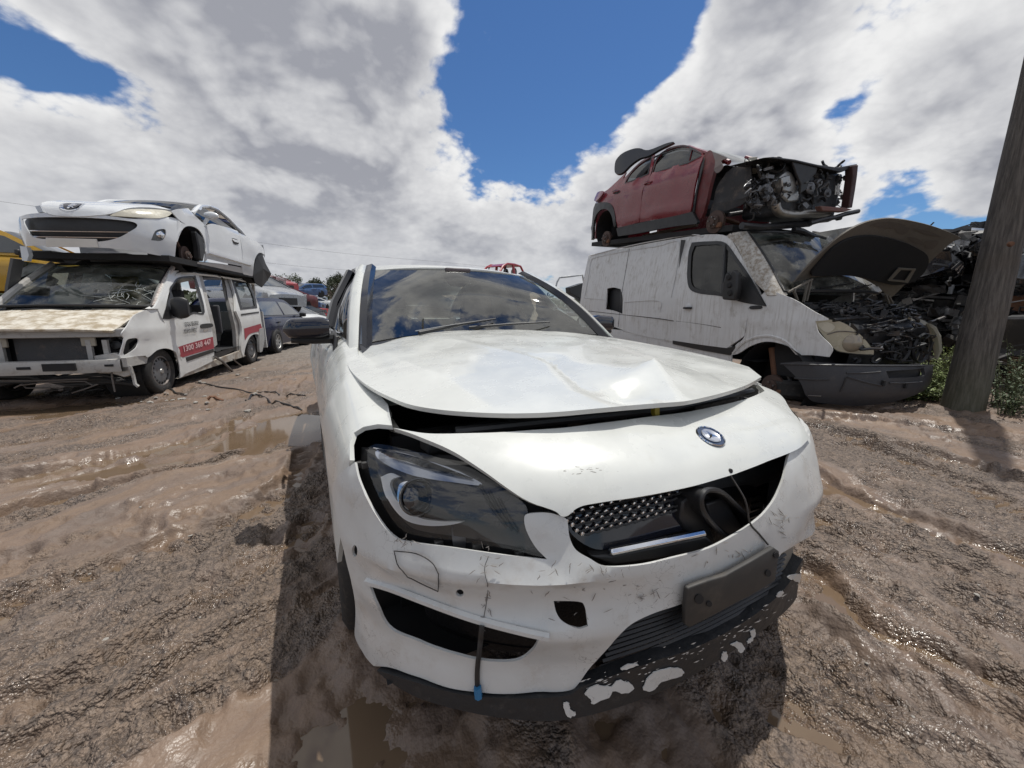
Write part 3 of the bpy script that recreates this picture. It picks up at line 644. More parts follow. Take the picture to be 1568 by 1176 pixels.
for k in range(120):
    cx, cy, sx, sy = random.choice([(880, 905, 60, 45), (940, 890, 40, 30), (745, 860, 20, 30), (1120, 850, 60, 14), (850, 870, 50, 18), (745, 920, 14, 30), (990, 910, 30, 18), (620, 828, 20, 5), (1195, 800, 14, 22)])
    x = random.gauss(cx, sx*.5); y = random.gauss(cy, sy*.5); a = random.uniform(0, 6.3); l = random.uniform(3, 15); scratch(x, y, x+l*math.cos(a), y+l*math.sin(a), random.uniform(.0006, .0013), .009)
scr.build('scratches', mat('scratch_grey', (.22, .20, .18), .7), CAR)['kind'] = 'stuff'
# badge with a three pointed star
bu, bv = FS.hit(1085, 673); bc = Vector(fsurf(bu, bv)); e = .01
bn = (Vector(fsurf(bu+e, bv))-Vector(fsurf(bu-e, bv))).cross(Vector(fsurf(bu, bv+e))-Vector(fsurf(bu, bv-e))).normalized()
if bn.dot(CAM-bc) < 0: bn = -bn
bc = bc+bn*.011; by = (Vector(fsurf(bu, bv+e))-Vector(fsurf(bu, bv-e))).normalized(); bx = by.cross(bn)
def star(c, n, x, y, r, h=.004):
    m = MB()
    for k in range(3):
        a = math.pi/2+k*2*math.pi/3; d = x*math.cos(a)+y*math.sin(a); s = x*-math.sin(a)+y*math.cos(a)
        m.add([c+n*h, c+s*r*.2, c+d*r, c-s*r*.2], [(0, 1, 2), (0, 2, 3)])
    return m
badge = MB().lathe([(.0, .003), (.021, .003), (.021, .001), (.0335, .001), (.0335, .003), (.0355, .002), (.0355, -.004)], bc, bn, 32).build('badge', mat('badge_blue', (.03, .05, .10), .25, coat=.4), CAR)
MB().lathe([(.0, .0036), (.0215, .0036), (.023, .0045), (.0243, .003)], bc, bn, 28).build('badge_disc', mat('badge_silver', (.55, .57, .62), .25, metal=.7), badge)
star(bc+bn*.0036, bn, bx, by, .0205, .004).build('badge_star', M_chr, badge, smooth=False)
MB().lathe([(.033, .002), (.035, .004), (.0366, .001)], bc, bn, 32).build('badge_rim', M_chr, badge)
# dark space behind the front, bumper beam, radiator
def inner(off, u0, u1, z0, z1, name, m, res=.08):
    return FS.panel(name, [(u0, vz(z0)), (u1, vz(z0)), (u1, vz(z1)), (u0, vz(z1))], (), res, m, CAR, px=False, off=-off)
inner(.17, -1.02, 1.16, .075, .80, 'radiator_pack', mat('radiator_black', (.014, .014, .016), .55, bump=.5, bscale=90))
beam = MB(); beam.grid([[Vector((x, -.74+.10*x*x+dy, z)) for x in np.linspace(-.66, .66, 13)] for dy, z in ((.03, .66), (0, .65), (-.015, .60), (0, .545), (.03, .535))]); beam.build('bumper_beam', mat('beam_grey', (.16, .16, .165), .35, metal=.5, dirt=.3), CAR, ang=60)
MB().box((0.02, -.34, .46), (1.48, .04, .60)).build('dark_filler', M_dark, CAR)  # dark slab added to stand for the shade inside the nose
MB().box((.69, -.44, .47), (.02, .26, .56)).build('dark_filler', M_dark, CAR)  # dark slab added to hide the sunlit inside of the wing
fan = MB()
for k in range(9): fan.bar((-.5, -.66, .30+k*.026), (.5, -.66, .30+k*.026), .01, .006)
fan.build('radiator_fins', M_blk, CAR)
# honeycomb grille with chrome pins, chrome bar, loose badge ring
gb = FS.panel('grille', crv([(872, 800), (960, 778), (1060, 752), (1075, 770), (1080, 815), (1000, 838), (935, 850), (900, 838), (880, 820)]), (), .05, M_gblk, CAR, off=-.045)
gpoly = [(870, 800), (960, 778), (1054, 754), (1046, 800), (985, 822), (930, 838), (892, 834)]
pins = MB(); web = MB()
for r_ in range(6):
    for j in range(12):
        px = 878+16.2*j*(1-.008*j)+(r_ % 2)*7; py = 803-4.0*j+9.4*r_
        if not bool(inpoly(np.array(px), np.array(py), gpoly)): continue
        q = FS.hit(px, py); p = Vector(fsurf(*q)); v = (CAM-p).normalized(); nrm = Vector((p.x*.25, -1, .1)).normalized()
        p = p+Vector((0, .042, 0))
        pins.lathe([(0, .004), (.0045, .003), (.0058, 0), (.004, -.003)], p, nrm, 8); web.tube([p, p+Vector((0, .03, 0))], .004, 5)
        q2 = FS.hit(px+17, py-4.3); p2 = Vector(fsurf(*q2))+Vector((0, .037, 0)); web.tube([p, (p+p2)/2+Vector((0, 0, -.005)), p2], .0028, 4)
pins.build('chrome_pins', M_chr, gb)['kind'] = 'stuff'; web.build('grille_web', M_blk, gb)['kind'] = 'stuff'
def fpt(px, py, off=0.0): p = Vector(fsurf(*FS.hit(px, py))); return p+(CAM-p).normalized()*off
MB().bar(fpt(933, 846, -.03), fpt(1078, 816, -.03), .016, .020, up=(0, -.7, .7)).build('grille_bar', M_chr, CAR, bevel=.005)
MB().prism([fpt(905, 853, -.03), fpt(935, 851, -.03), fpt(1082, 821, -.03), fpt(1100, 838, -.05), fpt(1000, 858, -.05), fpt(940, 866, -.05)], (0, .03, 0)).build('grille_bar_housing', M_blk, CAR, bevel=.006)
ringpx = [(1075, 758), (1085, 750), (1105, 754), (1124, 771), (1142, 790), (1149, 810), (1147, 826), (1135, 832), (1118, 825), (1099, 811), (1081, 790), (1074, 774)]
rp = [WORLD.at(px, py, y=-.915+.0006*(px-1075)) for px, py in crv(ringpx, n=4)]
MB().tube(rp, .0065, 8, closed=True).build('badge_ring', M_blk, CAR)
MB().grid([[p+Vector((0, .005, 0)) for p in rp], [p.lerp(sum(rp, Vector())/len(rp), .12)+Vector((-.012, .06, .0)) for p in rp]], closed=True).build('badge_ring_shroud', M_blk, CAR)
MB().prism([WORLD.at(x, y, y=-.86) for x, y in ((1082, 772), (1110, 762), (1140, 812), (1118, 822), (1088, 800))], (0, .02, 0)).build('sensor_cover', mat('satin_black', (.03, .03, .032), .3), CAR, bevel=.004)
MB().prism([WORLD.at(x, y, y=-.88) for x, y in ((1046, 768), (1072, 752), (1078, 775), (1090, 812), (1098, 833), (1080, 822), (1050, 815), (1042, 795))], (0, .03, 0)).build('ring_bracket', M_blk, CAR, bevel=.005)
w0 = fpt(1118, 727, .012); w1 = WORLD.at(1148, 800, y=-.93); w2 = fpt(1176, 834, .015)
MB().tube(crv([tuple(w0), tuple(w0.lerp(w1, .5)+Vector((.004, -.01, 0))), tuple(w1), tuple(w1.lerp(w2, .5)), tuple(w2)], closed=False), .0022, 5).build('loose_wire', M_grey, CAR)
MB().lathe([(0, .004), (.005, .004), (.006, 0)], fpt(1118, 721, .012), (0, -1, .3), 10).build('bolt_hole', M_dark, CAR)
# plate holder, lower grille, splitter with flaked paint
ph = FS.panel('plate_holder', [(1041, 890), (1070, 880), (1098, 872), (1135, 852), (1170, 832), (1178, 837), (1175, 860), (1172, 880), (1140, 899), (1112, 913), (1078, 931), (1044, 948), (1037, 944), (1038, 915)], (), .05, M_grey, CAR, off=.024, solid=.012, bevel=.003)
for cx, cy, r_ in ((1057, 905, 6.5), (1072, 912, 4), (1160, 868, 4.5), (1172, 842, 4)): FS.panel('fixing_hole', ell(cx, cy, r_, r_*1.1), (), .05, M_dark, ph, off=.0262, solid=.001, smooth=False)
lg = FS.panel('lower_grille', crv([(950, 960), (1040, 915), (1150, 868), (1205, 838), (1215, 875), (1130, 950), (1000, 1010), (890, 1048)]), (), .05, M_blk, CAR, off=-.045)
for k in range(9):
    a = (915+k*4, 1030-k*9); b = (1190+k*1.5, 905-k*7.0)
    pp = [fpt(a[0]+(b[0]-a[0])*t, a[1]+(b[1]-a[1])*t+18*math.sin(math.pi*t)*.6, -.035) for t in np.linspace(0, 1, 9)]
    MB().tube(pp, .0045, 4).build('slat', M_blk, lg)
sp_up = [T(583, 1021), (640, 1038), (690, 1052), (740, 1060), (820, 1062), (868, 1057), (890, 1044), (930, 1029), (1000, 1004), (1060, 984), (1130, 948), (1190, 902), T(1222, 852)]
sp_lo = [T(1229, 872), T(1222, 905), (1190, 937), (1130, 982), (1040, 1036), (960, 1070), (880, 1092), (820, 1096), (740, 1087), (650, 1064), (600, 1036)]
spl = FS.panel('splitter', crv(sp_up+sp_lo, n=4), (), .03, mat('scuffed_black', (.016, .017, .019), .5, dirt=.25, dirtcol=(.10, .09, .08), dscale=14, bump=.3), CAR, off=.012, solid=.03)
chips = [[(893, 1052), (910, 1040), (930, 1042), (942, 1033), (958, 1036), (966, 1044), (952, 1052), (935, 1048), (928, 1058), (905, 1068), (900, 1060)], [(985, 1030), (1000, 1018), (1026, 1013), (1040, 1018), (1036, 1026), (1006, 1036), (996, 1046), (980, 1048)],
         [(860, 1068), (868, 1066), (870, 1076), (878, 1084), (868, 1089), (862, 1078)], [(1112, 978), (1124, 975), (1132, 988), (1124, 992), (1118, 982)], [(1140, 961), (1146, 956), (1147, 968), (1140, 978), (1136, 976), (1142, 968)], [(1097, 994), (1104, 991), (1107, 1000), (1100, 1005)],
         [(1196, 878), (1216, 874), (1222, 884), (1216, 890), (1208, 884)], [(945, 1014), (962, 1006), (972, 1008), (955, 1016)], [(1180, 905), (1188, 899), (1190, 903), (1183, 909)]]
def torn(poly, amp=2.0, n=4):
    P = crv(poly, n=n); return [(x+random.uniform(-amp, amp)*.6, y+random.uniform(-amp, amp)*.6) for x, y in P]
for c in chips: FS.panel('paint_flake', torn(c), (), .02, M_bump, spl, off=.0155, solid=.002, smooth=False)
for k in range(90):
    t = random.random(); x = 880+330*t+random.gauss(0, 6); y = 1040-40*t-105*t*t+random.gauss(0, 9); s = random.uniform(.6, 1.8); e_ = random.uniform(.8, 4)
    FS.panel('paint_speck', [(x-s*e_, y+s*e_*.35), (x, y-s*.5), (x+s*e_, y-s*e_*.45), (x+s*.3, y+s*.6)], (), .02, M_bump, spl, off=.0155, smooth=False)
FS.panel('corner_block', [(1198, 850), (1222, 838), (1222, 872), (1214, 882), (1200, 880)], (), .03, mat('beige_plastic', (.20, .18, .15), .6, dirt=.3), CAR, off=-.012, solid=.02)
# ------------------------------------------------------------------ headlight
hl_px = [(560, 690), (566, 681), (582, 678), (640, 690), (700, 708), (735, 722), (800, 768), (812, 800), (836, 852), (780, 842), (700, 830), (640, 822), (612, 812), (590, 785), (570, 745), (561, 715)]
inner(.045, -1.12, -.40, .50, .80, 'headlight_recess', M_dark, .06)
hb = FS.panel('headlight', crv(hl_px), (), .03, mat('lamp_bezel', (.045, .041, .038), .3), CAR, off=-.032)
FS.panel('turn_lens', crv([(563, 690), (570, 681), (600, 684), (650, 696), (700, 713), (736, 736), (690, 733), (640, 727), (600, 716), (572, 702)]), (), .03, mat('ribbed_lens', (.42, .45, .52), .15, metal=.5, dirt=.1), hb, off=-.026)
for k in range(7): strip('lens_rib', [(572+k*4, 686+k*2.2), (630+k*6, 698+k*3.6), (700+k*4, 724+k*1.5)], .0016, M_chr, -.022, parent=hb)
FS.panel('light_strip', crv([T(573, 729), (590, 722), T(604, 727), (590, 734), (589, 748), (603, 775), (628, 795), (662, 802), T(706, 803), (685, 808), (650, 810), (616, 803), (594, 784), (579, 757)]), (), .02, mat('strip_white', (.88, .88, .88), .2), hb, off=-.02, solid=.008)
hc = fpt(640, 761, -.03); hn = (CAM-hc).normalized()
MB().lathe([(0, .020), (.018, .017), (.031, .008), (.034, -.004)], hc, hn, 28).build('projector_lens', mat('projector_glass', (.02, .021, .024), .06, coat=1), hb)
MB().lathe([(.034, .006), (.038, .010), (.041, .004), (.041, -.015)], hc, hn, 28).build('projector_ring', mat('dim_chrome', (.30, .29, .28), .2, metal=1), hb)
FS.panel('reflector', crv([(603, 762), (606, 742), (616, 736), (620, 738), (612, 755), (614, 772), (620, 778), (608, 776)]), (), .02, M_chr, hb, off=-.012, solid=.004)
for k in range(3): strip('bezel_line', [(735+k*14, 742+k*10), (752+k*12, 775+k*6), (776+k*9, 808+k*4)], .003, M_grey, -.024, parent=hb)
FS.panel('headlight_glass', crv(hl_px), (), .04, glass('lamp_glass', (.94, .94, .93), .02, dirt=.05), hb, off=-.006)
for cx, cy in ((672, 832), (730, 836), (795, 848), (560, 712), (548, 712)):
    MB().box(fpt(cx, cy, -.02), (.018, .012, .016)).build('clip', M_grey, hb, bevel=.002)
mu = [(-u, v) for u, v in FS.uvs(crv(hl_px))]
hr_ = FS.panel('headlight', mu, (), .04, MATS['lamp_bezel'], CAR, px=False, off=-.032); FS.panel('headlight_glass', mu, (), .05, MATS['lamp_glass'], hr_, px=False, off=-.006)
# ------------------------------------------------------------------ bonnet
def seg(x, y, a, b):
    ax, ay = a; bx_, by_ = b; l2 = (bx_-ax)**2+(by_-ay)**2; t = max(0, min(1, ((x-ax)*(bx_-ax)+(y-ay)*(by_-ay))/l2)); return math.hypot(x-ax-t*(bx_-ax), y-ay-t*(by_-ay)), t
def hood0(x, y):
    z = float(np.interp(y, [-.95, -.8, -.6, -.3, 0, .3, .6, .9], [.840, .868, .893, .926, .952, .972, .985, .990]))
    return z-(.058 if x < 0 else .036)*(abs(x)/.75)**2.4
H0 = Surf(lambda u, v: (u, v, hood0(u, v)), -.95, .95, -1.0, .95, 50, 50)
hp = lambda x, y: H0.hit(x, y)
CRE = [(hp(1000, 574), hp(902, 604), .018, .06), (hp(1000, 574), hp(1042, 612), .018, .03), (hp(842, 548), hp(905, 602), -.020, .035), (hp(790, 530), hp(850, 560), .004, .05), (hp(915, 560), hp(1000, 572), .006, .08),
       (hp(690, 520), hp(840, 556), .008, .03), (hp(560, 530), hp(760, 628), .011, .05), (hp(905, 520), hp(1120, 592), .009, .025), (hp(1060, 560), hp(1115, 590), -.010, .05)]
pk = hp(1000, 574); gd = hp(955, 600)
def hood(x, y):
    z = hood0(x, y)
    for a, b, h, w in CRE:
        d, t = seg(x, y, a, b); z += h*math.exp(-d/w)*(1-.55*t)
    d = math.hypot(x-pk[0], y-pk[1]); z += .018*math.exp(-(d/.14)**2)
    z -= .034*math.exp(-((x-gd[0])**2+(y-gd[1])**2)/.065**2)
    z += .0025*float(fbm(x*3.1+2, y*3.1, 2, 301))
    z -= .010*math.exp(-((abs(x)-.40)/.05)**2)*max(0, min(1, (y+.6)/.6))*.35
    return z
HS = Surf(lambda u, v: (u, v, hood(u, v)), -.95, .95, -1.0, .95, 90, 90)
hood_px = [T(551, 521), (640, 509), (760, 503), (860, 501), T(942, 504), 'R', T(1166, 577), (1142, 590), (1105, 602), (1062, 612), (1042, 615), (1000, 618), (930, 624), (850, 631), (790, 633), (740, 632), (680, 628), (630, 620), (595, 607), (566, 592), (546, 577), (535, 564), (533, 553), (540, 537)]
_i = hood_px.index('R'); _re = [(.705, .40), (.715, .2), (.715, 0), (.705, -.2), (.685, -.36), (.66, -.46)]
hood_uv = HS.uvs(crv(hood_px[:_i], closed=False))[:-1]+_re+HS.uvs(crv(hood_px[_i+1:], closed=False))
hd = HS.panel('bonnet', hood_uv, (), .020, M_white, CAR, px=False, solid=.012, ang=60); hd['label'] = 'white bonnet buckled upward at its front edge'
# engine bay seen in the gap under the bonnet
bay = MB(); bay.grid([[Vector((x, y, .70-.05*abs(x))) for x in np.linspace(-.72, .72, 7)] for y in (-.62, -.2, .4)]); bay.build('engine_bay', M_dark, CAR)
bay2 = MB()
for k in range(26):
    x = random.uniform(-.66, .66); y = random.uniform(-.55, -.35); bay2.box((x, y, random.uniform(.73, .80)), (random.uniform(.04, .16), .06, random.uniform(.03, .07)), Matrix.Rotation(random.uniform(-.5, .5), 4, 'Z'))
bay2.build('engine_parts', M_blk, CAR, bevel=.006)['kind'] = 'stuff'
MB().tube([(-.6, -.56, .815), (0, -.67, .83), (.6, -.52, .80)], .012, 8).build('lock_carrier', M_blk, CAR)
MB().prism([WORLD.at(x, y, y=-.70) for x, y in ((1003, 622), (1010, 622), (1010, 636), (1006, 640), (1003, 634))], (0, .015, 0)).build('bonnet_latch', mat('latch_yellow', (.32, .25, .03), .5), CAR)
br = MB(); br.prism([WORLD.at(x, y, z=.80) for x, y in ((556, 598), (566, 598), (602, 640), (612, 655), (596, 650), (572, 625))], (0, 0, -.02)).build('inner_wing_rail', mat('seal_grey', (.16, .155, .14), .6, dirt=.4), CAR, bevel=.003)
MB().prism([WORLD.at(x, y, z=.815) for x, y in ((576, 612), (592, 614), (600, 632), (588, 636), (578, 626))], (0, 0, -.012)).build('hinge_plate', mat('primer_grey', (.25, .25, .24), .5, dirt=.4), CAR)
# ------------------------------------------------------------------ wings, doors and sills
WY = [-.62, -.40, 0, .40, .66]
WP = {0: [(-.70, .805), (-.705, .815), (-.745, .870), (-.725, .925), (-.695, .965)], 1: [(-.775, .79), (-.80, .795), (-.812, .850), (-.80, .895), (-.79, .93)], 2: [(-.82, .70), (-.855, .71), (-.876, .735), (-.868, .765), (-.865, .79)], 3: [(-.845, .5), (-.872, .5), (-.890, .52), (-.884, .52), (-.880, .52)], 4: [(-.83, .2), (-.86, .2), (-.872, .2), (-.868, .2), (-.865, .2)]}
def wing(y, v, sgn=-1):
    P = []
    for k in range(5):
        P.append((np.interp(y, WY, [p[0] for p in WP[k]]), np.interp(y, WY, [p[1] for p in WP[k]])))
    i = min(int(v), 3); t = v-i
    p1, p2 = np.array(P[i]), np.array(P[i+1]); p0 = np.array(P[i-1]) if i > 0 else 2*p1-p2; p3 = np.array(P[i+2]) if i < 3 else 2*p2-p1
    q = .5*((2*p1)+(-p0+p2)*t+(2*p0-5*p1+4*p2-p3)*t*t+(-p0+3*p1-3*p2+p3)*t**3)
    return (q[0] if sgn < 0 else -q[0], y, q[1])
WS = Surf(wing, -.62, .66, 0, 4, 60, 60)
def wv_of(y, z):
    vs = np.linspace(0, 4, 161); zs = [wing(y, v)[2] for v in vs]; return float(np.interp(-z, [-q for q in zs], vs))
arch = [(.365*math.cos(a), .33+.365*math.sin(a)) for a in np.linspace(0.05, math.pi-.25, 16)]
wo_ = [(.66, 0.0), (.4, 0), (0, 0), (-.3, 0), (-.44, .05)]
wfront = WS.uvs([(602, 658), (580, 656), (560, 659), (547, 667), (542, 682), (543, 705)])
wl = wo_[:4]+wfront+[(-y, wv_of(-y, z)) for y, z in [(-c, s) for c, s in arch[::-1]]]+[(.37, wv_of(.37, .22)), (.66, wv_of(.66, .22))]
WS.panel('front_wing', wl, (), .03, M_white, CAR, px=False, solid=.012, ang=50)
WSL = Surf(lambda y, v: wing(y, v, 1), -.62, .66, 0, 4, 30, 30)
wl2 = [(.66, 0), (.0, 0), (-.40, 0.0), (-.42, 1.2)]+[(-y, wv_of(-y, z)) for y, z in [(-c, s) for c, s in arch[::-1]]]+[(.37, wv_of(.37, .22)), (.66, wv_of(.66, .22))]
WSL.panel('front_wing', wl2, (), .04, M_white, CAR, px=False, solid=.012, ang=50)
DP = [(-.785, .965), (-.865, .90), (-.905, .72), (-.915, .55), (-.895, .35), (-.86, .20)]
def door(y, v, sgn=-1):
    i = min(int(v), 4); t = v-i; P = [np.array(p) for p in DP]
    p1, p2 = P[i], P[i+1]; p0 = P[i-1] if i > 0 else 2*p1-p2; p3 = P[i+2] if i < 4 else 2*p2-p1
    q = .5*((2*p1)+(-p0+p2)*t+(2*p0-5*p1+4*p2-p3)*t*t+(-p0+3*p1-3*p2+p3)*t**3)
    fl_ = .032*math.exp(-((y-2.45)/.55)**2)*math.exp(-((q[1]-.72)/.2)**2)-.035*max(0, (y-2.9)/.7)**2-.03*math.exp(-((y-.62)/.25)**2)
    sw = -.012*math.exp(-((q[1]-(.50+.12*(y-.7)/1.6))/.05)**2)
    return (sgn*(-q[0]+fl_+sw), y, q[1]+.03*max(0, (y-.7)/2)*(1 if v < 1.5 else 0))
for sg in (-1, 1):
    ds = Surf(lambda y, v, s_=sg: door(y, v, s_), .6, 3.6, 0, 5, 30, 20)
    for nm, y0, y1 in (('front_door', .69, 1.66), ('rear_door', 1.672, 2.30)):
        dd = ds.panel(nm, [(y0, 0), (y1, 0), (y1, 2.5), (y1-.02, 4.5), (y0+.04, 4.5), (y0, 2.5)], (), .06, M_white, CAR, px=False, solid=.03, ang=50)
        MB().tube([Vector(door(y1-.24+k*.035, 1.05, sg))+Vector((sg*(.012+.018*math.sin(math.pi*k/5)), 0, 0)) for k in range(6)], .010, 6).build('handle', M_white, dd)
    a2 = [(2.70+.365*math.cos(a), .33+.365*math.sin(a)) for a in np.linspace(math.pi-.1, .1, 14)]
    def dv(y, z):
        vs = np.linspace(0, 5, 100); return float(np.interp(-z, [-door(y, v)[2] for v in vs], vs))
    ds.panel('rear_wing', [(2.312, 0), (3.55, .1), (3.55, 3.4), (3.10, 4.2)]+[(y, dv(y, z)) for y, z in a2[::-1]]+[(2.312, 4.2)], (), .06, M_white, CAR, px=False, solid=.012, ang=50)
    ds.panel('sill', [(.66, 4.3), (2.35, 4.3), (2.35, 5), (.66, 5)], (), .1, M_blk, CAR, px=False, solid=.03)
    MB().box((sg*.80, .66, .55), (.10, .045, .62)).build('door_gap', M_dark, CAR)
    # roof rail, pillars, side glass
    RAIL = [(.80, .60, 1.0), (1.0, .665, 1.12), (1.30, .615, 1.315), (1.60, .585, 1.385), (2.0, .57, 1.39), (2.5, .55, 1.33), (3.0, .56, 1.17), (3.3, .60, 1.03)]
    top = crv([(sg*x, y, z) for y, x, z in RAIL[1:]], closed=False, n=6)
    belt = crv([(sg*.76, .78, .985), (sg*.785, 1.1, .985), (sg*.79, 1.7, .99), (sg*.78, 2.4, 1.0), (sg*.72, 3.2, 1.0)], closed=False, n=8)
    tp = np.array(top); bp_ = np.array(belt)
    def along(P, t): i = t*(len(P)-1); a = int(i); b = min(a+1, len(P)-1); return P[a]+(P[b]-P[a])*(i-a)
    rows = [[tuple(along(bp_, t)+(along(tp, t)-along(bp_, t))*k/3+np.array([sg*.03*math.sin(math.pi*k/3), 0, 0])) for t in np.linspace(.0, .97, 20)] for k in range(4)]
    MB().grid(rows).build('side_window', M_dglass, CAR)
    MB().tube(top, .022, 8).build('roof_rail', M_white, CAR)
    MB().tube([Vector(p)+Vector((sg*.012, 0, .0)) for p in belt], .009, 6).build('window_trim', M_gblk, CAR)
    MB().tube([(sg*.80, 1.66, .99), (sg*.745, 1.72, 1.16), (sg*.62, 1.80, 1.385)], .032, 6).build('door_pillar', M_gblk, CAR)
# a-pillar on the driver's side, traced: white outer skin and dark trim beside the glass
def PL(x, y, z): return Vector((x, y, z))
for sg in (-1, 1):
    base_o = PL(sg*.762, .57, .95); base_i = PL(sg*.718, .47, .955); top_o = PL(sg*.606, 1.35, 1.383); top_i = PL(sg*.570, 1.27, 1.382)
    rows = []
    for t in np.linspace(-.12, 1, 13):
        c = .035*math.sin(math.pi*t); o_ = base_o.lerp(top_o, t)+Vector((sg*c*.5, -c*.4, c)); i_ = base_i.lerp(top_i, t)+Vector((sg*c*.3, -c, c*.8)); m_ = o_.lerp(i_, .5)+Vector((sg*.012, -.018, .012))
        rows.append([o_+Vector((-sg*.02, .05, -.01)), o_, m_, i_, i_+Vector((-sg*.01, .03, -.01))])
    MB().grid(rows).build('windscreen_pillar', M_white, CAR, ang=70)
    rows = [[Vector(r_[3])+Vector((-sg*.002, -.006, .002)), Vector(r_[3])+Vector((-sg*.034, -.018, .012)), Vector(r_[3])+Vector((-sg*.062, .012, -.004))] for r_ in rows]
    MB().grid(rows).build('pillar_trim', mat('trim_black', (.012, .013, .018), .12), CAR, ang=70)
# windscreen
def wsf(u, w):
    a = abs(u)
    bx_ = .715*u; by_ = .80-.36*a**2.2; bz = .985-.03*a*a
    tx = .565*u; ty = 1.16+.10*a**2; tz = 1.376-.022*a*a
    c = .035*math.sin(math.pi*w)
    return (bx_+(tx-bx_)*w, by_+(ty-by_)*w-c*.5, bz+(tz-bz)*w+c)
MB().grid([[wsf(u, w) for u in np.linspace(-1, 1, 33)] for w in np.linspace(0, 1, 15)]).build('windscreen', glass('windscreen_glass', (.50, .60, .57), .012, dirt=.16, ior=2.2), CAR)
MB().grid([[Vector(wsf(u, w))+Vector((0, .006, -.008)) for u in np.linspace(-1, 1, 33)] for w in (0, .05, .10)]).build('windscreen_band', M_gblk, CAR)
MB().grid([[Vector(wsf(u, w))+Vector((0, .006, -.008)) for u in np.linspace(-1, 1, 33)] for w in (.975, 1.0)]).build('windscreen_header', M_gblk, CAR)
MB().grid([[Vector(wsf(u, 0))+Vector((0, dy, dz)) for u in np.linspace(-1.0, 1.0, 25)] for dy, dz in ((.02, .0), (-.03, -.012), (-.14, -.04))]).build('cowl', M_blk, CAR)
# roof
def roof(u, y):
    a = abs(u); hw = np.interp(y, [1.2, 1.6, 2.0, 2.6, 3.1], [.585, .60, .60, .57, .56]); z = np.interp(y, [1.15, 1.3, 1.6, 1.9, 2.3, 2.7, 3.1], [1.380, 1.408, 1.440, 1.455, 1.43, 1.33, 1.16])
    return (hw*u, y+(.10*a*a if y < 1.3 else .10*a*a*max(0, (2-y)/.7)), z-.04*a**2.6)
MB().grid([[roof(u, y) for u in np.linspace(-1, 1, 21)] for y in np.linspace(1.15, 2.45, 20)]).build('roof', M_white, CAR, solid=.012)
MB().grid([[roof(u, y) for u in np.linspace(-.95, .95, 15)] for y in np.linspace(2.46, 3.1, 8)]).build('rear_window', M_dglass, CAR)
MB().grid([[(x, 3.1+.42*t, 1.16-.14*t-.02*abs(x)) for x in np.linspace(-.7, .7, 7)] for t in (0, .3, 1)]).build('boot_lid', M_white, CAR)
MB().grid([[(x*w_, y, z) for x in np.linspace(-1, 1, 9)] for y, z, w_ in ((3.5, 1.0, .74), (3.68, .8, .82), (3.72, .55, .86), (3.66, .25, .80))]).build('rear_bumper', M_white, CAR)
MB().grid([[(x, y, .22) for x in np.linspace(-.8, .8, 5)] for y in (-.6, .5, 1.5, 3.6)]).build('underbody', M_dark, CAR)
# interior: dashboard, wheel, seats, mirror housing, wiper
MB().grid([[(x, y, z-.03*abs(x)) for x in np.linspace(-.72, .72, 13)] for y, z in ((.60, .945), (.85, .965), (1.05, .95), (1.12, .86), (1.1, .6))]).build('dashboard', mat('dash_grey', (.07, .075, .075), .6), CAR)
MB().tube([(-.37+.185*math.cos(a), 1.22+.07*math.sin(a), .93+.175*math.sin(a)) for a in np.linspace(0, 2*math.pi, 30)[:-1]], .016, 8, closed=True).build('steering_wheel', mat('wheel_grey', (.16, .17, .165), .5), CAR)
def seat(px, py):
    s = MB().grid([[(px+w_*x, y, z) for x in np.linspace(-1, 1, 9)] for y, z, w_ in ((py, .45, .22), (py+.06, .75, .25), (py+.16, 1.0, .24), (py+.19, 1.06, .14), (py+.21, 1.20, .13), (py+.25, 1.21, .11))])
    return s.build('seat', mat('seat_cloth', (.03, .03, .032), .8), CAR, solid=.09)
seat(-.37, 1.55); seat(.37, 1.55)
mc = Vector(wsf(-.02, .86))
MB().prism([mc+Vector(p) for p in ((-.085, .03, .045), (.095, .03, .045), (.085, .05, -.045), (.05, .06, -.075), (-.03, .06, -.07), (-.075, .05, -.03))], (0, .05, 0)).build('mirror_housing', mat('housing_grey', (.10, .08, .085), .5), CAR, bevel=.012)
wa = Vector(wsf(-.55, .0))+Vector((0, -.03, .01)); wb = Vector(wsf(.16, .10))+Vector((0, -.02, .02))
wip = MB().tube([wa, wa.lerp(wb, .5)+Vector((0, -.01, .006)), wb], [.012, .009, .005], 6).build('wiper', M_blk, CAR)
MB().bar(wa+Vector((-.02, .0, .012)), wa.lerp(wb, .45)+Vector((0, -.016, .014)), .008, .004).build('wiper_arm', mat('satin_silver', (.5, .5, .5), .25, metal=.8), wip)
w3 = Vector(wsf(-.1, .015))+Vector((0, -.02, .012)); w4 = Vector(wsf(.62, .085))+Vector((0, -.02, .018))
MB().tube([w3, w3.lerp(w4, .5)+Vector((0, -.01, .004)), w4], [.010, .007, .004], 6).build('wiper', M_blk, CAR)
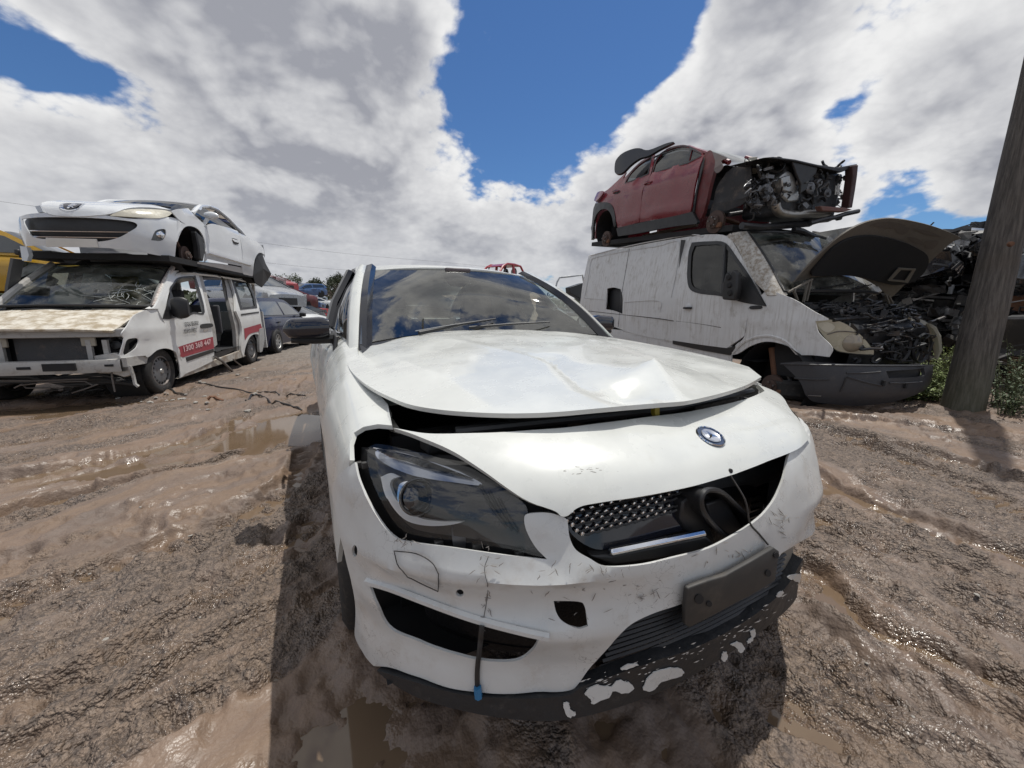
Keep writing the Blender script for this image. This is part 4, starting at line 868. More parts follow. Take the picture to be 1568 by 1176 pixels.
# door mirrors
for sg in (-1, 1):
    mrows = []
    for k, t in enumerate(np.linspace(0, 1, 11)):
        x = sg*(.825+.205*t); h = .058*(1-.10*t)*(1-(max(0, t-.82)/.18)**2*.75)*(.75+.25*min(1, t/.15)); dp = .062*(1-(max(0, t-.75)/.25)**2*.7)
        zc = 1.018-.006*t
        ring = [(x, .79+dp*math.copysign(abs(math.cos(a))**.55, math.cos(a))+.02*t, zc+h*math.copysign(abs(math.sin(a))**.55, math.sin(a))*(1 if math.sin(a) > 0 else .85)) for a in np.linspace(0, 2*math.pi, 19)[:-1]]
        mrows.append(ring)
    mm = MB().grid(mrows, closed=True); n0 = len(mm.v); mm.add(mrows[0], [tuple(range(18))]); mm.add(mrows[-1], [tuple(range(18))])
    mo = mm.build('door_mirror', M_gblk, CAR, ang=50)
    MB().tube([(sg*.79, .80, .965), (sg*.90, .79, .958), (sg*1.0, .79, .960)], [.028, .020, .014], 8).build('mirror_foot', M_blk, mo)
    MB().prism([(sg*.80, .68, .90), (sg*.80, .92, .95), (sg*.79, .92, 1.0), (sg*.785, .72, .98)], (sg*.02, 0, 0)).build('mirror_base', M_blk, mo, bevel=.006)
    MB().ngon([(sg*(.84+.16*a), .858, .965+.07*b) for a, b in ((0, 0), (1, .05), (1, .85), (0, 1))]).build('mirror_glass', M_chr, mo)
# wheels
def road_wheel(name, parent, c, r=.318, w=.22, rimr=.225, axis=(1, 0, 0), spokes=5, rim_m=None, dark=True, flat=0.0):
    c = Vector(c); ax = Vector(axis).normalized()
    e = Vector((0, 0, 0))
    wl_ = bpy.data.objects.new(name, None); COL.objects.link(wl_); wl_.parent = parent; wl_.location = c; wl_.empty_display_size = .1
    t = MB().lathe([(rimr, -w*.40), (rimr+.02, -w*.47), (r-.045, -w*.5), (r-.012, -w*.43), (r, -w*.30), (r, w*.30), (r-.012, w*.43), (r-.045, w*.5), (rimr+.02, w*.47), (rimr, w*.40)], e, ax, 32)
    if flat:
        t.v = [(x, y, max(z, -r+flat)) for x, y, z in t.v]
    t.build('tyre', M_rub, wl_, ang=50)
    rm = rim_m or M_alu
    rim = MB().lathe([(rimr+.004, w*.42), (rimr-.012, w*.43), (rimr-.022, w*.30), (rimr-.03, -w*.3), (rimr, -w*.42)], e, ax, 32)
    u = ax.orthogonal().normalized(); v = ax.cross(u)
    for k in range(spokes):
        a = 2*math.pi*k/spokes; d = u*math.cos(a)+v*math.sin(a); s = v*math.cos(a)-u*math.sin(a)
        rim.prism([d*.03-s*.030+ax*w*.30, d*(rimr-.02)-s*.024+ax*w*.38, d*(rimr-.02)+s*.024+ax*w*.38, d*.03+s*.030+ax*w*.30], -ax*.03)
    rim.lathe([(0, w*.34), (.05, w*.33), (.062, w*.26)], e, ax, 16)
    rim.build('rim', rm, wl_, ang=40)
    MB().lathe([(0, w*.05), (rimr-.045, w*.05), (rimr-.045, 0)], e, ax, 24).build('brake_disc', M_steel, wl_)
    return wl_
rimd = mat('dark_rim', (.05, .05, .055), .3, metal=.6, dirt=.4)
for sx_, sy_ in ((-1, 0), (1, 0), (-1, 2.70), (1, 2.70)):
    road_wheel('wheel', CAR, (sx_*.775, sy_, .305), axis=(sx_, 0, 0), rim_m=rimd, spokes=10 if False else 5)
for sg in (-1, 1):
    for y in (0, 2.7):
        MB().lathe([(0, -.16), (.36, -.16), (.36, .10)], (sg*.75, y, .34), (sg, 0, 0), 24).build('arch_liner', M_dark, CAR)
# ------------------------------------------------------------------ left: white people carrier with red stripes
M_vwhite = mat('van_white', (.64, .64, .62), .38, coat=.2, dirt=.28, dirtcol=(.40, .34, .27), dscale=2.2)
M_vgrey = mat('van_crossmember', (.38, .37, .35), .5, dirt=.45, dirtcol=(.15, .12, .09), dscale=5)
M_red = mat('stripe_red', (.30, .035, .05), .45, dirt=.2, dirtcol=(.3, .2, .17))
M_print = mat('print_black', (.02, .02, .022), .5)
M_printw = mat('print_pink', (.62, .42, .42), .5)
LVF = Frame((-3.65, 5.54, 0), R(-12.07))
LV = thing('people_carrier', 'white delivery van with a red stripe, its nose stripped and its sliding door missing', 'van', LVF)
def lvs(y, z):
    x = .93-.20*max(0, (z-1.05)/.7)**1.25 - .02*max(0, (.5-z)/.5)
    if y < .2: x -= .10*((.2-y)/.8)**2
    if y > 3.6: x -= .06*((y-3.6)/.4)**2
    x += .012*math.exp(-((z-.86)/.05)**2)
    return (x, y, z)
LS = Surf(lvs, -.65, 4.25, .15, 1.85, 90, 50, LVF)
def z1(px, py): return (px/2.904, 280+py/2.904)   # first zoom tile to photo pixels
def Z1(pts): return [z1(*p[:2])+((True,) if len(p) > 2 else ()) for p in pts]
def lp(name, pts, m, holes=(), par=LV, off=0.0, res=.09, n=4, tile=True, **kw):
    f = Z1 if tile else (lambda q: q)
    return LS.panel(name, crv(f(pts), n=n), [crv(f(h), n=n) for h in holes], res, m, par, off=off, **kw)
win_f = [(752, 486), (770, 445), (795, 420, True), (858, 415), (872, 425, True), (910, 574, True), (860, 582), (790, 600), (735, 560, True)]
fd = lp('front_door', [(700, 560, True), (735, 500), (768, 428), (800, 398), (868, 398), (884, 408, True), (915, 540), (944, 660), (952, 740), (951, 790, True), (880, 825), (822, 850, True), (805, 800), (780, 735), (745, 650)], M_vwhite, [win_f], solid=.04)
lp('door_mirror_patch', [(722, 604, True), (742, 535), (760, 482, True), (778, 540), (792, 596, True), (750, 606)], M_blk, par=fd, off=.006, solid=.02)
lp('window_seal', [(752, 486), (770, 445), (795, 420), (858, 415), (872, 425), (910, 574), (860, 582), (790, 600)], M_blk, [[(760, 490), (776, 450), (798, 427), (855, 422), (866, 430), (900, 568), (858, 574), (792, 590)]], par=fd, off=.004)
lp('rubbing_strip', [(826, 777, True), (948, 738, True), (951, 752, True), (830, 795, True)], M_blk, par=fd, off=.006, solid=.02)
lp('red_stripe', [(790, 730, True), (870, 705), (946, 684, True), (951, 736, True), (880, 755), (812, 776, True), (800, 755)], M_red, par=fd, off=.004)
lp('handle_recess', [(893, 630), (938, 626), (940, 640), (896, 646)], M_blk, par=fd, off=.012, solid=.02)
lp('silver_plate', [(905, 652), (925, 650), (925, 658), (906, 660)], M_chr, par=fd, off=.006)
# lettering on the door
def lettering(text, frame, surf, px0, px1, hgt, m, par, name='lettering', off=.012, bold=0.0):
    """flat print following the panel: start and end given in photo pixels on the surface"""
    a = Vector(surf.f(*surf.hit(*px0))); b = Vector(surf.f(*surf.hit(*px1)))
    cu = bpy.data.curves.new(name, 'FONT'); cu.body = text; cu.size = 1; cu.offset = bold; cu.space_character = 1.05
    ob = bpy.data.objects.new(name, cu); COL.objects.link(ob)
    bpy.context.view_layer.update()
    dg = bpy.context.evaluated_depsgraph_get(); me = bpy.data.meshes.new_from_object(ob.evaluated_get(dg))
    bpy.data.objects.remove(ob)
    xs = [v.co.x for v in me.vertices]; ys = [v.co.y for v in me.vertices]
    w = max(xs)-min(xs); h = max(ys)-min(ys); X = (b-a); L = X.length; X.normalize()
    for v in me.vertices:
        t = (v.co.x-min(xs))/w; s_ = (v.co.y-min(ys))/h
        q = a+X*(t*L); z = q.z+s_*hgt; p = Vector(surf.f(q.y, z)); v.co = p+surf.nrm(q.y, z)*off
    return link_mesh(name, me, m, par, smooth=False)
lettering('LOCAL DELIVERY', LVF, LS, z1(820, 640), z1(884, 632), .065, M_print, fd, bold=.02)
lettering('7 DAYS A WEEK', LVF, LS, z1(813, 672), z1(871, 664), .065, M_print, fd, bold=.02)
lettering('1300 368 447', LVF, LS, z1(815, 752), z1(936, 716), .085, M_printw, fd, bold=.03)
# wing: creased, with the torn headlamp opening
warch = [(648, 905), (655, 830), (680, 770), (715, 742), (755, 745), (785, 790), (797, 850)]
wg = lp('front_wing', [(640, 568, True), (700, 560), (730, 605), (762, 690), (790, 745), (804, 800), (822, 850, True), (800, 868, True), (795, 800), (772, 752), (735, 736), (695, 745), (665, 775), (652, 768, True), (600, 772), (545, 780), (548, 690, True), (535, 670), (560, 640), (600, 590)], M_vwhite,
        [[(560, 700), (600, 690), (618, 700), (610, 730), (585, 755), (560, 765), (555, 740)]], solid=.012,
        disp=lambda u, v: .035*float(fbm(u*3.2+4, v*3.6, 3, 401))+.02*math.exp(-((v-.86)/.03)**2)*math.exp(-((u+.35)/.3)**2))
lp('red_stripe', [(775, 728, True), (790, 730, True), (800, 755), (812, 776, True), (796, 772, True), (786, 750)], M_red, par=wg, off=.012)
lp('windscreen_pillar', [(640, 560, True), (690, 548), (738, 440), (752, 392, True), (800, 390), (780, 405), (745, 478), (704, 560, True)], M_vwhite, off=.004, solid=.03)
sill = lp('sill', [(822, 850, True), (951, 792, True), (1075, 745, True), (1095, 770, True), (960, 815), (800, 870, True)], mat('sill_muddy', (.45, .43, .38), .6, dirt=.8, dirtcol=(.22, .16, .11)), off=-.01, solid=.05)
lp('step', [(951, 770), (1055, 730), (1062, 742), (955, 792)], M_blk, off=-.06, solid=.02)
# rear quarter with its window, sliding door pillar
rq = lp('rear_quarter', [(1022, 422, True), (1080, 425), (1118, 432, True), (1145, 520), (1160, 600), (1170, 680), (1166, 745, True), (1160, 690), (1140, 672), (1112, 685), (1092, 730), (1084, 775, True), (1072, 740), (1075, 640), (1050, 570, True), (1045, 500)], M_vwhite,
        [[(1034, 434, True), (1100, 442, True), (1128, 500), (1139, 553, True), (1072, 560, True), (1055, 500)]], solid=.04)
lp('quarter_glass', [(1034, 434, True), (1100, 442, True), (1128, 500), (1139, 553, True), (1072, 560, True), (1055, 500)], glass('side_glass', (.62, .68, .66), dirt=.1), par=rq, off=-.01)
lp('quarter_seal', [(1030, 430, True), (1103, 438, True), (1132, 500), (1143, 557, True), (1068, 565, True), (1050, 500)], M_blk, [[(1040, 440, True), (1097, 447, True), (1122, 500), (1132, 548, True), (1076, 555, True), (1060, 500)]], par=rq, off=.006)
lp('red_stripe', [(1084, 648, True), (1158, 626, True), (1162, 655), (1110, 672), (1088, 700, True)], M_red, par=rq, off=.006)
lp('door_track', [(1070, 583, True), (1150, 572, True), (1151, 578, True), (1071, 590, True)], M_blk, par=rq, off=.006)
lp('door_pillar', [(884, 404, True), (905, 408), (935, 520), (965, 640), (975, 720, True), (951, 730), (940, 650), (912, 530)], M_vgrey, off=-.03, solid=.05)
lp('rear_pillar', [(1010, 415, True), (1030, 420), (1060, 520), (1085, 640), (1095, 770, True), (1068, 745), (1060, 650), (1040, 560), (1018, 470)], M_vgrey, off=-.05, solid=.06)
lp('rear_bumper_corner', [(1150, 650, True), (1168, 645, True), (1172, 700), (1162, 750, True), (1150, 745)], mat('bumper_grey', (.33, .33, .32), .5, dirt=.3), off=.02, solid=.05)
# hull: roof, floor, far side with window openings, tail, seats
roofm = MB(); roofm.grid([[(x, y, z-.10*(abs(x)/.76)**3) for x in np.linspace(-.76, .76, 13)] for y, z in ((.92, 1.745), (1.4, 1.80), (2.2, 1.83), (3.2, 1.84), (4.12, 1.80))])
roofm.build('roof', M_vwhite, LV, solid=.03)
MB().grid([[(x, y, .42) for x in np.linspace(-.9, .9, 5)] for y in (.1, 1, 2, 4.1)]).build('floor', M_dark, LV)
fs = MB()
def fx(z): return -(.93-.20*max(0, (z-1.05)/.7)**1.25)
fs.grid([[(fx(z), y, z) for y in (-.4, .3, 2, 4.1)] for z in (.2, .6, 1.08)])
for y0, y1 in ((.35, .5), (1.35, 1.5), (2.55, 2.7), (3.75, 4.12)): fs.grid([[(fx(z), y, z) for y in (y0, y1)] for z in (1.08, 1.4, 1.76)])
fs.build('far_side', mat('inside_trim', (.10, .10, .10), .7, dirt=.3), LV, solid=.03)
fg = MB(); fg.grid([[(fx(z)-.01, y, z) for y in (.5, 4.0)] for z in (1.08, 1.4, 1.74)]); fg.build('far_windows', MATS['side_glass'], LV)
tg = MB(); tg.grid([[(x, 4.12+.05*(1.8-z), z) for x in (-.85, -.4, .4, .85)] for z in (.25, .7, 1.08)]); tg.grid([[(x, 4.13, z) for x in (-.8, -.70)] for z in (1.08, 1.75)]); tg.grid([[(x, 4.13, z) for x in (.68, .74)] for z in (1.08, 1.75)]); tg.build('tailgate', M_vwhite, LV, solid=.04)
for x in (-.45, .42):
    MB().grid([[(x+w_*a, y, z) for a in np.linspace(-1, 1, 7)] for y, z, w_ in ((.95, .72, .24), (1.35, .72, .25), (1.45, 1.15, .25), (1.5, 1.22, .15), (1.52, 1.42, .14))]).build('seat', mat('cloth_grey', (.055, .055, .06), .85), LV, solid=.10)
MB().grid([[(x, y, z) for x in np.linspace(-.85, .85, 9)] for y, z in ((.18, 1.12), (.5, 1.10), (.62, 1.0), (.60, .6))]).build('dashboard', mat('dash_dark', (.03, .031, .032), .6), LV)
MB().box((.1, 2.0, .95), (1.5, .05, .5)).build('bench', MATS['cloth_grey'], LV, bevel=.03)
MB().box((-.12, 1.35, 1.45), (.34, .02, .34)).build('yellow_card', mat('card_yellow', (.24, .21, .05), .7), LV)
MB().prism([(-.62, .55, 1.16), (-.22, .55, 1.14), (-.22, .62, 1.36), (-.36, .66, 1.45), (-.56, .62, 1.36)], (0, .05, 0)).build('airbag', mat('airbag_cloth', (.42, .43, .43), .85), LV, bevel=.02)
# cracked windscreen
def lws(u, w): return (u*(.80-.10*w), .13+.80*w-.10*(1-abs(u)**2)*(1-.3*w)-.04*math.sin(math.pi*w), 1.155+.585*w+.015*(1-u*u))
MB().grid([[lws(u, w) for u in np.linspace(-1, 1, 21)] for w in np.linspace(0, 1, 9)]).build('windscreen', glass('dirty_screen', (.42, .50, .46), .05, dirt=.42), LV)
cr = MB()
for k in range(34):
    w0 = random.uniform(.02, .45); u0 = random.uniform(.35, .98); a = random.uniform(0, 6.28); L = random.uniform(.05, .32)
    P = [Vector(lws(max(-1, min(1, u0+math.cos(a)*L*t+random.uniform(-.02, .02))), max(0, min(1, w0+.7*math.sin(a)*L*t))))+Vector((0, -.006, .004)) for t in np.linspace(0, 1, 4)]
    cr.tube(P, .0018, 4)
cr.build('glass_cracks', mat('crack_white', (.55, .58, .55), .4), LV)['kind'] = 'stuff'
sealp = [lws(u, 0) for u in np.linspace(-1, 1, 9)]+[lws(1, w) for w in np.linspace(.15, 1, 6)]+[lws(u, 1) for u in np.linspace(1, -1, 9)]+[lws(-1, w) for w in np.linspace(.85, .15, 5)]
MB().tube(sealp, .018, 6, closed=True).build('windscreen_seal', M_blk, LV)
MB().tube([lws(-1, w) for w in np.linspace(0, 1, 6)], .045, 8).build('windscreen_pillar', M_vgrey, LV)
MB().tube([lws(1, w)+np.array((.03, .02, 0)) for w in np.linspace(0, 1, 6)], .03, 8).build('rusty_pillar_edge', mat('peeling_paint', (.55, .50, .46), .6, dirt=.7, dirtcol=(.14, .07, .05), dscale=16), LV)
# bonnet with peeling lacquer
M_peel = mat('peeling_bonnet', (.62, .58, .50), .55, dirt=.75, dirtcol=(.27, .20, .11), dscale=3.2)
def lhood(u, w):   # w: 0 at the windscreen, 1 at the front
    x = u*(.80-.03*w); y = .12-.68*w-.10*(1-u*u)*(.3+.7*w); z = 1.135-.20*w-.035*w*w-.035*abs(u)**3+.012*float(fbm(u*3, w*2+3, 2, 411))
    return (x, y, z)
bo = MB().grid([[lhood(u, w) for u in np.linspace(-1, .97, 29)] for w in np.linspace(0, 1, 13)]).build('bonnet', M_peel, LV, solid=.025); bo['label'] = 'bonnet with peeling tan paint'
for k, (u0, u1, w) in enumerate(((-.75, .25, .055), (-.62, .05, .095))):
    MB().tube([Vector(lhood(u, w))+Vector((0, 0, .005)) for u in np.linspace(u0, u1, 8)], .011, 5).build('wiper_slot', M_blk, LV)
MB().bar(LVF.at(226, 478, x=.80), LVF.at(205, 506, x=.76), .03, .02).build('wing_rail', M_blk, LV)
# stripped nose: slam panel, radiator, crash beam, brackets, hoses
MB().grid([[(x, -.50-.08*(1-(x/.85)**2)+dy, z) for x in np.linspace(-.85, .82, 13)] for dy, z in ((.1, .90), (0, .885), (0, .80), (.05, .79))]).build('slam_panel', M_vgrey, LV, ang=60)
rad = MB().box((.08, -.42, .66), (.72, .05, .34)).build('radiator', mat('radiator_grey', (.05, .05, .052), .5, dirt=.4, bump=.6, bscale=120), LV)
MB().box((-.62, -.42, .66), (.5, .06, .34)).build('condenser', mat('fin_grey', (.12, .12, .12), .5, metal=.4, dirt=.4), LV)
for x in (-.36, .46): MB().box((x, -.50, .76), (.14, .03, .14)).build('bracket', mat('beige_bracket', (.34, .31, .25), .6, dirt=.4), LV, bevel=.008)
for x in (-.36, .46, .62): MB().box((x, -.50, .62), (.05, .035, .28)).build('upright', M_vgrey, LV)
beamz = MB()
beamz.grid([[(x, -.60-.10*(1-(x/.85)**2)+dy, z) for x in np.linspace(-.95, .80, 15)] for dy, z in ((.08, .54), (0, .535), (-.01, .50), (-.01, .43), (0, .39), (.08, .385))])
cb_ = beamz.build('crash_beam', M_vgrey, LV, ang=50)
for x0, x1, h in ((.12, .42, .085), (-.80, -.66, .03), (-.10, .02, .03), (-.42, -.38, .025), (.66, .74, .025)):
    xm = (x0+x1)/2; MB().box((xm, -.60-.10*(1-(xm/.85)**2)-.008, .47), (x1-x0, .02, h)).build('beam_slot', M_dark, cb_)
MB().prism([LVF.at(x, y, y=-.55) for x, y in ((143, 545), (175, 540), (196, 550), (200, 575), (190, 578), (170, 572), (150, 572))], (0, .06, 0)).build('beam_end', mat('torn_alloy', (.45, .44, .42), .4, metal=.5, dirt=.5), LV, bevel=.01)
MB().prism([LVF.at(x, y, x=.86) for x, y in ((193, 548), (228, 542), (226, 556), (205, 560), (196, 562))], (-.05, 0, 0)).build('wing_bracket', M_vgrey, LV)
MB().tube([LVF.at(x, y, y=-.62) for x, y in ((199, 560), (204, 575), (207, 588), (212, 592))], .02, 6).build('stay', M_vgrey, LV)
for a in (((30, 590), (75, 585), (130, 584), (142, 590)), ((22, 594), (34, 588), (40, 594), (78, 594)), ((110, 602), (135, 594), (150, 588)), ((170, 560), (172, 580), (176, 600)), ((0, 583), (60, 583), (135, 580)), ((90, 598), (97, 596))):
    MB().tube([LVF.at(x, y, y=-.55) for x, y in a], .009, 5).build('pipe', M_steel, LV)
for px, py in ((165, 520), (178, 528), (188, 514)):
    MB().lathe([(0, .02), (.05, .01), (.06, -.03), (.05, -.06)], LVF.at(px, py, y=-.42), (random.uniform(-.3, .3), -1, .2), 12).build('lamp_remains', M_blk, LV)
MB().box((.0, -.2, .62), (1.4, .3, .5)).build('engine_block', M_dark, LV)
MB().lathe([(0, .03), (.03, .025), (.035, -.03)], LVF.at(188, 583, y=-.4), (.2, -1, 0), 12).build('tow_eye', M_steel, LV)
for k in range(5): MB().tube([(x, -.35+random.uniform(-.1, .1), .30+random.uniform(-.1, .08)) for x in np.linspace(-.9, .8, 6)], random.uniform(.012, .03), 6).build('undertray_pipe', M_blk, LV)
# mirror, wheels with covers
mp_ = LVF.at(*z1(802, 555), x=1.04)
mr = MB()
rows = []
for t in np.linspace(0, 1, 7):
    h = .15*(1-.25*abs(2*t-1)**2.5); d = .055*(1-.5*abs(2*t-1)**2)
    rows.append([mp_+Vector((-.10+.20*t, d*math.copysign(abs(math.cos(a))**.6, math.cos(a)), h*math.copysign(abs(math.sin(a))**.6, math.sin(a)))) for a in np.linspace(0, 2*math.pi, 15)[:-1]])
mr.grid(rows, closed=True); mr.add(rows[0], [tuple(range(14))]); mr.add(rows[-1], [tuple(range(14))])
mo = mr.build('door_mirror', M_blk, fd, ang=60)
MB().bar(mp_+Vector((-.08, .02, -.05)), mp_+Vector((-.17, .06, -.07)), .05, .06).build('mirror_arm', M_blk, fd)
capm = mat('wheel_cover', (.13, .135, .14), .5, dirt=.5, dirtcol=(.15, .12, .10))
def van_wheel(par, c, r, ax, flat=.03):
    w = road_wheel('wheel', par, c, r=r, w=.20, rimr=.20, axis=ax, spokes=0, rim_m=M_steel, flat=flat)
    a = Vector(ax); u = a.orthogonal().normalized(); v = a.cross(u)
    MB().lathe([(0, .085), (.05, .085), (.09, .075), (.13, .078), (.185, .06), (.196, .04)], (0, 0, 0), a, 28).build('wheel_cover', capm, w)
    for k in range(16):
        q = 2*math.pi*k/16; d = u*math.cos(q)+v*math.sin(q); s = v*math.cos(q)-u*math.sin(q)
        MB().prism([d*.145-s*.010+a*.074, d*.178-s*.012+a*.066, d*.178+s*.012+a*.066, d*.145+s*.010+a*.074], a*.004).build('vent', M_dark, w)
    MB().lathe([(0, .095), (.03, .093), (.034, .085)], (0, 0, 0), a, 16).build('hub_badge', M_alu, w)
    return w
van_wheel(LV, (.78, .02, .30), .315, (1, 0, 0)); van_wheel(LV, (.78, 3.19, .305), .315, (1, 0, 0)); van_wheel(LV, (-.78, .02, .305), .315, (-1, 0, 0)); van_wheel(LV, (-.78, 3.19, .305), .315, (-1, 0, 0))
for y in (.02, 3.19):
    MB().lathe([(0, -.35), (.40, -.35), (.40, .05)], (.80, y, .33), (1, 0, 0), 20).build('arch_liner', M_dark, LV)
# hanging exhaust and hoses by the doorway
MB().tube([LVF.at(x, y, x=.95) for x, y in ((328, 546), (340, 553), (352, 565), (358, 571))], .022, 6).build('loose_exhaust', M_steel, LV)
MB().tube([LVF.at(x, y, x=1.0) for x, y in ((357, 550), (364, 556), (370, 560))], .012, 5).build('loose_pipe', M_steel, LV)
MB().tube([LVF.at(x, y, x=.86) for x, y in ((330, 420), (340, 425), (346, 440), (348, 460))], .008, 5).build('hanging_cable', M_blk, LV)
# ------------------------------------------------------------------ the white coupe stacked on the van
CPF = Frame((-3.37, 6.64, 1.67), R(-13))
CP = thing('white_coupe', 'white two-door coupe stacked on the roof of the stripped van', 'car', CPF)
M_cwhite = mat('coupe_white', (.62, .635, .645), .20, coat=.8, dirt=.12, dirtcol=(.5, .47, .42), dscale=3)
def cfs(u, v):   # front: u across, v up
    a = min(1, abs(u)/.93)
    y0 = float(np.interp(v, [.10, .25, .45, .62, .72, .80, .88, .95, 1.0], [-.80, -.86, -.90, -.90, -.86, -.72, -.45, -.10, .25]))
    w = float(np.interp(v, [.1, .4, .7, .9, 1.0], [.90, .93, .90, .80, .74]))
    return (math.copysign(w*min(1, a**.85*1.0), u) if u else 0.0, y0+(max(y0+.02, -.22+.5*max(0, v-.8))-y0)*(1-(1-a**2.6)**.75), v)
CS = Surf(cfs, -.93, .93, .10, 1.0, 80, 50, CPF)
# bumper / nose, with the wide grille mouth and the fog lamp pocket
mouth = Z1([(97, 160, True), (200, 152), (400, 155), (560, 168), (605, 180), (608, 196), (580, 215), (520, 246), (430, 262), (300, 255), (160, 245), (125, 215)])
bp_px = Z1([(86, 150, True), (140, 137), (280, 130), (400, 135), (495, 148), (600, 160), (740, 152), (800, 165), (836, 190, True), (800, 220), (786, 262), (778, 330, True), (700, 322), (590, 302), (480, 290), (300, 284), (120, 282), (112, 330, True), (100, 330), (92, 300), (86, 240), (82, 180)])
fogp = Z1([(672, 255, True), (690, 215), (720, 205), (737, 210), (735, 240), (715, 258)])
cbm = CS.panel('bumper_cover', crv(bp_px, n=4), [crv(mouth, n=4), crv(fogp, n=3)], .05, M_cwhite, CP, solid=.012, ang=60)
CS.panel('grille', crv(Z1([(90, 150), (400, 150), (615, 172), (600, 225), (430, 272), (120, 255)])), (), .08, M_blk, CP, off=-.06)
for yy, x0, x1 in ((212, 112, 590), (238, 140, 530), (226, 125, 560)):
    CP_P = [Vector(cfs(*CS.hit(*z1(x, yy+(x-x0)*.012))))+Vector((0, .02, 0)) for x in np.linspace(x0, x1, 9)]
    MB().tube(CP_P, .008 if yy != 226 else .004, 5).build('grille_bar', M_chr if yy != 226 else M_blk, CP)
CS.panel('plate_panel', Z1([(207, 244), (430, 250), (440, 286), (210, 284)]), (), .08, mat('panel_white', (.62, .61, .58), .5, dirt=.2), CP, off=.012, solid=.015)
fo = CS.panel('fog_lamp', crv(fogp, n=3), (), .04, mat('lamp_dull', (.20, .20, .19), .25, metal=.4, dirt=.3), CP, off=-.03)
q = CS.hit(*z1(712, 230)); MB().lathe([(0, .01), (.04, .0), (.05, -.02)], Vector(cfs(*q))+Vector((0, -.0, 0)), (.5, -1, 0), 14).build('fog_bulb', M_chr, fo)
ch = CS.panel('headlight', crv(Z1([(488, 147, True), (520, 132), (580, 120), (660, 119), (730, 124), (768, 134, True), (740, 152), (690, 158), (600, 154)]), n=4), (), .04, mat('yellowed_lens', (.52, .49, .40), .22, dirt=.35, dirtcol=(.30, .26, .17), dscale=14, coat=.4), CP, off=.008, solid=.02)
CS.panel('bonnet', crv(Z1([(187, 92, True), (230, 84), (350, 80), (470, 80, True), (640, 92), (760, 122, True), (660, 112), (570, 116), (490, 140), (400, 148), (300, 150), (225, 140), (195, 118)]), n=4), (), .05, M_cwhite, CP, off=.010, solid=.02)
MB().prism([CPF.at(*z1(x, y), y=-.62) for x, y in ((155, 104), (178, 100), (192, 130), (170, 132))], (0, .06, 0)).build('broken_panel', M_cwhite, CP)
# lion badge: rim and a plain rearing beast outline
eb = CS.panel('badge', crv(Z1([(270, 100, True), (300, 94), (382, 97, True), (350, 118), (320, 127), (285, 124), (268, 112)]), n=4), (), .03, M_chr, CP, off=.014, solid=.015)
CS.panel('badge_field', crv(Z1([(284, 101, True), (305, 97), (368, 99, True), (345, 113), (318, 121), (292, 119)]), n=4), (), .03, mat('badge_dark', (.07, .07, .08), .3), eb, off=.019)
CS.panel('badge_figure', crv(Z1([(305, 117), (310, 108), (318, 104), (325, 99), (335, 98), (341, 102), (336, 105), (348, 104), (342, 109), (331, 110), (334, 117), (326, 113), (318, 112), (314, 118)]), n=3), (), .02, M_chr, eb, off=.024, solid=.004)
# side
def cps(y, z):
    x = .90-.05*max(0, (.45-z)/.3)**2-.04*max(0, z-.6)
    if y > 1.9: x += .03*math.exp(-((y-2.5)/.45)**2)*math.exp(-((z-.75)/.2)**2)-.10*max(0, (y-2.9)/.5)**2
    if y < -.2: x -= .30*((-.2-y)/.6)**2
    x -= .30*max(0, (z-.92)/.4)**1.1
    x += .012*math.exp(-((z-.38)/.03)**2)
    return (x, y, z)
CSS = Surf(cps, -.62, 3.4, .10, 1.36, 80, 50, CPF)
def cp(name, pts, m, holes=(), par=CP, off=0.0, n=4, res=.07, **kw): return CSS.panel(name, crv(Z1(pts), n=n), [crv(Z1(h), n=n) for h in holes], res, m, par, off=off, **kw)
cp('wing_top', [(762, 126, True), (800, 116), (838, 112, True), (868, 146, True), (918, 192, True), (880, 196), (836, 190, True), (800, 166)], M_cwhite, off=-.004, solid=.015)
cp('front_wing', [(790, 168, True), (830, 186), (880, 190), (915, 200), (930, 260), (925, 330), (912, 352, True), (915, 290), (905, 240), (880, 205), (845, 192), (818, 200), (800, 230), (786, 262)], M_cwhite, solid=.015)
cdr = cp('door', [(918, 196, True), (940, 182), (980, 190), (1040, 208), (1062, 225), (1075, 300), (1078, 372, True), (1000, 356), (918, 336, True), (932, 262)], M_cwhite, solid=.03)
cp('rear_wing', [(1062, 222, True), (1100, 240), (1150, 268), (1175, 300), (1182, 330, True), (1170, 315), (1150, 312), (1132, 345), (1124, 415, True), (1080, 402), (1078, 300)], M_cwhite, solid=.015)
cp('sill', [(880, 352, True), (1000, 364), (1078, 378), (1122, 400, True), (1118, 418, True), (1000, 388), (878, 372, True)], mat('coupe_sill', (.42, .42, .42), .35, coat=.3, dirt=.4), off=-.005, solid=.05)
cp('handle', [(1034, 250), (1056, 258), (1056, 266), (1036, 260)], M_cwhite, par=cdr, off=.02, solid=.02)
cp('handle_cup', [(1032, 247), (1056, 254), (1060, 272), (1040, 272)], M_grey, par=cdr, off=.004)
MB().tube([Vector(cps(y, .37-.02*y/2))+Vector((.008, 0, 0)) for y in np.linspace(.45, 2.2, 8)], .012, 5).build('side_moulding', M_chr, cdr)
cp('side_window', [(862, 150, True), (890, 112), (915, 112), (985, 165), (1040, 205, True), (985, 192), (930, 178), (890, 165)], M_dglass, off=-.012)
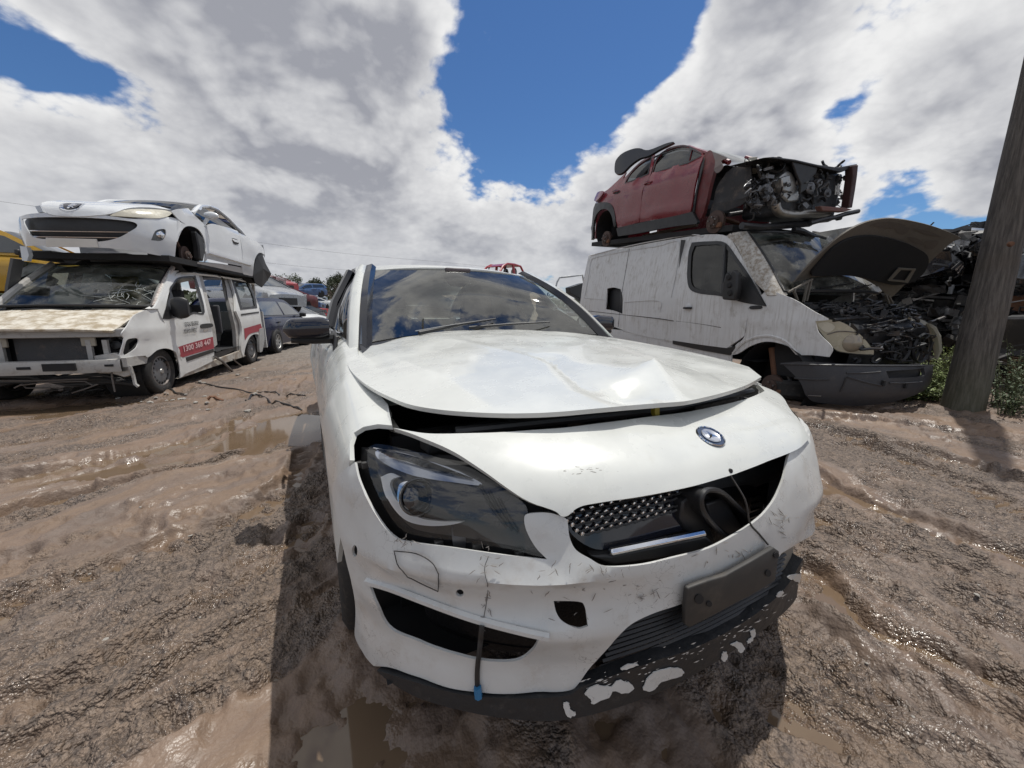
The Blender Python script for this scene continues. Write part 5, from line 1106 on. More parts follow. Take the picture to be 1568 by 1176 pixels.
# greenhouse
def croof(u, t):
    y = .55+2.35*t; z = float(np.interp(t, [0, .18, .36, .5, .7, .85, 1], [1.02, 1.25, 1.35, 1.375, 1.30, 1.15, .95])); w = float(np.interp(t, [0, .2, .4, .7, 1], [.70, .64, .58, .58, .66]))
    return (w*u, y+.16*(1-u*u)*-1*max(0, .4-t), z-.05*abs(u)**2.4)
MB().grid([[croof(u, t) for u in np.linspace(-.96, .96, 17)] for t in np.linspace(0, .30, 8)]).build('windscreen', M_dglass, CP)
MB().grid([[croof(u, t) for u in np.linspace(-.98, .98, 17)] for t in np.linspace(.31, .52, 7)]).build('roof', M_gblk, CP, solid=.02)
MB().grid([[croof(u, t) for u in np.linspace(-.96, .96, 17)] for t in np.linspace(.53, .95, 8)]).build('rear_window', M_dglass, CP)
for sg in (-1, 1):
    MB().tube([Vector(croof(sg*1.0, t))+Vector((sg*.02, 0, 0)) for t in np.linspace(-.02, 1, 22)], [.05]*4+[.035]*14+[.05]*4, 8).build('roof_rail', M_cwhite, CP)
MB().grid([[(x, 2.85+.5*t, .98-.05*t-.03*abs(x)) for x in np.linspace(-.75, .75, 9)] for t in (0, .5, 1)]).build('boot_lid', M_cwhite, CP)
MB().grid([[(x, 3.38+dy, z) for x in np.linspace(-.8, .8, 5)] for dy, z in ((0, .93), (.05, .7))]).build('tail_panel', M_cwhite, CP)
MB().grid([[(-.86, y, z) for y in (.5, 1.2, 3.2)] for z in (.2, .6, .85)]).build('far_side', M_cwhite, CP)
MB().grid([[(x, y, .2) for x in np.linspace(-.85, .85, 5)] for y in (-.55, .3, 1.4, 3.3)]).build('underbody', M_dark, CP, solid=.08)
MB().grid([[(x, y, z) for x in np.linspace(-.68, .68, 7)] for y, z in ((.5, .98), (.9, .93), (1.0, .6))]).build('dashboard', M_dark, CP)
# under the bumper, mirror, hubs, torn flap
for pts in (((262, 318), (300, 308), (352, 320), (362, 345), (330, 362), (290, 358)), ((140, 300), (230, 300), (240, 330), (180, 336)), ((390, 310), (560, 312), (640, 345), (400, 352))):
    MB().prism([CPF.at(*z1(x, y), y=-.45) for x, y in pts], (0, .3, 0)).build('undertray', M_blk, CP, bevel=.01)
MB().prism([CPF.at(*z1(x, y), y=-.8) for x, y in ((88, 280), (118, 285), (128, 320), (120, 348), (98, 345))], (0, .06, 0)).build('broken_bumper_end', M_cwhite, CP)
mp2 = CPF.at(*z1(940, 146), x=.98)
rows = []
for t in np.linspace(0, 1, 7):
    s_ = math.sin(math.pi*(.12+.82*t))**.6; rows.append([mp2+Vector((-.10+.20*t, .05*s_*math.cos(a), .065*s_*math.sin(a))) for a in np.linspace(0, 2*math.pi, 13)[:-1]])
mm = MB().grid(rows, closed=True); mm.add(rows[0], [tuple(range(12))]); mm.add(rows[-1], [tuple(range(12))]); mm.build('door_mirror', M_cwhite, CP)
MB().bar(mp2+Vector((-.06, 0, -.05)), mp2+Vector((-.12, -.02, -.14)), .04, .05).build('mirror_foot', M_cwhite, CP)
for px, py, y0 in ((826, 325, 0), (1150, 395, 2.6)):
    c = CPF.at(*z1(px, py), x=.76)
    MB().lathe([(0, .07), (.035, .07), (.04, .05), (.075, .045), (.08, .01), (.145, .008), (.148, -.02), (.03, -.03)], c, (1, 0, 0), 24).build('brake_disc', mat('rusty_disc', (.085, .055, .045), .7, metal=.3, dirt=.5, dirtcol=(.06, .05, .045)), CP)
    for k in range(5):
        a = 2*math.pi*k/5; MB().lathe([(0, .062), (.009, .062), (.009, .04)], c+Vector((0, .055*math.cos(a), .055*math.sin(a))), (1, 0, 0), 6).build('wheel_stud', M_steel, CP)
    MB().lathe([(0, -.34), (.345, -.34), (.345, .02)], (.80, y0+.02, .36), (1, 0, 0), 20).build('arch_liner', M_dark, CP)
    MB().tube([c+Vector((-.03, -.02, 0)), c+Vector((-.10, 0, .20)), c+Vector((-.16, .03, .40))], .03, 8).build('damper', M_rust, CP)
MB().prism([CPF.at(*z1(x, y), x=.9) for x, y in ((872, 215), (905, 245), (915, 300), (905, 350), (890, 340), (885, 280))], (-.1, 0, 0)).build('arch_lining', M_blk, CP, bevel=.02)
fl2 = [CPF.at(*z1(x, y), x=xx) for x, y, xx in ((1140, 315, .88), (1165, 312, .9), (1182, 360, .92), (1207, 405, .95), (1192, 430, .9), (1165, 465, .88), (1135, 445, .86), (1125, 410, .86))]
cen = sum(fl2, Vector())/8+Vector((.05, -.05, .05))
fm = MB(); fm.add(fl2+[cen], [(i, (i+1) % 8, 8) for i in range(8)]); fm.build('torn_bumper_flap', mat('flap_black', (.02, .02, .021), .55), CP, smooth=False, solid=.02)
MB().tube([Vector(croof(.02, .02))+Vector((0, -.02, .02)), Vector(croof(.25, .03))+Vector((0, -.03, .03)), Vector(croof(.6, .04))+Vector((0, -.02, .02))], .012, 5).build('wiper', M_blk, CP)
# ------------------------------------------------------------------ right: white panel van with its bonnet up
_A = Matrix.Rotation(R(-7), 3, 'Z'); _so = Vector((4.31, 3.0, 0))-_A @ Vector((-.95, 1.5, 0))
SVF = Frame(_so, R(-7))
SV = thing('panel_van', 'dirty white panel van with its bonnet raised and a yellowed headlamp', 'van', SVF)
M_dirty = mat('dirty_van_white', (.62, .62, .61), .50, dirt=.34, dirtcol=(.27, .235, .19), dscale=2.4, streak=.5)
M_dbump = mat('grey_bumper', (.040, .041, .046), .55, dirt=.3, dirtcol=(.11, .10, .09), dscale=6, bump=.1)
def svs(y, z):
    x = -.97+.20*max(0, (z-1.25)/1.1)**1.35+.02*max(0, (.6-z)/.4)
    if y < .3: x += .30*((.3-y)/1.25)**2
    if y > 4.3: x += .05*(y-4.3)**2
    x -= .012*math.exp(-((z-.97)/.025)**2)
    return (x, y, z)
SS = Surf(svs, -.95, 4.9, .02, 2.40, 110, 60, SVF)
def z2(px, py): return (860+px/2.2147, 180+py/2.2147)
def Z2(pts): return [z2(*p[:2])+((True,) if len(p) > 2 else ()) for p in pts]
def spn(name, pts, m, holes=(), par=None, off=0.0, res=.09, n=4, **kw):
    return SS.panel(name, crv(Z2(pts), n=n), [crv(Z2(h), n=n) for h in holes], res, m, par or SV, off=off, **kw)
# side body behind the door, pressed panel frame, hole torn in the side
hole = [(154, 580, True), (176, 576), (200, 582, True), (207, 610), (206, 666, True), (180, 656), (149, 650, True), (152, 620)]
body = spn('side_panel', [(64, 620, True), (72, 560), (90, 475, True), (120, 462), (228, 440), (330, 420), (440, 402, True), (424, 440), (404, 560), (388, 680), (377, 760, True), (250, 735), (150, 700), (64, 680, True)], M_dirty, [hole], solid=.02, res=.08)
torn_ = spn('torn_edge', [(150, 585), (200, 574), (214, 578), (206, 590), (206, 664), (150, 652)], mat('hole_dark', (.01, .01, .011), .6), par=body, off=-.10, solid=.01)
spn('torn_flap', [(196, 580, True), (208, 590), (207, 666, True), (198, 640), (194, 610)], M_blk, par=body, off=-.02, solid=.004)
def seam(name, pts, r=.006, off=.001, surf=None, frame=None, par=None, m=None, tile=z2):
    su = surf or SS; P = []
    for q in su.uvs([tile(*p) for p in crv(pts, closed=False, n=5)]): P.append(Vector(su.f(*q))+su.nrm(*q)*off)
    return MB().tube(P, r, 5).build(name, m or M_grey, par or SV)
seam('panel_seam', [(230, 446), (214, 540), (204, 600), (192, 710)], .005, par=body)
seam('panel_press', [(78, 612), (92, 540), (100, 490), (120, 474), (225, 452)], .007, m=M_dirty, off=.006, par=body)
seam('panel_press', [(236, 450), (330, 436), (398, 424), (390, 520), (372, 610)], .006, m=M_dirty, off=.006, par=body)
seam('panel_press', [(78, 612), (150, 618)], .006, m=M_dirty, off=.006, par=body); seam('panel_press', [(214, 626), (330, 622), (334, 660)], .006, m=M_dirty, off=.006, par=body)
seam('swage_line', [(80, 655), (200, 668), (330, 682), (380, 690)], .006, par=body); seam('rain_gutter', [(92, 470), (228, 436), (330, 416), (440, 398), (480, 404)], .012, m=M_dirty, off=.005, par=body)
# front door
wsv = [(432, 560), (434, 470), (446, 430, True), (500, 426), (552, 430), (592, 480), (640, 550), (690, 636, True), (620, 622), (540, 600), (460, 588)]
fds = spn('front_door', [(440, 404, True), (500, 396), (560, 402), (592, 440), (645, 540), (690, 640, True), (640, 642), (632, 660), (620, 740, True), (585, 765), (560, 782, True), (470, 770), (377, 756, True), (388, 680), (404, 560), (424, 440)], M_dirty, [wsv], solid=.04)
spn('door_window', wsv, glass('van_glass', (.20, .22, .24), .03, dirt=.10), par=fds, off=-.012)
spn('window_seal', [(428, 562), (430, 468), (442, 424, True), (500, 420), (556, 425), (598, 478), (646, 548), (697, 640, True), (620, 628), (540, 606), (456, 594)], M_blk, [[(440, 556), (441, 472), (452, 436, True), (500, 432), (549, 436), (586, 482), (634, 552), (676, 628, True), (620, 616), (542, 595), (464, 582)]], par=fds, off=.006)
seam('window_bar', [(556, 432), (552, 500), (546, 600)], .022, m=M_blk, par=fds)
spn('mirror_triangle', [(560, 606, True), (588, 580), (596, 530, True), (640, 556), (694, 640, True), (630, 628)], M_blk, par=fds, off=.012, solid=.03)
mb_ = Vector(svs(*SS.hit(*z2(598, 570))))+Vector((-.08, -.02, 0))
MB().prism([mb_+Vector(p) for p in ((0, -.10, -.20), (0, .10, -.18), (0, .12, .0), (0, .08, .17), (0, .03, .13), (0, -.02, .20), (0, -.10, .15), (0, -.12, -.05))], (-.09, 0, 0)).build('mirror_bracket', M_blk, fds, bevel=.02)
for dz in (-.1, 0, .1): MB().lathe([(0, .02), (.03, .02), (.04, 0)], mb_+Vector((-.09, .02*dz*10, dz)), (-1, 0, 0), 10).build('mirror_socket', M_dark, fds)
def handle(px, py, par, w=.16):
    y, z = SS.hit(*z2(px, py)); P = [Vector(svs(y+w*(k-2)/4, z))+Vector((-.015-.03*math.sin(math.pi*k/4), 0, 0)) for k in range(5)]
    MB().tube(P, .017, 7).build('handle', M_blk, par)
    MB().lathe([(0, .006), (.055, .004), (.062, 0)], Vector(svs(y, z+.012)), (-1, 0, 0), 18).build('handle_cup', M_dirty, par)
handle(430, 646, fds)
spn('repeater', [(642, 640), (676, 638), (678, 648), (644, 650)], M_blk, off=.014, solid=.02)
seam('door_crease', [(388, 690), (470, 700), (540, 712)], .004, par=fds)
# wing, arch, windscreen pillar
wing_p = [(640, 640, True), (690, 590, True), (720, 590), (790, 618), (860, 660), (905, 684), (860, 690, True), (872, 730), (918, 780), (908, 812, True), (850, 806), (800, 806, True), (782, 786), (740, 766), (690, 760), (640, 775), (600, 800), (575, 806, True), (590, 772), (620, 742), (632, 660)]
wgs = spn('front_wing', wing_p, M_dirty, solid=.02, res=.07)
seam('arch_lip', [(580, 800), (615, 765), (660, 745), (710, 742), (760, 760), (800, 802)], .018, m=M_dirty, off=.0, par=wgs)
spn('sill_trim', [(377, 756, True), (470, 771), (562, 782, True), (590, 776), (572, 806, True), (480, 790), (377, 768, True)], M_blk, off=.004, solid=.03)
spn('windscreen_pillar', [(560, 402, True), (582, 398), (640, 480), (715, 590, True), (690, 592, True), (648, 545), (596, 440)], mat('flaking_pillar', (.50, .48, .44), .6, dirt=.75, dirtcol=(.20, .15, .10), dscale=9), off=.006, solid=.04)
skirt = [(.55, .30), (.55, .62), (1.6, .70), (4.85, .75), (4.85, .30)]
SS.panel('side_skirt', skirt, (), .1, M_dirty, SV, px=False, off=-.012, solid=.02)
# roof and far side
def srf(u, y):
    z = float(np.interp(y, [.55, .8, 1.1, 1.6, 2.6, 3.6, 4.6, 4.9], [2.06, 2.17, 2.23, 2.28, 2.33, 2.36, 2.33, 2.25])); w = float(np.interp(y, [.55, 1.1, 2.0, 4.9], [.76, .77, .765, .765]))
    return (w*u, y-.14*(1-u*u)*max(0, (1.2-y)/.6), z-.11*abs(u)**3.5)
MB().grid([[srf(u, y) for u in np.linspace(-1, 1, 17)] for y in np.linspace(.62, 4.85, 22)]).build('roof', M_dirty, SV, solid=.03)
for x in np.linspace(-.5, .5, 5): MB().tube([Vector(srf(x/.77, y))+Vector((0, 0, .004)) for y in np.linspace(1.3, 4.6, 9)], .014, 5).build('roof_rib', M_dirty, SV)
MB().grid([[(.97-.20*max(0, (z-1.25)/1.1)**1.35, y, z) for y in (.3, 2, 4.9)] for z in (.3, 1.25, 1.8, 2.25)]).build('far_side', M_dirty, SV, solid=.03)
MB().grid([[(x, 4.88, z) for x in (-.93, 0, .93)] for z in (.35, 1.25)]+[[(x, 4.86-.04*(z-1.25), z) for x in (-.78, 0, .78)] for z in (2.25,)]).build('rear_doors', M_dirty, SV, solid=.03)
MB().grid([[(x, y, .45) for x in (-.9, 0, .9)] for y in (.2, 2, 4.8)]).build('floor', M_dark, SV)
MB().grid([[(x, 1.75, z) for x in (-.9, 0, .9)] for z in (.45, 1.4, 2.2)]).build('bulkhead', mat('bulkhead_grey', (.10, .10, .10), .7), SV)
for x in (-.5, .5): MB().grid([[(x+w_*a, y, z) for a in np.linspace(-1, 1, 7)] for y, z, w_ in ((.95, 1.0, .24), (1.3, 1.0, .25), (1.4, 1.45, .25), (1.45, 1.52, .14), (1.47, 1.75, .13))]).build('seat', MATS['cloth_grey'], SV, solid=.1)
MB().grid([[(x, y, z) for x in np.linspace(-.85, .85, 9)] for y, z in ((.10, 1.30), (.4, 1.32), (.6, 1.2), (.62, .7))]).build('dashboard', MATS['dash_dark'], SV)
def sws(u, w): return (u*(.88-.12*w), -.02+.68*w-.16*(1-u*u)*(1-.2*w)-.03*math.sin(math.pi*w), 1.33+.80*w+.01*(1-u*u))
MB().grid([[sws(u, w) for u in np.linspace(-1, 1, 21)] for w in np.linspace(0, 1, 9)]).build('windscreen', glass('dusty_screen', (.30, .34, .32), .05, dirt=.42), SV)
MB().tube([sws(u, 0) for u in np.linspace(-1, 1, 9)]+[sws(1, w) for w in np.linspace(.15, 1, 6)]+[sws(u, 1) for u in np.linspace(1, -1, 9)]+[sws(-1, w) for w in np.linspace(.85, .15, 5)], .02, 6, closed=True).build('windscreen_seal', M_blk, SV)
MB().tube([sws(1, w) for w in np.linspace(0, 1, 6)], .05, 8).build('windscreen_pillar', M_dirty, SV)
MB().grid([[Vector(sws(-1, w))+Vector((dx, dy, 0)) for dx, dy in ((.03, -.01), (-.02, .0), (-.08, .06), (-.10, .16))] for w in np.linspace(-.05, 1.02, 8)]).build('windscreen_pillar', MATS['flaking_pillar'], SV, solid=.03)
for u0, u1 in ((-.5, .25), (.1, .85)): MB().tube([Vector(sws(u0+(u1-u0)*t, .02+.10*t))+Vector((0, -.02, .015)) for t in (0, .5, 1)], [.014, .01, .006], 5).build('wiper', M_blk, SV)
# headlamp
hlp = [(854, 690, True), (885, 686), (930, 688), (975, 708), (1020, 745), (1050, 782), (1072, 802, True), (1020, 802), (960, 796), (930, 788), (905, 762), (875, 725)]
def hsurf(y, z):  # lamp surface wraps from the side to the front
    t = (y+.80)/.62; return (-.935+.52*max(0, 1-t)**1.35, y, z)
HLS = Surf(lambda a, z: (-.93+.62*(a**1.5), -.22-.62*a+.12*a*a, z), 0, 1, .45, 1.1, 30, 24, SVF)
hl = HLS.panel('headlamp', crv(Z2(hlp), n=4), (), .03, mat('yellow_lamp', (.40, .36, .26), .25, coat=.6, dirt=.3, dirtcol=(.26, .20, .11), dscale=9), SV, off=.01, solid=.03)
HLS.panel('lamp_edge', crv(Z2([(p[0]+(p[0]-960)*.035, p[1]+(p[1]-745)*.06) for p in hlp]), n=4), (), .05, M_blk, hl, off=-.004)
c = HLS.hit(*z2(985, 765)); cp_ = Vector(HLS.f(*c)); cn = HLS.nrm(*c)
MB().lathe([(0, .045), (.07, .035), (.10, .014), (.104, .0)], cp_, cn, 24).build('lamp_bowl', mat('lamp_bowl', (.30, .25, .18), .2, coat=.6, dirt=.2), hl)
HLS.panel('indicator', crv(Z2([(868, 700), (900, 694), (925, 710), (905, 728), (885, 722)])), (), .03, mat('indicator_cream', (.52, .48, .38), .3), hl, off=.014)
seam('lamp_trim', [(900, 735), (940, 725), (1000, 728)], .006, m=M_steel, surf=HLS, par=hl, off=.014)
# bumper
def sbf(u, z):
    a = min(1, abs(u)/1.55); x = 1.0*math.sin(a*math.pi/2)**.85*(1 if u > 0 else -1); k = max(0, math.cos(a*math.pi/2))
    y = -.34-(.60-.10*((z-.35)/.3)**2-.05*max(0, (.2-z)/.2))*k**.9
    if a > .8: y += (a-.8)*.8
    return (x*(1-.05*max(0, (.2-z)/.2)), y, z)
BS = Surf(sbf, -1.55, 1.55, .02, .66, 80, 30, SVF)
def bpn(name, pts, m, holes=(), par=SV, off=0.0, **kw): return BS.panel(name, crv(Z2(pts), n=4), [crv(Z2(h), n=4) for h in holes], .06, m, par, off=off, **kw)
bmp = bpn('bumper', [(744, 832, True), (800, 828), (900, 832), (1050, 838), (1180, 838), (1270, 838, True), (1288, 850), (1280, 880), (1240, 920), (1180, 948), (1100, 968), (1000, 978), (900, 970), (850, 962), (826, 940, True), (810, 900), (780, 865)], M_dbump, [[(1100, 860, True), (1180, 855), (1230, 850, True), (1222, 878), (1110, 884, True)]], solid=.03, ang=60)
bpn('intake', [(1096, 856, True), (1234, 846, True), (1226, 884), (1106, 890, True)], M_dark, par=bmp, off=-.05)
for a, b in (((744, 836), (1270, 842)), ((790, 884), (905, 888)), ((966, 866), (1080, 862)), ((970, 880), (1090, 910)), ((1110, 900), (1220, 896))):
    seam('bumper_crease', [a, ((a[0]+b[0])/2, (a[1]+b[1])/2+2), b], .010, m=M_dbump, off=.004, surf=BS, par=bmp)
seam('gouge', [(965, 880), (955, 905), (944, 930)], .008, m=M_blk, off=.006, surf=BS, par=bmp); seam('bumper_scuff', [(836, 942), (880, 944)], .004, m=M_alu, off=.004, surf=BS, par=bmp)
for px, py in ((1088, 900), (1162, 908)): q = BS.hit(*z2(px, py)); MB().box(Vector(sbf(*q))+BS.nrm(*q)*.012, (.03, .02, .06)).build('clip', M_dark, bmp)
# engine bay: dark front end with twin fans, slam panel, hoses
MB().grid([[(x, y, z) for x in np.linspace(-.52, .72, 9)] for y, z in ((.0, 1.10), (-.45, 1.0), (-.60, .96), (-.66, .90), (-.60, .55), (-.55, .30))]).build('front_structure', mat('bay_black', (.016, .016, .018), .5, dirt=.3, dirtcol=(.08, .07, .06), bump=.4), SV, ang=50)
for px in (1150, 1222):
    c = SVF.at(*z2(px, 782), y=-.68); fan = MB().lathe([(.15, .0), (.17, .02), (.185, .0), (.17, -.02)], c, (0, -1, 0), 28, closed=True).build('fan_shroud', mat('fan_black', (.013, .013, .015), .5), SV)
    for k in range(7):
        a = 2*math.pi*k/7+.3; d = Vector((math.cos(a), 0, math.sin(a))); s_ = Vector((-math.sin(a), 0, math.cos(a)))
        MB().add([c+d*.03+s_*.01, c+d*.15-s_*.02+Vector((0, .01, 0)), c+d*.15+s_*.035+Vector((0, -.01, 0)), c+d*.03+s_*.02], [(0, 1, 2, 3)]).build('fan_blade', MATS['fan_black'], fan, solid=.006, smooth=False)
    MB().lathe([(0, .02), (.04, .015), (.045, -.01)], c, (0, -1, 0), 14).build('fan_hub', MATS['fan_black'], fan)
bits = MB()
for k in range(150):
    x = random.uniform(-.68, .72); y = random.uniform(-.66, .0); z = (1.03+.12*(y+.66)/.66+random.uniform(0, .06)) if k % 3 else random.uniform(.5, 1.0)
    if k % 3 == 0: x = random.uniform(-.45, .7); y = -.68+random.uniform(-.03, .03)
    if random.random() < .16: bits.box((x, y, z), (random.uniform(.03, .14), random.uniform(.03, .08), random.uniform(.02, .06)), Matrix.Rotation(random.uniform(-1, 1), 4, 'Z'))
    else:
        P = [Vector((x, y, z))]
        for _ in range(4): P.append(P[-1]+Vector((random.uniform(-.12, .16), random.uniform(-.05, .05), random.uniform(-.04, .04))))
        bits.tube([tuple(q) for q in crv([tuple(q) for q in P], closed=False, n=3)], random.uniform(.005, .018), 6)
bits.build('engine_parts', mat('engine_dark', (.020, .020, .022), .4, metal=.3, dirt=.4), SV, bevel=.004)['kind'] = 'stuff'
MB().tube([(-.72, -.52, 1.0), (-.3, -.60, 1.03), (.2, -.61, 1.03), (.72, -.48, .98)], .022, 8).build('slam_panel', MATS['engine_dark'], SV)
MB().tube([SVF.at(*z2(x, y), y=-.5) for x, y in ((1040, 690), (1110, 715), (1180, 730), (1250, 735))], .008, 5).build('bonnet_cable', M_grey, SV)
MB().box(SVF.at(*z2(1084, 780), y=-.70), (.03, .01, .07)).build('paper_label', mat('paper_white', (.6, .6, .58), .7), SV)
# far wing edge hanging: pale strip and cable at the right end
MB().tube([SVF.at(*z2(x, y), y=-.62) for x, y in ((1240, 698), (1258, 715), (1270, 745), (1276, 790), (1270, 820))], [.012, .035, .045, .04, .015], 8).build('far_lamp_edge', mat('pale_plastic', (.40, .38, .31), .4, dirt=.3), SV)
MB().tube([SVF.at(*z2(x, y), y=-.80) for x, y in ((1262, 760), (1246, 800), (1244, 840), (1236, 890), (1222, 935))], .007, 5).build('hanging_cable', M_grey, SV)
MB().prism([SVF.at(*z2(x, y), y=-.2) for x, y in ((1162, 655), (1200, 675), (1240, 695), (1234, 704), (1190, 690))], (0, .05, 0)).build('far_wing_edge', mat('pale_edge', (.42, .41, .38), .5, dirt=.4), SV)
# raised bonnet seen from below
bon_px = [(770, 590, True), (830, 520), (890, 460), (960, 404), (1030, 368), (1100, 352), (1160, 352), (1240, 365), (1300, 382), (1336, 398, True), (1300, 420), (1230, 486), (1170, 540), (1120, 590), (1100, 606, True), (1085, 585), (1040, 556), (990, 545), (930, 546), (850, 550, True), (815, 572)]
# plane of the open bonnet, hinged at the cowl
class Plane:
    def __init__(s, fr, o, n, bulge=0.0): s.fr = fr; s.o = Vector(o); s.n = Vector(n).normalized(); s.x = (Vector((1, 0, 0))-s.n*s.n.x).normalized() if abs(s.n.x) < .8 else Vector((0, 1, 0)).cross(s.n).normalized(); s.y = s.n.cross(s.x).normalized(); s.b = bulge
    def hit(s, px, py):
        d = s.fr.rl(px, py); t = (s.o-s.fr.o).dot(s.n)/d.dot(s.n); p = s.fr.o+d*t-s.o; return (p.dot(s.x), p.dot(s.y))
    def f(s, u, v): return s.o+s.x*u+s.y*v+s.n*(s.b*(1-(u/.9)**2))
def planel(pl, name, pts, m, par, holes=(), res=.08, off=0.0, tile=z2, n=4, **kw):
    f = lambda P: [pl.hit(*tile(*q[:2])) for q in crv(P, n=n)]
    V, F = cdt(f(pts), [f(h) for h in holes], res); sg = 1 if pl.n.dot(pl.fr.o-pl.o) > 0 else -1
    me = bpy.data.meshes.new(name); me.from_pydata([tuple(pl.f(u, v)+pl.n*sg*off) for u, v in V], [], [tuple(map(int, t)) for t in F]); orient(me, pl.fr.o)
    return link_mesh(name, me, m, par, **kw)
BP = Plane(SVF, (0, .0, 1.40), (0, -.80, -.60), -.06)
M_bun = mat('bonnet_underside', (.13, .115, .095), .6, dirt=.5, dirtcol=(.10, .085, .065), dscale=6)
bon = planel(BP, 'bonnet', bon_px, M_bun, SV, solid=.02, off=0.0)
bon['label'] = 'raised bonnet showing its brown underside'
planel(BP, 'bonnet_liner', [(850, 535), (880, 490), (930, 440), (990, 412), (1060, 406), (1140, 418), (1200, 440), (1226, 462), (1215, 500), (1175, 540), (1120, 560), (1060, 552), (1000, 540), (920, 540)], mat('liner_black', (.012, .012, .013), .9), bon, off=.035, solid=.03)
planel(BP, 'lock_plate', [(1092, 545, True), (1130, 502, True), (1180, 500, True), (1150, 545, True)], mat('plate_edge', (.16, .15, .13), .5, dirt=.4), bon, [[(1106, 540, True), (1136, 508, True), (1168, 506, True), (1142, 540, True)]], off=.07, solid=.01)
for pts in (((1060, 372), (1120, 362), (1180, 372), (1130, 385)), ((1140, 378), (1190, 380), (1170, 402), (1150, 396)), ((1200, 380), (1250, 388), (1280, 402), (1230, 396)), ((1230, 420), (1270, 415), (1250, 440), (1232, 440)), ((1180, 410), (1210, 412), (1230, 430), (1200, 428))):
    planel(BP, 'rib_recess', list(pts), mat('recess_dark', (.10, .085, .07), .7), bon, off=.004)
for a, b in (((770, 592), (850, 548)), ((785, 580), (800, 620)), ((835, 556), (820, 626)), ((846, 552), (830, 622)), ((1098, 600), (1110, 632)), ((1108, 604), (1122, 630))):
    MB().bar(SVF.at(*z2(*a), y=-.12), SVF.at(*z2(*b), y=-.12), .025, .018).build('hinge_arm', M_bun, SV)
# hub on the near corner, tyre lying by it, far wheels
def hub(par, c, ax, r=.15):
    h = bpy.data.objects.new('hub', None); COL.objects.link(h); h.parent = par; h.location = c; h.empty_display_size = .1
    MB().lathe([(0, .07), (.04, .07), (.045, .05), (.085, .045), (.09, .012), (r, .01), (r, -.03), (.05, -.04)], (0, 0, 0), ax, 28).build('brake_disc', MATS['rusty_disc'], h)
    a = Vector(ax); u = a.orthogonal().normalized(); v = a.cross(u)
    for k in range(5):
        q = 2*math.pi*k/5; MB().lathe([(0, .075), (.011, .075), (.011, .045)], (u*math.cos(q)+v*math.sin(q))*.063, ax, 6).build('wheel_stud', M_steel, h)
    MB().box((u*.10+v*.03)+a*.01, (.06, .09, .07)).build('caliper', M_rust, h, bevel=.015)
    return h
hub(SV, SVF.at(1183, 592, x=-.84), (-1, 0, 0))
MB().tube([SVF.at(*z2(x, y), x=-.72) for x, y in ((716, 780), (722, 830), (728, 880))], .05, 10).build('damper', M_rust, SV)
MB().tube([SVF.at(*z2(x, y), x=-.70) for x, y in ((740, 845), (760, 860), (775, 890), (770, 930))], .02, 6).build('brake_hose', M_steel, SV)
MB().tube([SVF.at(*z2(x, y), x=-.74) for x, y in ((690, 905), (740, 925), (800, 935))], .03, 6).build('control_arm', M_rust, SV)
MB().lathe([(0, -.5), (.47, -.5), (.47, .0)], SVF.at(1178, 582, x=-.94), (-1, 0, 0), 24).build('arch_liner', M_dark, SV)
MB().box((.0, -.15, .55), (1.5, .5, .5)).build('subframe', M_dark, SV)
for x, y in ((.82, .1), (-.80, 3.45), (.82, 3.45)): road_wheel('wheel', SV, (x, y, .33), r=.33, w=.22, rimr=.21, axis=(1 if x > 0 else -1, 0, 0), spokes=6, rim_m=M_steel)
tag(MB().lathe([(.21, -.08), (.24, -.11), (.30, -.11), (.33, -.07), (.33, .07), (.30, .11), (.24, .11), (.21, .08)], SVF.M @ Vector((-.55, -.05, .12)), (.1, .05, 1), 28).build('tyre', M_rub), 'old bare tyre lying flat under the nose of the white panel van', 'tyre')
# ------------------------------------------------------------------ red hatchback stacked on the panel van
_h = SVF.M @ SVF.at(1097, 338, x=-.8); _B = (Matrix.Rotation(R(-6), 3, 'Z') @ Matrix.Rotation(R(5), 3, 'X'))
RHF = Frame(_h-_B @ Vector((-.80, 0, .30)), R(-6), R(5))
RH = thing('red_hatchback', 'dark red hatchback stripped of its nose, stacked on the panel van roof', 'car', RHF)
M_rpaint = mat('dark_red_paint', (.16, .012, .018), .30, coat=.35, dirt=.12, dirtcol=(.16, .07, .06), dscale=4, bump=.06, bscale=6)
M_rprim = mat('dull_red_inner', (.12, .024, .024), .55, dirt=.5, dirtcol=(.04, .03, .03), dscale=7)
def z3(px, py): return (900+px/3.6465, 200+py/3.6465)
def Z3(pts): return [z3(*p[:2])+((True,) if len(p) > 2 else ()) for p in pts]
def rhs(y, z):
    x = -.88-.015*math.sin(max(0, min(1, (z-.35)/.75))*math.pi)+.27*max(0, (z-1.0)/.6)**1.15
    if y > 2.5: x += .16*((y-2.5)/1.0)**2
    x -= .02*math.exp(-((z-.55)/.05)**2)
    return (x, y, z)
RS = Surf(rhs, -.5, 3.6, .10, 1.66, 80, 50, RHF)
def rp_(name, pts, m, holes=(), par=None, off=0.0, n=4, res=.08, **kw): return RS.panel(name, crv(Z3(pts), n=n), [crv(Z3(h), n=n) for h in holes], res, m, par or RH, off=off, **kw)
w1_ = [(362, 235, True), (385, 165), (430, 120), (500, 92), (560, 92), (572, 102, True), (556, 178, True), (460, 205)]
fdr = rp_('front_door', [(360, 240, True), (385, 160), (425, 112), (500, 82), (570, 86), (638, 122, True), (640, 150), (620, 210), (596, 320), (574, 455, True), (480, 478), (290, 512, True), (296, 420), (310, 330), (330, 290)], M_rpaint, [w1_, [(582, 108, True), (632, 130, True), (628, 140), (566, 172, True)]], solid=.03, disp=lambda u, v: .012*float(fbm(u*4, v*5, 2, 501)))
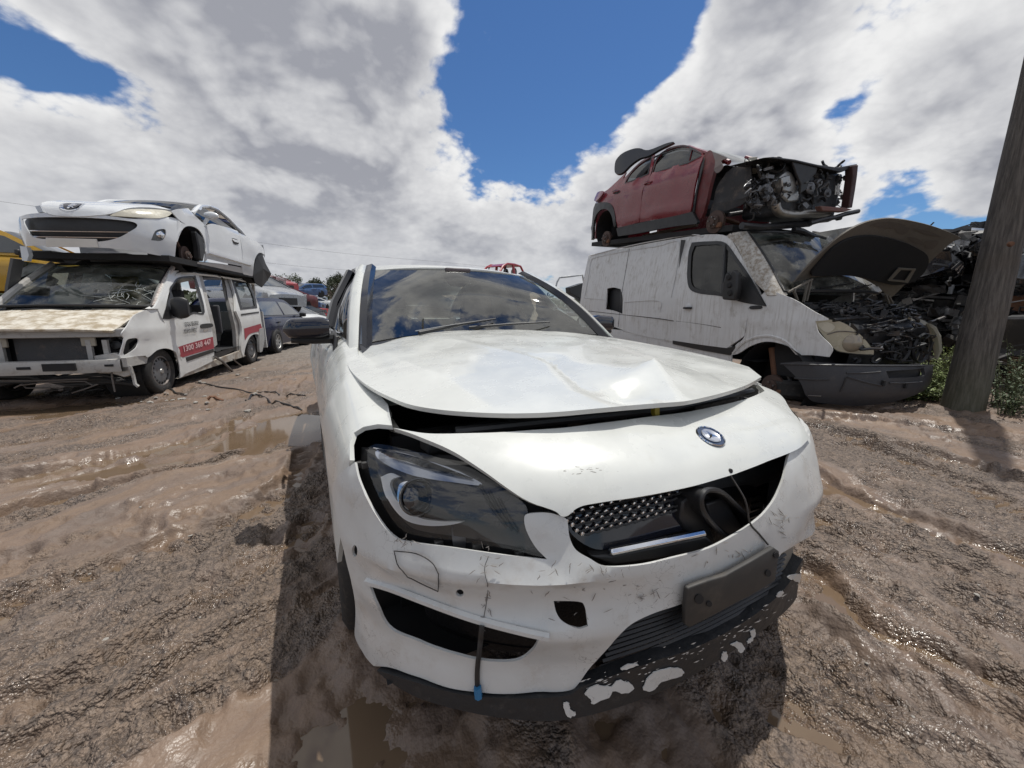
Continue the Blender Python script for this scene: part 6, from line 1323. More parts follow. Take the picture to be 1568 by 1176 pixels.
rp_('door_window', w1_, M_dglass, par=fdr, off=-.01); rp_('quarter_light', [(582, 108, True), (632, 130, True), (628, 140), (566, 172, True)], M_dglass, par=fdr, off=-.01)
rp_('window_seal', [(358, 240, True), (380, 160), (426, 114), (500, 86), (566, 87), (636, 126, True), (632, 144, True), (560, 184, True), (460, 212)], M_blk, [w1_, [(582, 108, True), (632, 130, True), (628, 140), (566, 172, True)]], par=fdr, off=.006)
w2_ = [(212, 290, True), (235, 245), (290, 190), (355, 148, True), (345, 200), (335, 240, True), (270, 270)]
rdr = rp_('rear_door', [(150, 335, True), (180, 290), (240, 225), (300, 170), (372, 132, True), (355, 230), (330, 290), (306, 335), (296, 420), (288, 512, True), (230, 528), (165, 542, True), (150, 470), (130, 415), (140, 370)], M_rpaint, [w2_], solid=.03, disp=lambda u, v: .010*float(fbm(u*4, v*5, 2, 507)))
rp_('door_window', w2_, M_dglass, par=rdr, off=-.01)
rp_('window_seal', [(206, 296, True), (232, 242), (290, 184), (362, 142, True), (350, 200), (340, 244, True), (270, 276)], M_blk, [w2_], par=rdr, off=.006)
for p, par in (((340, 292), fdr), ((160, 342), rdr)):
    y, z = RS.hit(*z3(*p)); MB().tube([Vector(rhs(y+.10*(k-2)/2, z))+Vector((-.012-.03*math.sin(math.pi*k/4), 0, 0)) for k in range(5)], .016, 6).build('handle', M_rpaint, par)
    rp_('handle_cup', [(p[0]-24, p[1]+2), (p[0], p[1]-12), (p[0]+24, p[1]-2), (p[0], p[1]+12)], M_dark, par=par, off=.004)
rp_('rear_wing', [(45, 400, True), (60, 360), (110, 330), (160, 285), (215, 232, True), (185, 290), (152, 335), (140, 370), (132, 412, True), (100, 402), (60, 412)], M_rpaint, solid=.02)
rp_('arch_trim', [(10, 545, True), (20, 470), (45, 415), (90, 400), (130, 410), (150, 450), (160, 530, True), (148, 535), (135, 475), (112, 442), (80, 440), (50, 470), (35, 520), (30, 600), (12, 605, True)], M_blk, off=.012, solid=.03)
rp_('sill_trim', [(160, 545, True), (300, 512), (470, 480), (585, 452, True), (612, 505), (610, 520, True), (450, 540), (300, 570), (170, 590, True)], M_blk, off=.006, solid=.05)
rp_('rear_bumper', [(12, 480, True), (30, 430), (46, 405), (40, 470), (30, 540), (30, 605, True), (14, 600)], M_blk, off=.0, solid=.05)
rp_('hinge_pillar', [(640, 120, True), (668, 98), (690, 110), (730, 135), (700, 190), (668, 300), (640, 430), (618, 490, True), (585, 470, True), (600, 330), (625, 210)], M_rprim, off=-.05, solid=.06)
rp_('door_edge', [(600, 320, True), (632, 160), (644, 150), (630, 230), (606, 330), (586, 465, True), (572, 462)], M_blk, off=-.02, solid=.02)
rp_('wheel_arch_liner', [(735, 225, True), (800, 180), (876, 180, True), (876, 280), (858, 385), (760, 440), (650, 470, True), (670, 360), (700, 280)], mat('liner_grey', (.022, .021, .022), .65, dirt=.4), off=-.12, solid=.02, disp=lambda u, v: .03*float(fbm(u*5, v*5, 2, 511)))
rp_('torn_metal', [(690, 112, True), (760, 140), (772, 150), (740, 165), (750, 200), (720, 235), (700, 220), (706, 170)], mat('torn_primer', (.16, .13, .12), .5, metal=.4, dirt=.5), off=-.02, solid=.01, smooth=False)
# roof, screen, tailgate folded up, far side
def rroof(u, t):
    y = .95+1.75*t; z = float(np.interp(t, [0, .12, .4, .7, 1], [1.50, 1.56, 1.59, 1.55, 1.46])); return (.60*u, y, z-.05*abs(u)**3)
MB().grid([[rroof(u, t) for u in np.linspace(-1, 1, 11)] for t in np.linspace(0, 1, 9)]).build('roof', M_rpaint, RH, solid=.02)
MB().tube([Vector(rroof(-1, t))+Vector((-.02, 0, .03)) for t in np.linspace(.02, .6, 9)], .016, 6).build('roof_rail', M_blk, RH)
MB().grid([[(u*(.66-.06*t), .10+.85*t-.06*(1-u*u), 1.10+.40*t) for u in np.linspace(-1, 1, 13)] for t in np.linspace(0, 1, 6)]).build('windscreen', glass('green_glass', (.40, .50, .45), .03, dirt=.15), RH)
MB().tube([(-.68, .05, 1.08), (-.66, .5, 1.30), (-.62, .97, 1.51)], .035, 8).build('windscreen_pillar', M_rpaint, RH)
MB().tube([(.68, .05, 1.08), (.66, .5, 1.30), (.62, .97, 1.51)], .035, 8).build('windscreen_pillar', M_rpaint, RH)
MB().grid([[(.87-.27*max(0, (z-1.0)/.6)**1.15, y, z) for y in (.5, 1.5, 3.3)] for z in (.25, .6, 1.0)]).build('far_side', M_rpaint, RH, solid=.03)
MB().grid([[(x, y, .22) for x in (-.8, 0, .8)] for y in (-.3, 1, 2, 3.4)]).build('underbody', M_dark, RH, solid=.08)
MB().grid([[(x, 3.42-.3*max(0, z-.95), z) for x in (-.72, 0, .72)] for z in (.3, .7, 1.0)]).build('tail_panel', M_rpaint, RH, solid=.03)
for x in (-.40, .40): MB().grid([[(x+w_*a, y, z) for a in np.linspace(-1, 1, 5)] for y, z, w_ in ((.9, .6, .24), (1.35, .6, .24), (1.5, 1.1, .24), (1.55, 1.32, .13))]).build('seat', MATS['cloth_grey'], RH, solid=.1)
MB().grid([[(x, y, z) for x in (-.68, 0, .68)] for y, z in ((.1, 1.06), (.5, 1.02), (.6, .7))]).build('dashboard', M_dark, RH)
tl = Plane(RHF, RHF.at(*z3(230, 170), x=-.86), (-.9, -.25, .35), 0)
tgt = [(150, 195), (160, 160), (195, 125), (250, 102), (290, 98), (340, 108, ), (440, 70), (480, 65), (400, 105), (340, 140), (290, 155), (240, 190), (200, 230), (175, 242), (152, 235)]
planel(tl, 'tailgate_glass', tgt, mat('tailgate_black', (.016, .016, .017), .35, coat=.3), RH, tile=z3, solid=.05, res=.1)
rp_('tail_corner', [(45, 395, True), (60, 355), (100, 345), (90, 370), (60, 400)], M_rpaint, off=.06, solid=.03)
# front and rear hubs with discs
for px, py in ((712, 510), (104, 605)):
    c = RHF.at(*z3(px, py), x=-.80); hub(RH, c, (-1, 0, 0), .155)
    MB().tube([c+Vector((.06, 0, 0)), c+Vector((.2, .04, .06)), c+Vector((.5, .06, .02))], .035, 8).build('axle', M_rust, RH)
MB().lathe([(0, -.4), (.35, -.4), (.35, -.02)], RHF.at(*z3(92, 545), x=-.82), (-1, 0, 0), 20).build('arch_liner', M_dark, RH)
for a, b in (((310, 590), (610, 525)), ((310, 590), (312, 625)), ((455, 555), (457, 590))): MB().bar(RHF.at(*z3(*a), x=-.6), RHF.at(*z3(*b), x=-.6), .05, .05).build('timber_chock', mat('old_timber', (.16, .13, .10), .9, dirt=.4), RH)
# exposed engine bay: blocks, covers, hoses, exhaust, subframe, slam panel
M_eng = mat('engine_black', (.020, .020, .022), .42, metal=.2, dirt=.4, dirtcol=(.10, .09, .08), bump=.3)
M_mid = mat('engine_grey', (.16, .16, .165), .42, metal=.7, dirt=.5, dirtcol=(.05, .045, .04), bump=.4)
MB().box((.05, -.42, .62), (1.15, .55, .62)).build('engine_block', M_eng, RH, bevel=.05)
def rat(px, py, y): return RHF.at(*z3(px, py), y=y)
MB().prism([rat(x, y, -.72) for x, y in ((1075, 255), (1110, 222), (1140, 230), (1160, 260), (1165, 300), (1185, 340), (1180, 395), (1120, 400), (1080, 360), (1070, 310))], (0, .15, 0)).build('timing_cover', M_alu, RH, bevel=.02)
MB().prism([rat(x, y, -.76) for x, y in ((1085, 262), (1130, 245), (1140, 300), (1128, 345), (1088, 335))], (0, .06, 0)).build('coolant_housing', M_alu, RH, bevel=.015)
ex = [rat(x, y, -.70) for x, y in ((1048, 408), (1056, 440), (1080, 462), (1150, 470), (1230, 462), (1300, 462), (1340, 455))]
MB().tube(crv([tuple(p) for p in ex], closed=False, n=4), .055, 12).build('exhaust_manifold', mat('exhaust_steel', (.36, .34, .31), .35, metal=.9, dirt=.4), RH)
MB().tube([rat(x, y, -.66) for x, y in ((1070, 410), (1090, 445), (1180, 452), (1290, 445))], .035, 10).build('exhaust_pipe', MATS['exhaust_steel'], RH)
MB().prism([rat(x, y, -.86) for x, y in ((1300, 420), (1440, 430), (1480, 440), (1430, 455), (1310, 448))], (0, .08, 0)).build('crash_beam', mat('red_beam', (.17, .075, .06), .6, dirt=.5), RH, bevel=.01)
MB().prism([rat(x, y, -.84) for x, y in ((1480, 195), (1512, 190), (1505, 260), (1495, 330), (1478, 430), (1455, 432), (1470, 330), (1480, 260))], (0, .10, 0)).build('front_panel', mat('rusted_maroon', (.06, .025, .022), .6, dirt=.6, dirtcol=(.03, .02, .02)), RH, bevel=.01)
MB().prism([rat(x, y, -.80) for x, y in ((985, 150), (1040, 145), (1160, 160), (1290, 190), (1400, 205), (1510, 185), (1490, 205), (1410, 235), (1290, 205), (1150, 172))], (0, .5, .02)).build('slam_panel', M_eng, RH, bevel=.01)
MB().prism([rat(x, y, -.78) for x, y in ((1140, 165), (1290, 190), (1275, 240), (1245, 270), (1220, 330), (1185, 355), (1190, 300), (1165, 240))], (0, .03, 0)).build('torn_cover', M_blk, RH, bevel=.01)
cup = rat(915, 195, -.25); MB().lathe([(0, .10), (.05, .10), (.055, .07), (.085, .06), (.09, -.08), (.07, -.10)], cup, (-.2, -.2, 1), 18).build('fluid_reservoir', mat('reservoir', (.42, .40, .34), .4, dirt=.3), RH)
MB().lathe([(.085, .02), (.10, .0), (.09, -.08)], rat(1055, 190, -.7), (-.6, -1, .2), 20).build('intake_pipe', M_eng, RH)
for px, py, r_ in ((1245, 320, .075), (1295, 290, .05), (1340, 350, .06), (1000, 330, .07), (1180, 285, .045)):
    MB().lathe([(0, .03), (r_*.3, .03), (r_*.35, .01), (r_*.8, .01), (r_, .0), (r_*.95, -.05)], rat(px, py, -.74), (-.1, -1, 0), 20).build('pulley', M_mid, RH)
MB().tube([rat(x, y, -.82) for x, y in ((1510, 450), (1440, 465), (1380, 485), (1320, 495), (1240, 518))], .03, 8).build('subframe_arm', M_eng, RH)
MB().tube([rat(x, y, -.6) for x, y in ((1240, 518), (1100, 530), (960, 540), (860, 530))], .045, 8).build('subframe', M_eng, RH)
MB().tube([rat(x, y, -.7) for x, y in ((1150, 550), (1200, 560), (1240, 580), (1262, 588))], .035, 7).build('suspension_arm', M_eng, RH)
MB().lathe([(0, .03), (.035, .02), (.04, -.03)], rat(1405, 485, -.8), (0, -1, 0), 12).build('bush', M_eng, RH)
MB().tube([rat(x, y, -.1) for x, y in ((790, 470), (880, 455), (960, 440), (1040, 430))], .03, 8).build('drive_shaft', M_mid, RH)
hs = MB(); gs = MB()
for k in range(130):
    px = random.uniform(900, 1400); py = random.uniform(190+.03*(px-890), 440); y0 = random.uniform(-.78, -.45); P = [rat(px, py, y0)]
    for _ in range(5): P.append(P[-1]+Vector((random.uniform(-.07, .07), random.uniform(-.04, .04), random.uniform(-.07, .05))))
    (hs if random.random() < .7 else gs).tube(crv([tuple(q) for q in P], closed=False, n=3), random.uniform(.004, .018), 6)
for k in range(24):
    px = random.uniform(890, 1470); py = random.uniform(200+.03*(px-890), 450); m_ = hs if random.random() < .62 else gs
    m_.box(rat(px, py, random.uniform(-.80, -.4)), (random.uniform(.02, .11), random.uniform(.03, .10), random.uniform(.02, .10)), Matrix.Rotation(random.uniform(-1, 1), 4, 'Y') @ Matrix.Rotation(random.uniform(-.5, .5), 4, 'Z'))
hs.build('hoses_and_brackets', M_eng, RH, bevel=.004)['kind'] = 'stuff'; gs.build('bright_fittings', M_mid, RH, bevel=.004)['kind'] = 'stuff'
for k in range(5): MB().tube([rat(1385+k*6+random.uniform(-8, 12), 310+random.uniform(-20, 60), -.86) for _ in range(4)], .007, 5).build('wiring', mat('wire_white', (.5, .5, .48), .5), RH)
# ------------------------------------------------------------------ generic scrapyard cars for the middle and far distance
def scrap_car(label, loc, yaw, paint, group=None, L=4.3, W=1.74, H=1.42, tilt=0.0, roll=0.0, kind='saloon', cat='car', wheels=True, name='scrap_car', nose=True, dent=.02):
    fr = Frame(loc, yaw, tilt, roll); t = thing(name, label, cat, fr, group); sd = random.randint(0, 999)
    y0, y1 = -.85, L-.85
    if kind == 'hatch': rf = [(.05, .93), (.95, H-.04), (1.5, H), (2.5, H-.04), (3.15, H-.30), (y1-.12, .95)]
    elif kind == 'wagon': rf = [(.05, .93), (.95, H-.04), (1.6, H), (3.0, H-.03), (y1-.25, H-.14), (y1-.04, .95)]
    else: rf = [(.05, .95), (.95, H-.04), (1.5, H), (2.0, H-.02), (2.9, 1.0)]
    def ztop(y): return float(np.interp(y, [y0, y0+.15, -.2, .1, 1.0, 2.8, y1-.1, y1], [.62, .72, .86, .93, .95, .99, .94, .80]))
    def hw(y): return W/2*(1-.16*max(0, (-.1-y)/.75)**2-.14*max(0, (y-(y1-.7))/.7)**2)
    rows = []
    for y in np.linspace(y0, y1, 26):
        z = ztop(y); w = hw(y); k = dent*float(fbm(y*1.7+sd, sd*.3, 3, sd))
        sec = [(-w*.95, .22), (-w, .45), (-w+k, .68), (-w*.97, z-.09), (-w*.88, z-.01), (-w*.4, z+.025), (0, z+.03), (w*.4, z+.025), (w*.88, z-.01), (w*.97, z-.09), (w-k, .68), (w, .45), (w*.95, .22)]
        rows.append([(x, y, zz) for x, zz in sec])
    b = MB().grid(rows); b.add(rows[0], [tuple(range(13))]); b.add(rows[-1], [tuple(range(13))]); b.build('body', paint, t, ang=40)
    # cabin
    ys = [p[0] for p in rf]; zs = [p[1] for p in rf]
    def rw(z): return W/2*(.93-.24*max(0, (z-.95)/.47))
    fine_y = np.linspace(ys[0], ys[-1], 22); fz = np.interp(fine_y, ys, zs)
    MB().grid([[(u*rw(z), y, z-.05*abs(u)**3) for u in np.linspace(-1, 1, 9)] for y, z in zip(fine_y, fz)]).build('roof', paint, t, ang=50)
    cabs = MB()
    for sg in (-1, 1): cabs.grid([[(sg*rw(z_), y, z_) for y, z_ in ((y, .93+(z-.93)*k/2) for y, z in zip(fine_y, fz))] for k in range(3)])
    cabs.build('cabin_side', paint, t, ang=60)['kind'] = 'stuff'
    gl_ = M_dglass
    ym = np.interp(1.70 if kind != 'saloon' else 1.55, [0, 9], [0, 9])
    for sg in (-1, 1):
        for ya, yb in ((ys[0]+.32, ym-.06), (ym+.06, ys[-1]-.34)):
            pts = [(y, .985) for y in np.linspace(ya, yb, 6)]+[(y, max(.99, float(np.interp(y, ys, zs))-.09)) for y in np.linspace(yb, ya, 6)]
            MB().ngon([(sg*(rw(z)+.006), y, z) for y, z in pts]).build('side_window', MATS['far_window'], t, smooth=False)
    def patch(nm, i0, i1, s):
        ya, yb = ys[i0]+(.06 if i0 == 0 else .0), ys[i1]; P = []
        for y in np.linspace(ya, yb, 4):
            z = float(np.interp(y, ys, zs)); P.append([(u*rw(z)*.86, y, z-.05*abs(u*.86)**3+.012) for u in np.linspace(-1, 1, 7)])
        MB().grid(P).build(nm, MATS['far_window'], t)
    patch('windscreen', 0, 1, 0); patch('rear_window', len(ys)-2, len(ys)-1, 1)
    MB().grid([[(x, y0-.02+.30*(abs(x)/(W/2))**3, z) for x in np.linspace(-W*.40, W*.40, 9)] for z in (.28, .40, .52)]).build('front_bumper', M_blk, t)
    MB().grid([[(x, y1+.03-.25*(abs(x)/(W/2))**3, z) for x in np.linspace(-W*.41, W*.41, 9)] for z in (.28, .42, .58)]).build('rear_bumper', M_blk, t)
    for sg in (-1, 1):
        MB().prism([(sg*W*.22, y0+.02, .60), (sg*W*.40, y0+.14, .60), (sg*W*.42, y0+.22, .72), (sg*W*.24, y0+.10, .70)], (0, -.02, 0)).build('headlight', mat('far_lamp', (.45, .45, .42), .2, coat=.5), t)
        MB().prism([(sg*W*.30, y1+.01, .72), (sg*W*.43, y1-.08, .72), (sg*W*.43, y1-.08, .88), (sg*W*.30, y1+.01, .88)], (0, .02, 0)).build('tail_light', mat('tail_red', (.25, .015, .015), .25), t)
        MB().box((sg*(W/2+.08), .52, .98), (.18, .09, .12)).build('door_mirror', M_blk, t, bevel=.03)
        for y in (0, 2.6*L/4.3):
            MB().lathe([(0, .0), (.36, 0.0), (.36, -.2)], (sg*(hw(y)+.004), y, .34), (sg, 0, 0), 18).build('wheel_arch', M_dark, t)
            if wheels: road_wheel('wheel', t, (sg*(W/2-.055), y, .31), r=.31, w=.20, rimr=.19, axis=(sg, 0, 0), spokes=7)
        for yh in (1.45, 2.35): MB().box((sg*(W/2+.012), yh, .80), (.03, .15, .03)).build('handle', M_blk, t)
    return t
fw_ = mat('far_window', (.022, .028, .034), .06, coat=.6)
P_navy = mat('paint_navy', (.010, .014, .040), .22, spec=.25, coat=.12); P_silver = mat('paint_silver', (.36, .37, .38), .25, metal=.5, coat=.5, dirt=.25); P_white = mat('paint_white', (.62, .63, .62), .3, coat=.5, dirt=.25)
P_yel = mat('paint_yellow', (.42, .24, .012), .3, coat=.5, dirt=.25, dirtcol=(.2, .13, .05)); P_mar = mat('paint_maroon', (.10, .018, .022), .35, coat=.4, dirt=.35); P_red = mat('paint_red', (.30, .02, .022), .3, coat=.5, dirt=.3)
P_blk = mat('paint_black', (.012, .012, .014), .25, coat=.6, dirt=.35); P_blue = mat('paint_blue', (.05, .10, .22), .3, coat=.5, dirt=.3); P_grey = mat('paint_grey', (.12, .125, .13), .3, metal=.3, coat=.5, dirt=.3)
def gp(px, D):  # ground point under photo column px at depth D along the view axis
    v = CAM+_FW*D+_RT*((px-784)/FPX*D); return Vector((v.x, v.y, 0))
rear = WORLD.at(426, 541, z=0); front = WORLD.at(462, 529, z=0); dv_ = (rear-front); dv_.z = 0; yawn = math.atan2(-dv_.x, dv_.y)-R(3)
_A2 = Matrix.Rotation(yawn, 3, 'Z'); on = rear-_A2 @ Vector((-.86, 2.6, 0)); 
scrap_car('dark blue estate car parked behind the red-striped van', (on.x, on.y, 0), yawn, P_navy, kind='wagon', H=1.44, name='blue_estate_car')
c = gp(432, 15.0); scrap_car('silver hatchback propped high above the dark blue car', (c.x, c.y, 1.02), R(38), P_silver, kind='hatch', wheels=False, name='silver_hatchback')
c = gp(430, 15.2); scrap_car('black saloon crushed under the silver hatchback', (c.x, c.y, 0), R(38), P_blk, kind='saloon', H=1.04, name='black_saloon')
c = gp(478, 17.5); scrap_car('low white car just behind the black door mirror', (c.x+.2, c.y+.5, 0), R(60), P_white, kind='hatch', H=1.40, name='white_hatchback')
# yellow car behind the coupe, on a grey car
c = gp(165, 9.6); scrap_car('yellow hatchback perched behind the white coupe', (c.x, c.y, 1.28), R(84), P_yel, kind='hatch', H=1.50, wheels=False, name='yellow_hatchback')
scrap_car('grey car underneath the yellow hatchback', (c.x, c.y, 0), R(82), P_grey, kind='hatch', H=1.28, name='grey_hatchback')
# rows of stacked wrecks far down the yard
GR = 'wrecked cars piled far down the yard'
far = [(400, 23, 0, P_mar, 20), (432, 24, 0, P_blk, -40), (402, 24.5, 1.25, P_mar, -70), (436, 25, 1.2, P_grey, 60), (452, 25.5, .1, P_blk, 10), (424, 23.5, 2.2, P_mar, 75),
       (455, 33, 1.2, P_silver, 60), (458, 34, 0, P_red, -30), (474, 36, 1.15, P_blk, 40), (478, 36, 0, P_red, -60), (492, 42, 1.2, P_blue, 70), (494, 42, 0, P_white, -20), (508, 48, 0, P_blue, 55), (512, 50, 1.2, P_white, -60), (486, 52, 1.2, P_grey, 30), (470, 47, 1.25, P_white, -75), (500, 58, 2.3, P_silver, 50), (482, 60, 2.3, P_white, 20), (520, 60, 1.2, P_mar, 80), (528, 64, 0, P_white, -60), (462, 40, 2.3, P_blue, -50), (448, 30, 2.3, P_red, 35)]
seen = {}
cn_ = {id(P_mar): 'maroon', id(P_blk): 'black', id(P_grey): 'grey', id(P_silver): 'silver', id(P_red): 'red', id(P_blue): 'blue', id(P_white): 'white'}
def where(px):
    return 'above the blue estate' if px < 420 else 'left of the trees' if px < 450 else 'under the left gum tree' if px < 466 else 'under the small gum tree' if px < 480 else 'under the middle gum tree' if px < 497 else 'under the right gum tree' if px < 515 else 'beside the sedan window'
for px, D, z, pm, yw in far:
    c = gp(px, D); lv = 'on the ground' if z < .5 else ('on the second level' if z < 2 else 'on top')
    key = (cn_[id(pm)], lv); seen[key] = seen.get(key, 0)+1
    scrap_car('%s wreck %s of the far pile, %s' % (cn_[id(pm)], lv, where(px)), (c.x, c.y, z), R(yw), pm, GR, kind=random.choice(['hatch', 'saloon', 'wagon']), H=1.36, wheels=False, tilt=R(random.uniform(-4, 4)), roll=R(random.uniform(-4, 4)), name='wrecked_car', dent=.12)
# stack hidden behind the white sedan carrying the red cab
c = gp(770, 27)
scrap_car('grey wreck at the foot of the stack behind the white sedan', (c.x, c.y, 0), R(70), P_grey, GR, wheels=False, name='wrecked_car'); scrap_car('white wreck in the middle of the stack behind the white sedan', (c.x, c.y, 1.35), R(75), P_white, GR, wheels=False, name='wrecked_car')
fr = Frame((c.x, c.y, 2.65), R(-64)); rc = thing('red_cab', 'red car shell with empty windows showing above the white sedan roof', 'car', fr)
prof = [(-1.35, .62), (-.75, 1.18), (-.35, 1.34), (.4, 1.36), (1.05, 1.30), (1.45, .70)]
for sx_ in (-.72, .72):
    MB().tube([(sx_*(.95 if z > 1 else 1.08), y, z) for y, z in prof], .07, 8).build('window_frame', P_red, rc)
    MB().tube([(sx_*.95, .25, 1.34), (sx_*1.08, .25, .62)], .09, 8).build('door_pillar', P_red, rc)
    MB().tube([(sx_*.95, -.45, 1.28), (sx_*1.08, -.7, .62)], .04, 6).build('quarter_pillar', P_blk, rc)
    MB().grid([[(sx_*1.08, y, z) for y in (-2.0, -1, 0, 1, 1.9)] for z in (.0, .35, .66)]).build('door_skin', P_red, rc, solid=.05)
MB().grid([[(x, y, z) for x in (-.68, -.3, .3, .68)] for y, z in ((-.75, 1.2), (-.35, 1.37), (.4, 1.40), (1.05, 1.32))]).build('roof', P_red, rc, solid=.05)
MB().grid([[(x, y, z) for x in (-.7, 0, .7)] for y, z in ((-2.1, .3), (-1.9, .62), (-1.3, .66))]).build('bonnet', P_red, rc, solid=.04)
for x in (-.35, .35): MB().tube([(x, .75, .6), (x, .8, 1.0), (x, .82, 1.18)], [.2, .2, .12], 8).build('seat', P_blk, rc)
# truck with a headboard rail behind the panel van
c = WORLD.at(880, 452, y=12.0); fr = Frame((c.x+.6, 12.0, 0), R(-5)); tk = thing('flatbed_truck', 'flatbed truck half hidden behind the panel van, with a bent rail', 'truck', fr)
zt_ = WORLD.at(880, 450, y=12.0).z
MB().box((.7, 2.0, .95), (2.0, 3.6, .18)).build('tray', P_grey, tk, bevel=.03)
MB().box((.7, -.6, 1.0), (1.9, 1.6, 1.2)).build('cab', P_white, tk, bevel=.12)
MB().prism([tuple(fr.I @ WORLD.at(x, y, y=11.9)) for x, y in ((872, 440), (893, 433), (893, 462), (886, 456), (873, 449))], (0, .35, 0)).build('tool_box', M_blk, tk, bevel=.02)
MB().tube([tuple(fr.I @ WORLD.at(x, y, y=12.0)) for x, y in ((850, 444), (853, 432), (857, 425), (875, 423), (892, 421), (895, 440))], .035, 6).build('headboard_rail', M_alu, tk)
for x in (-.1, 1.5):
    for y in (-.6, 2.8): road_wheel('wheel', tk, (x, y, .40), r=.40, w=.25, rimr=.24, axis=(-1 if x < .5 else 1, 0, 0), rim_m=M_steel)
# ------------------------------------------------------------------ leaning timber pole
M_wood = bpy.data.materials.new('weathered_timber'); M_wood.use_nodes = True; nt = M_wood.node_tree; b = nt.nodes['Principled BSDF']
tcn = N(nt, 'ShaderNodeTexCoord'); mp = N(nt, 'ShaderNodeMapping'); nt.links.new(tcn.outputs['Object'], mp.inputs[0]); mp.inputs['Scale'].default_value = (14, 14, .9)
na = N(nt, 'ShaderNodeTexNoise'); nt.links.new(mp.outputs[0], na.inputs['Vector']); na.inputs['Scale'].default_value = 3; na.inputs['Detail'].default_value = 10; na.inputs['Roughness'].default_value = .7
nb = N(nt, 'ShaderNodeTexNoise'); nt.links.new(tcn.outputs['Object'], nb.inputs['Vector']); nb.inputs['Scale'].default_value = 2.2; nb.inputs['Detail'].default_value = 8
c_ = mixc(nt, smooth(nt, na.outputs[0], .35, .68), (.055, .048, .042), (.145, .128, .112)); c_ = mixc(nt, mth(nt, 'MULTIPLY', smooth(nt, nb.outputs[0], .5, .7), .5), c_, (.10, .08, .06))
sp = N(nt, 'ShaderNodeSeparateXYZ'); nt.links.new(tcn.outputs['Object'], sp.inputs[0]); c_ = mixc(nt, mth(nt, 'MULTIPLY', smooth(nt, sp.outputs[2], .9, .0), .35), c_, (.10, .11, .05))
nt.links.new(c_, b.inputs['Base Color']); b.inputs['Roughness'].default_value = .85
bp = N(nt, 'ShaderNodeBump'); bp.inputs['Strength'].default_value = .8; bp.inputs['Distance'].default_value = .02; nt.links.new(na.outputs[0], bp.inputs['Height']); nt.links.new(bp.outputs[0], b.inputs['Normal'])
b0 = WORLD.at(1490, 632, z=0); bL = WORLD.at(1460, 632, z=0); rb = (b0-bL).length*.78
polef = Frame((b0.x+.05, b0.y+.1, 0), 0); pole = thing('timber_pole', 'thick weathered timber pole standing at the right edge beside the scrap heap', 'pole', polef)
rows = []
for z in np.concatenate([np.linspace(-.2, 4, 60), np.linspace(4.2, 9, 18)]):
    r = (rb*1.02-.010*z)*(1+.03*math.exp(-max(0, z)/.25)); cx = .10*math.sin(z*.55)+.025*z; rows.append([(cx+r*math.cos(a)*(1+.05*float(fbm(math.cos(a)*1.5+3, z*.9+math.sin(a)*1.5, 4, 601))), r*math.sin(a)*(1+.05*float(fbm(math.cos(a)*1.5, z*.9+math.sin(a)*1.5, 4, 607))), z) for a in np.linspace(0, 2*math.pi, 33)[:-1]])
pm_ = MB().grid(rows, closed=True); pm_.add(rows[-1], [tuple(range(32))]); pm_.build('trunk', M_wood, pole, ang=180)
for z in (3.1, 1.75): MB().lathe([(0, .03), (.02, .028), (.028, 0)], (-.22, -.14, z), (-.7, -.7, 0), 8).build('bolt', M_rust, pole)
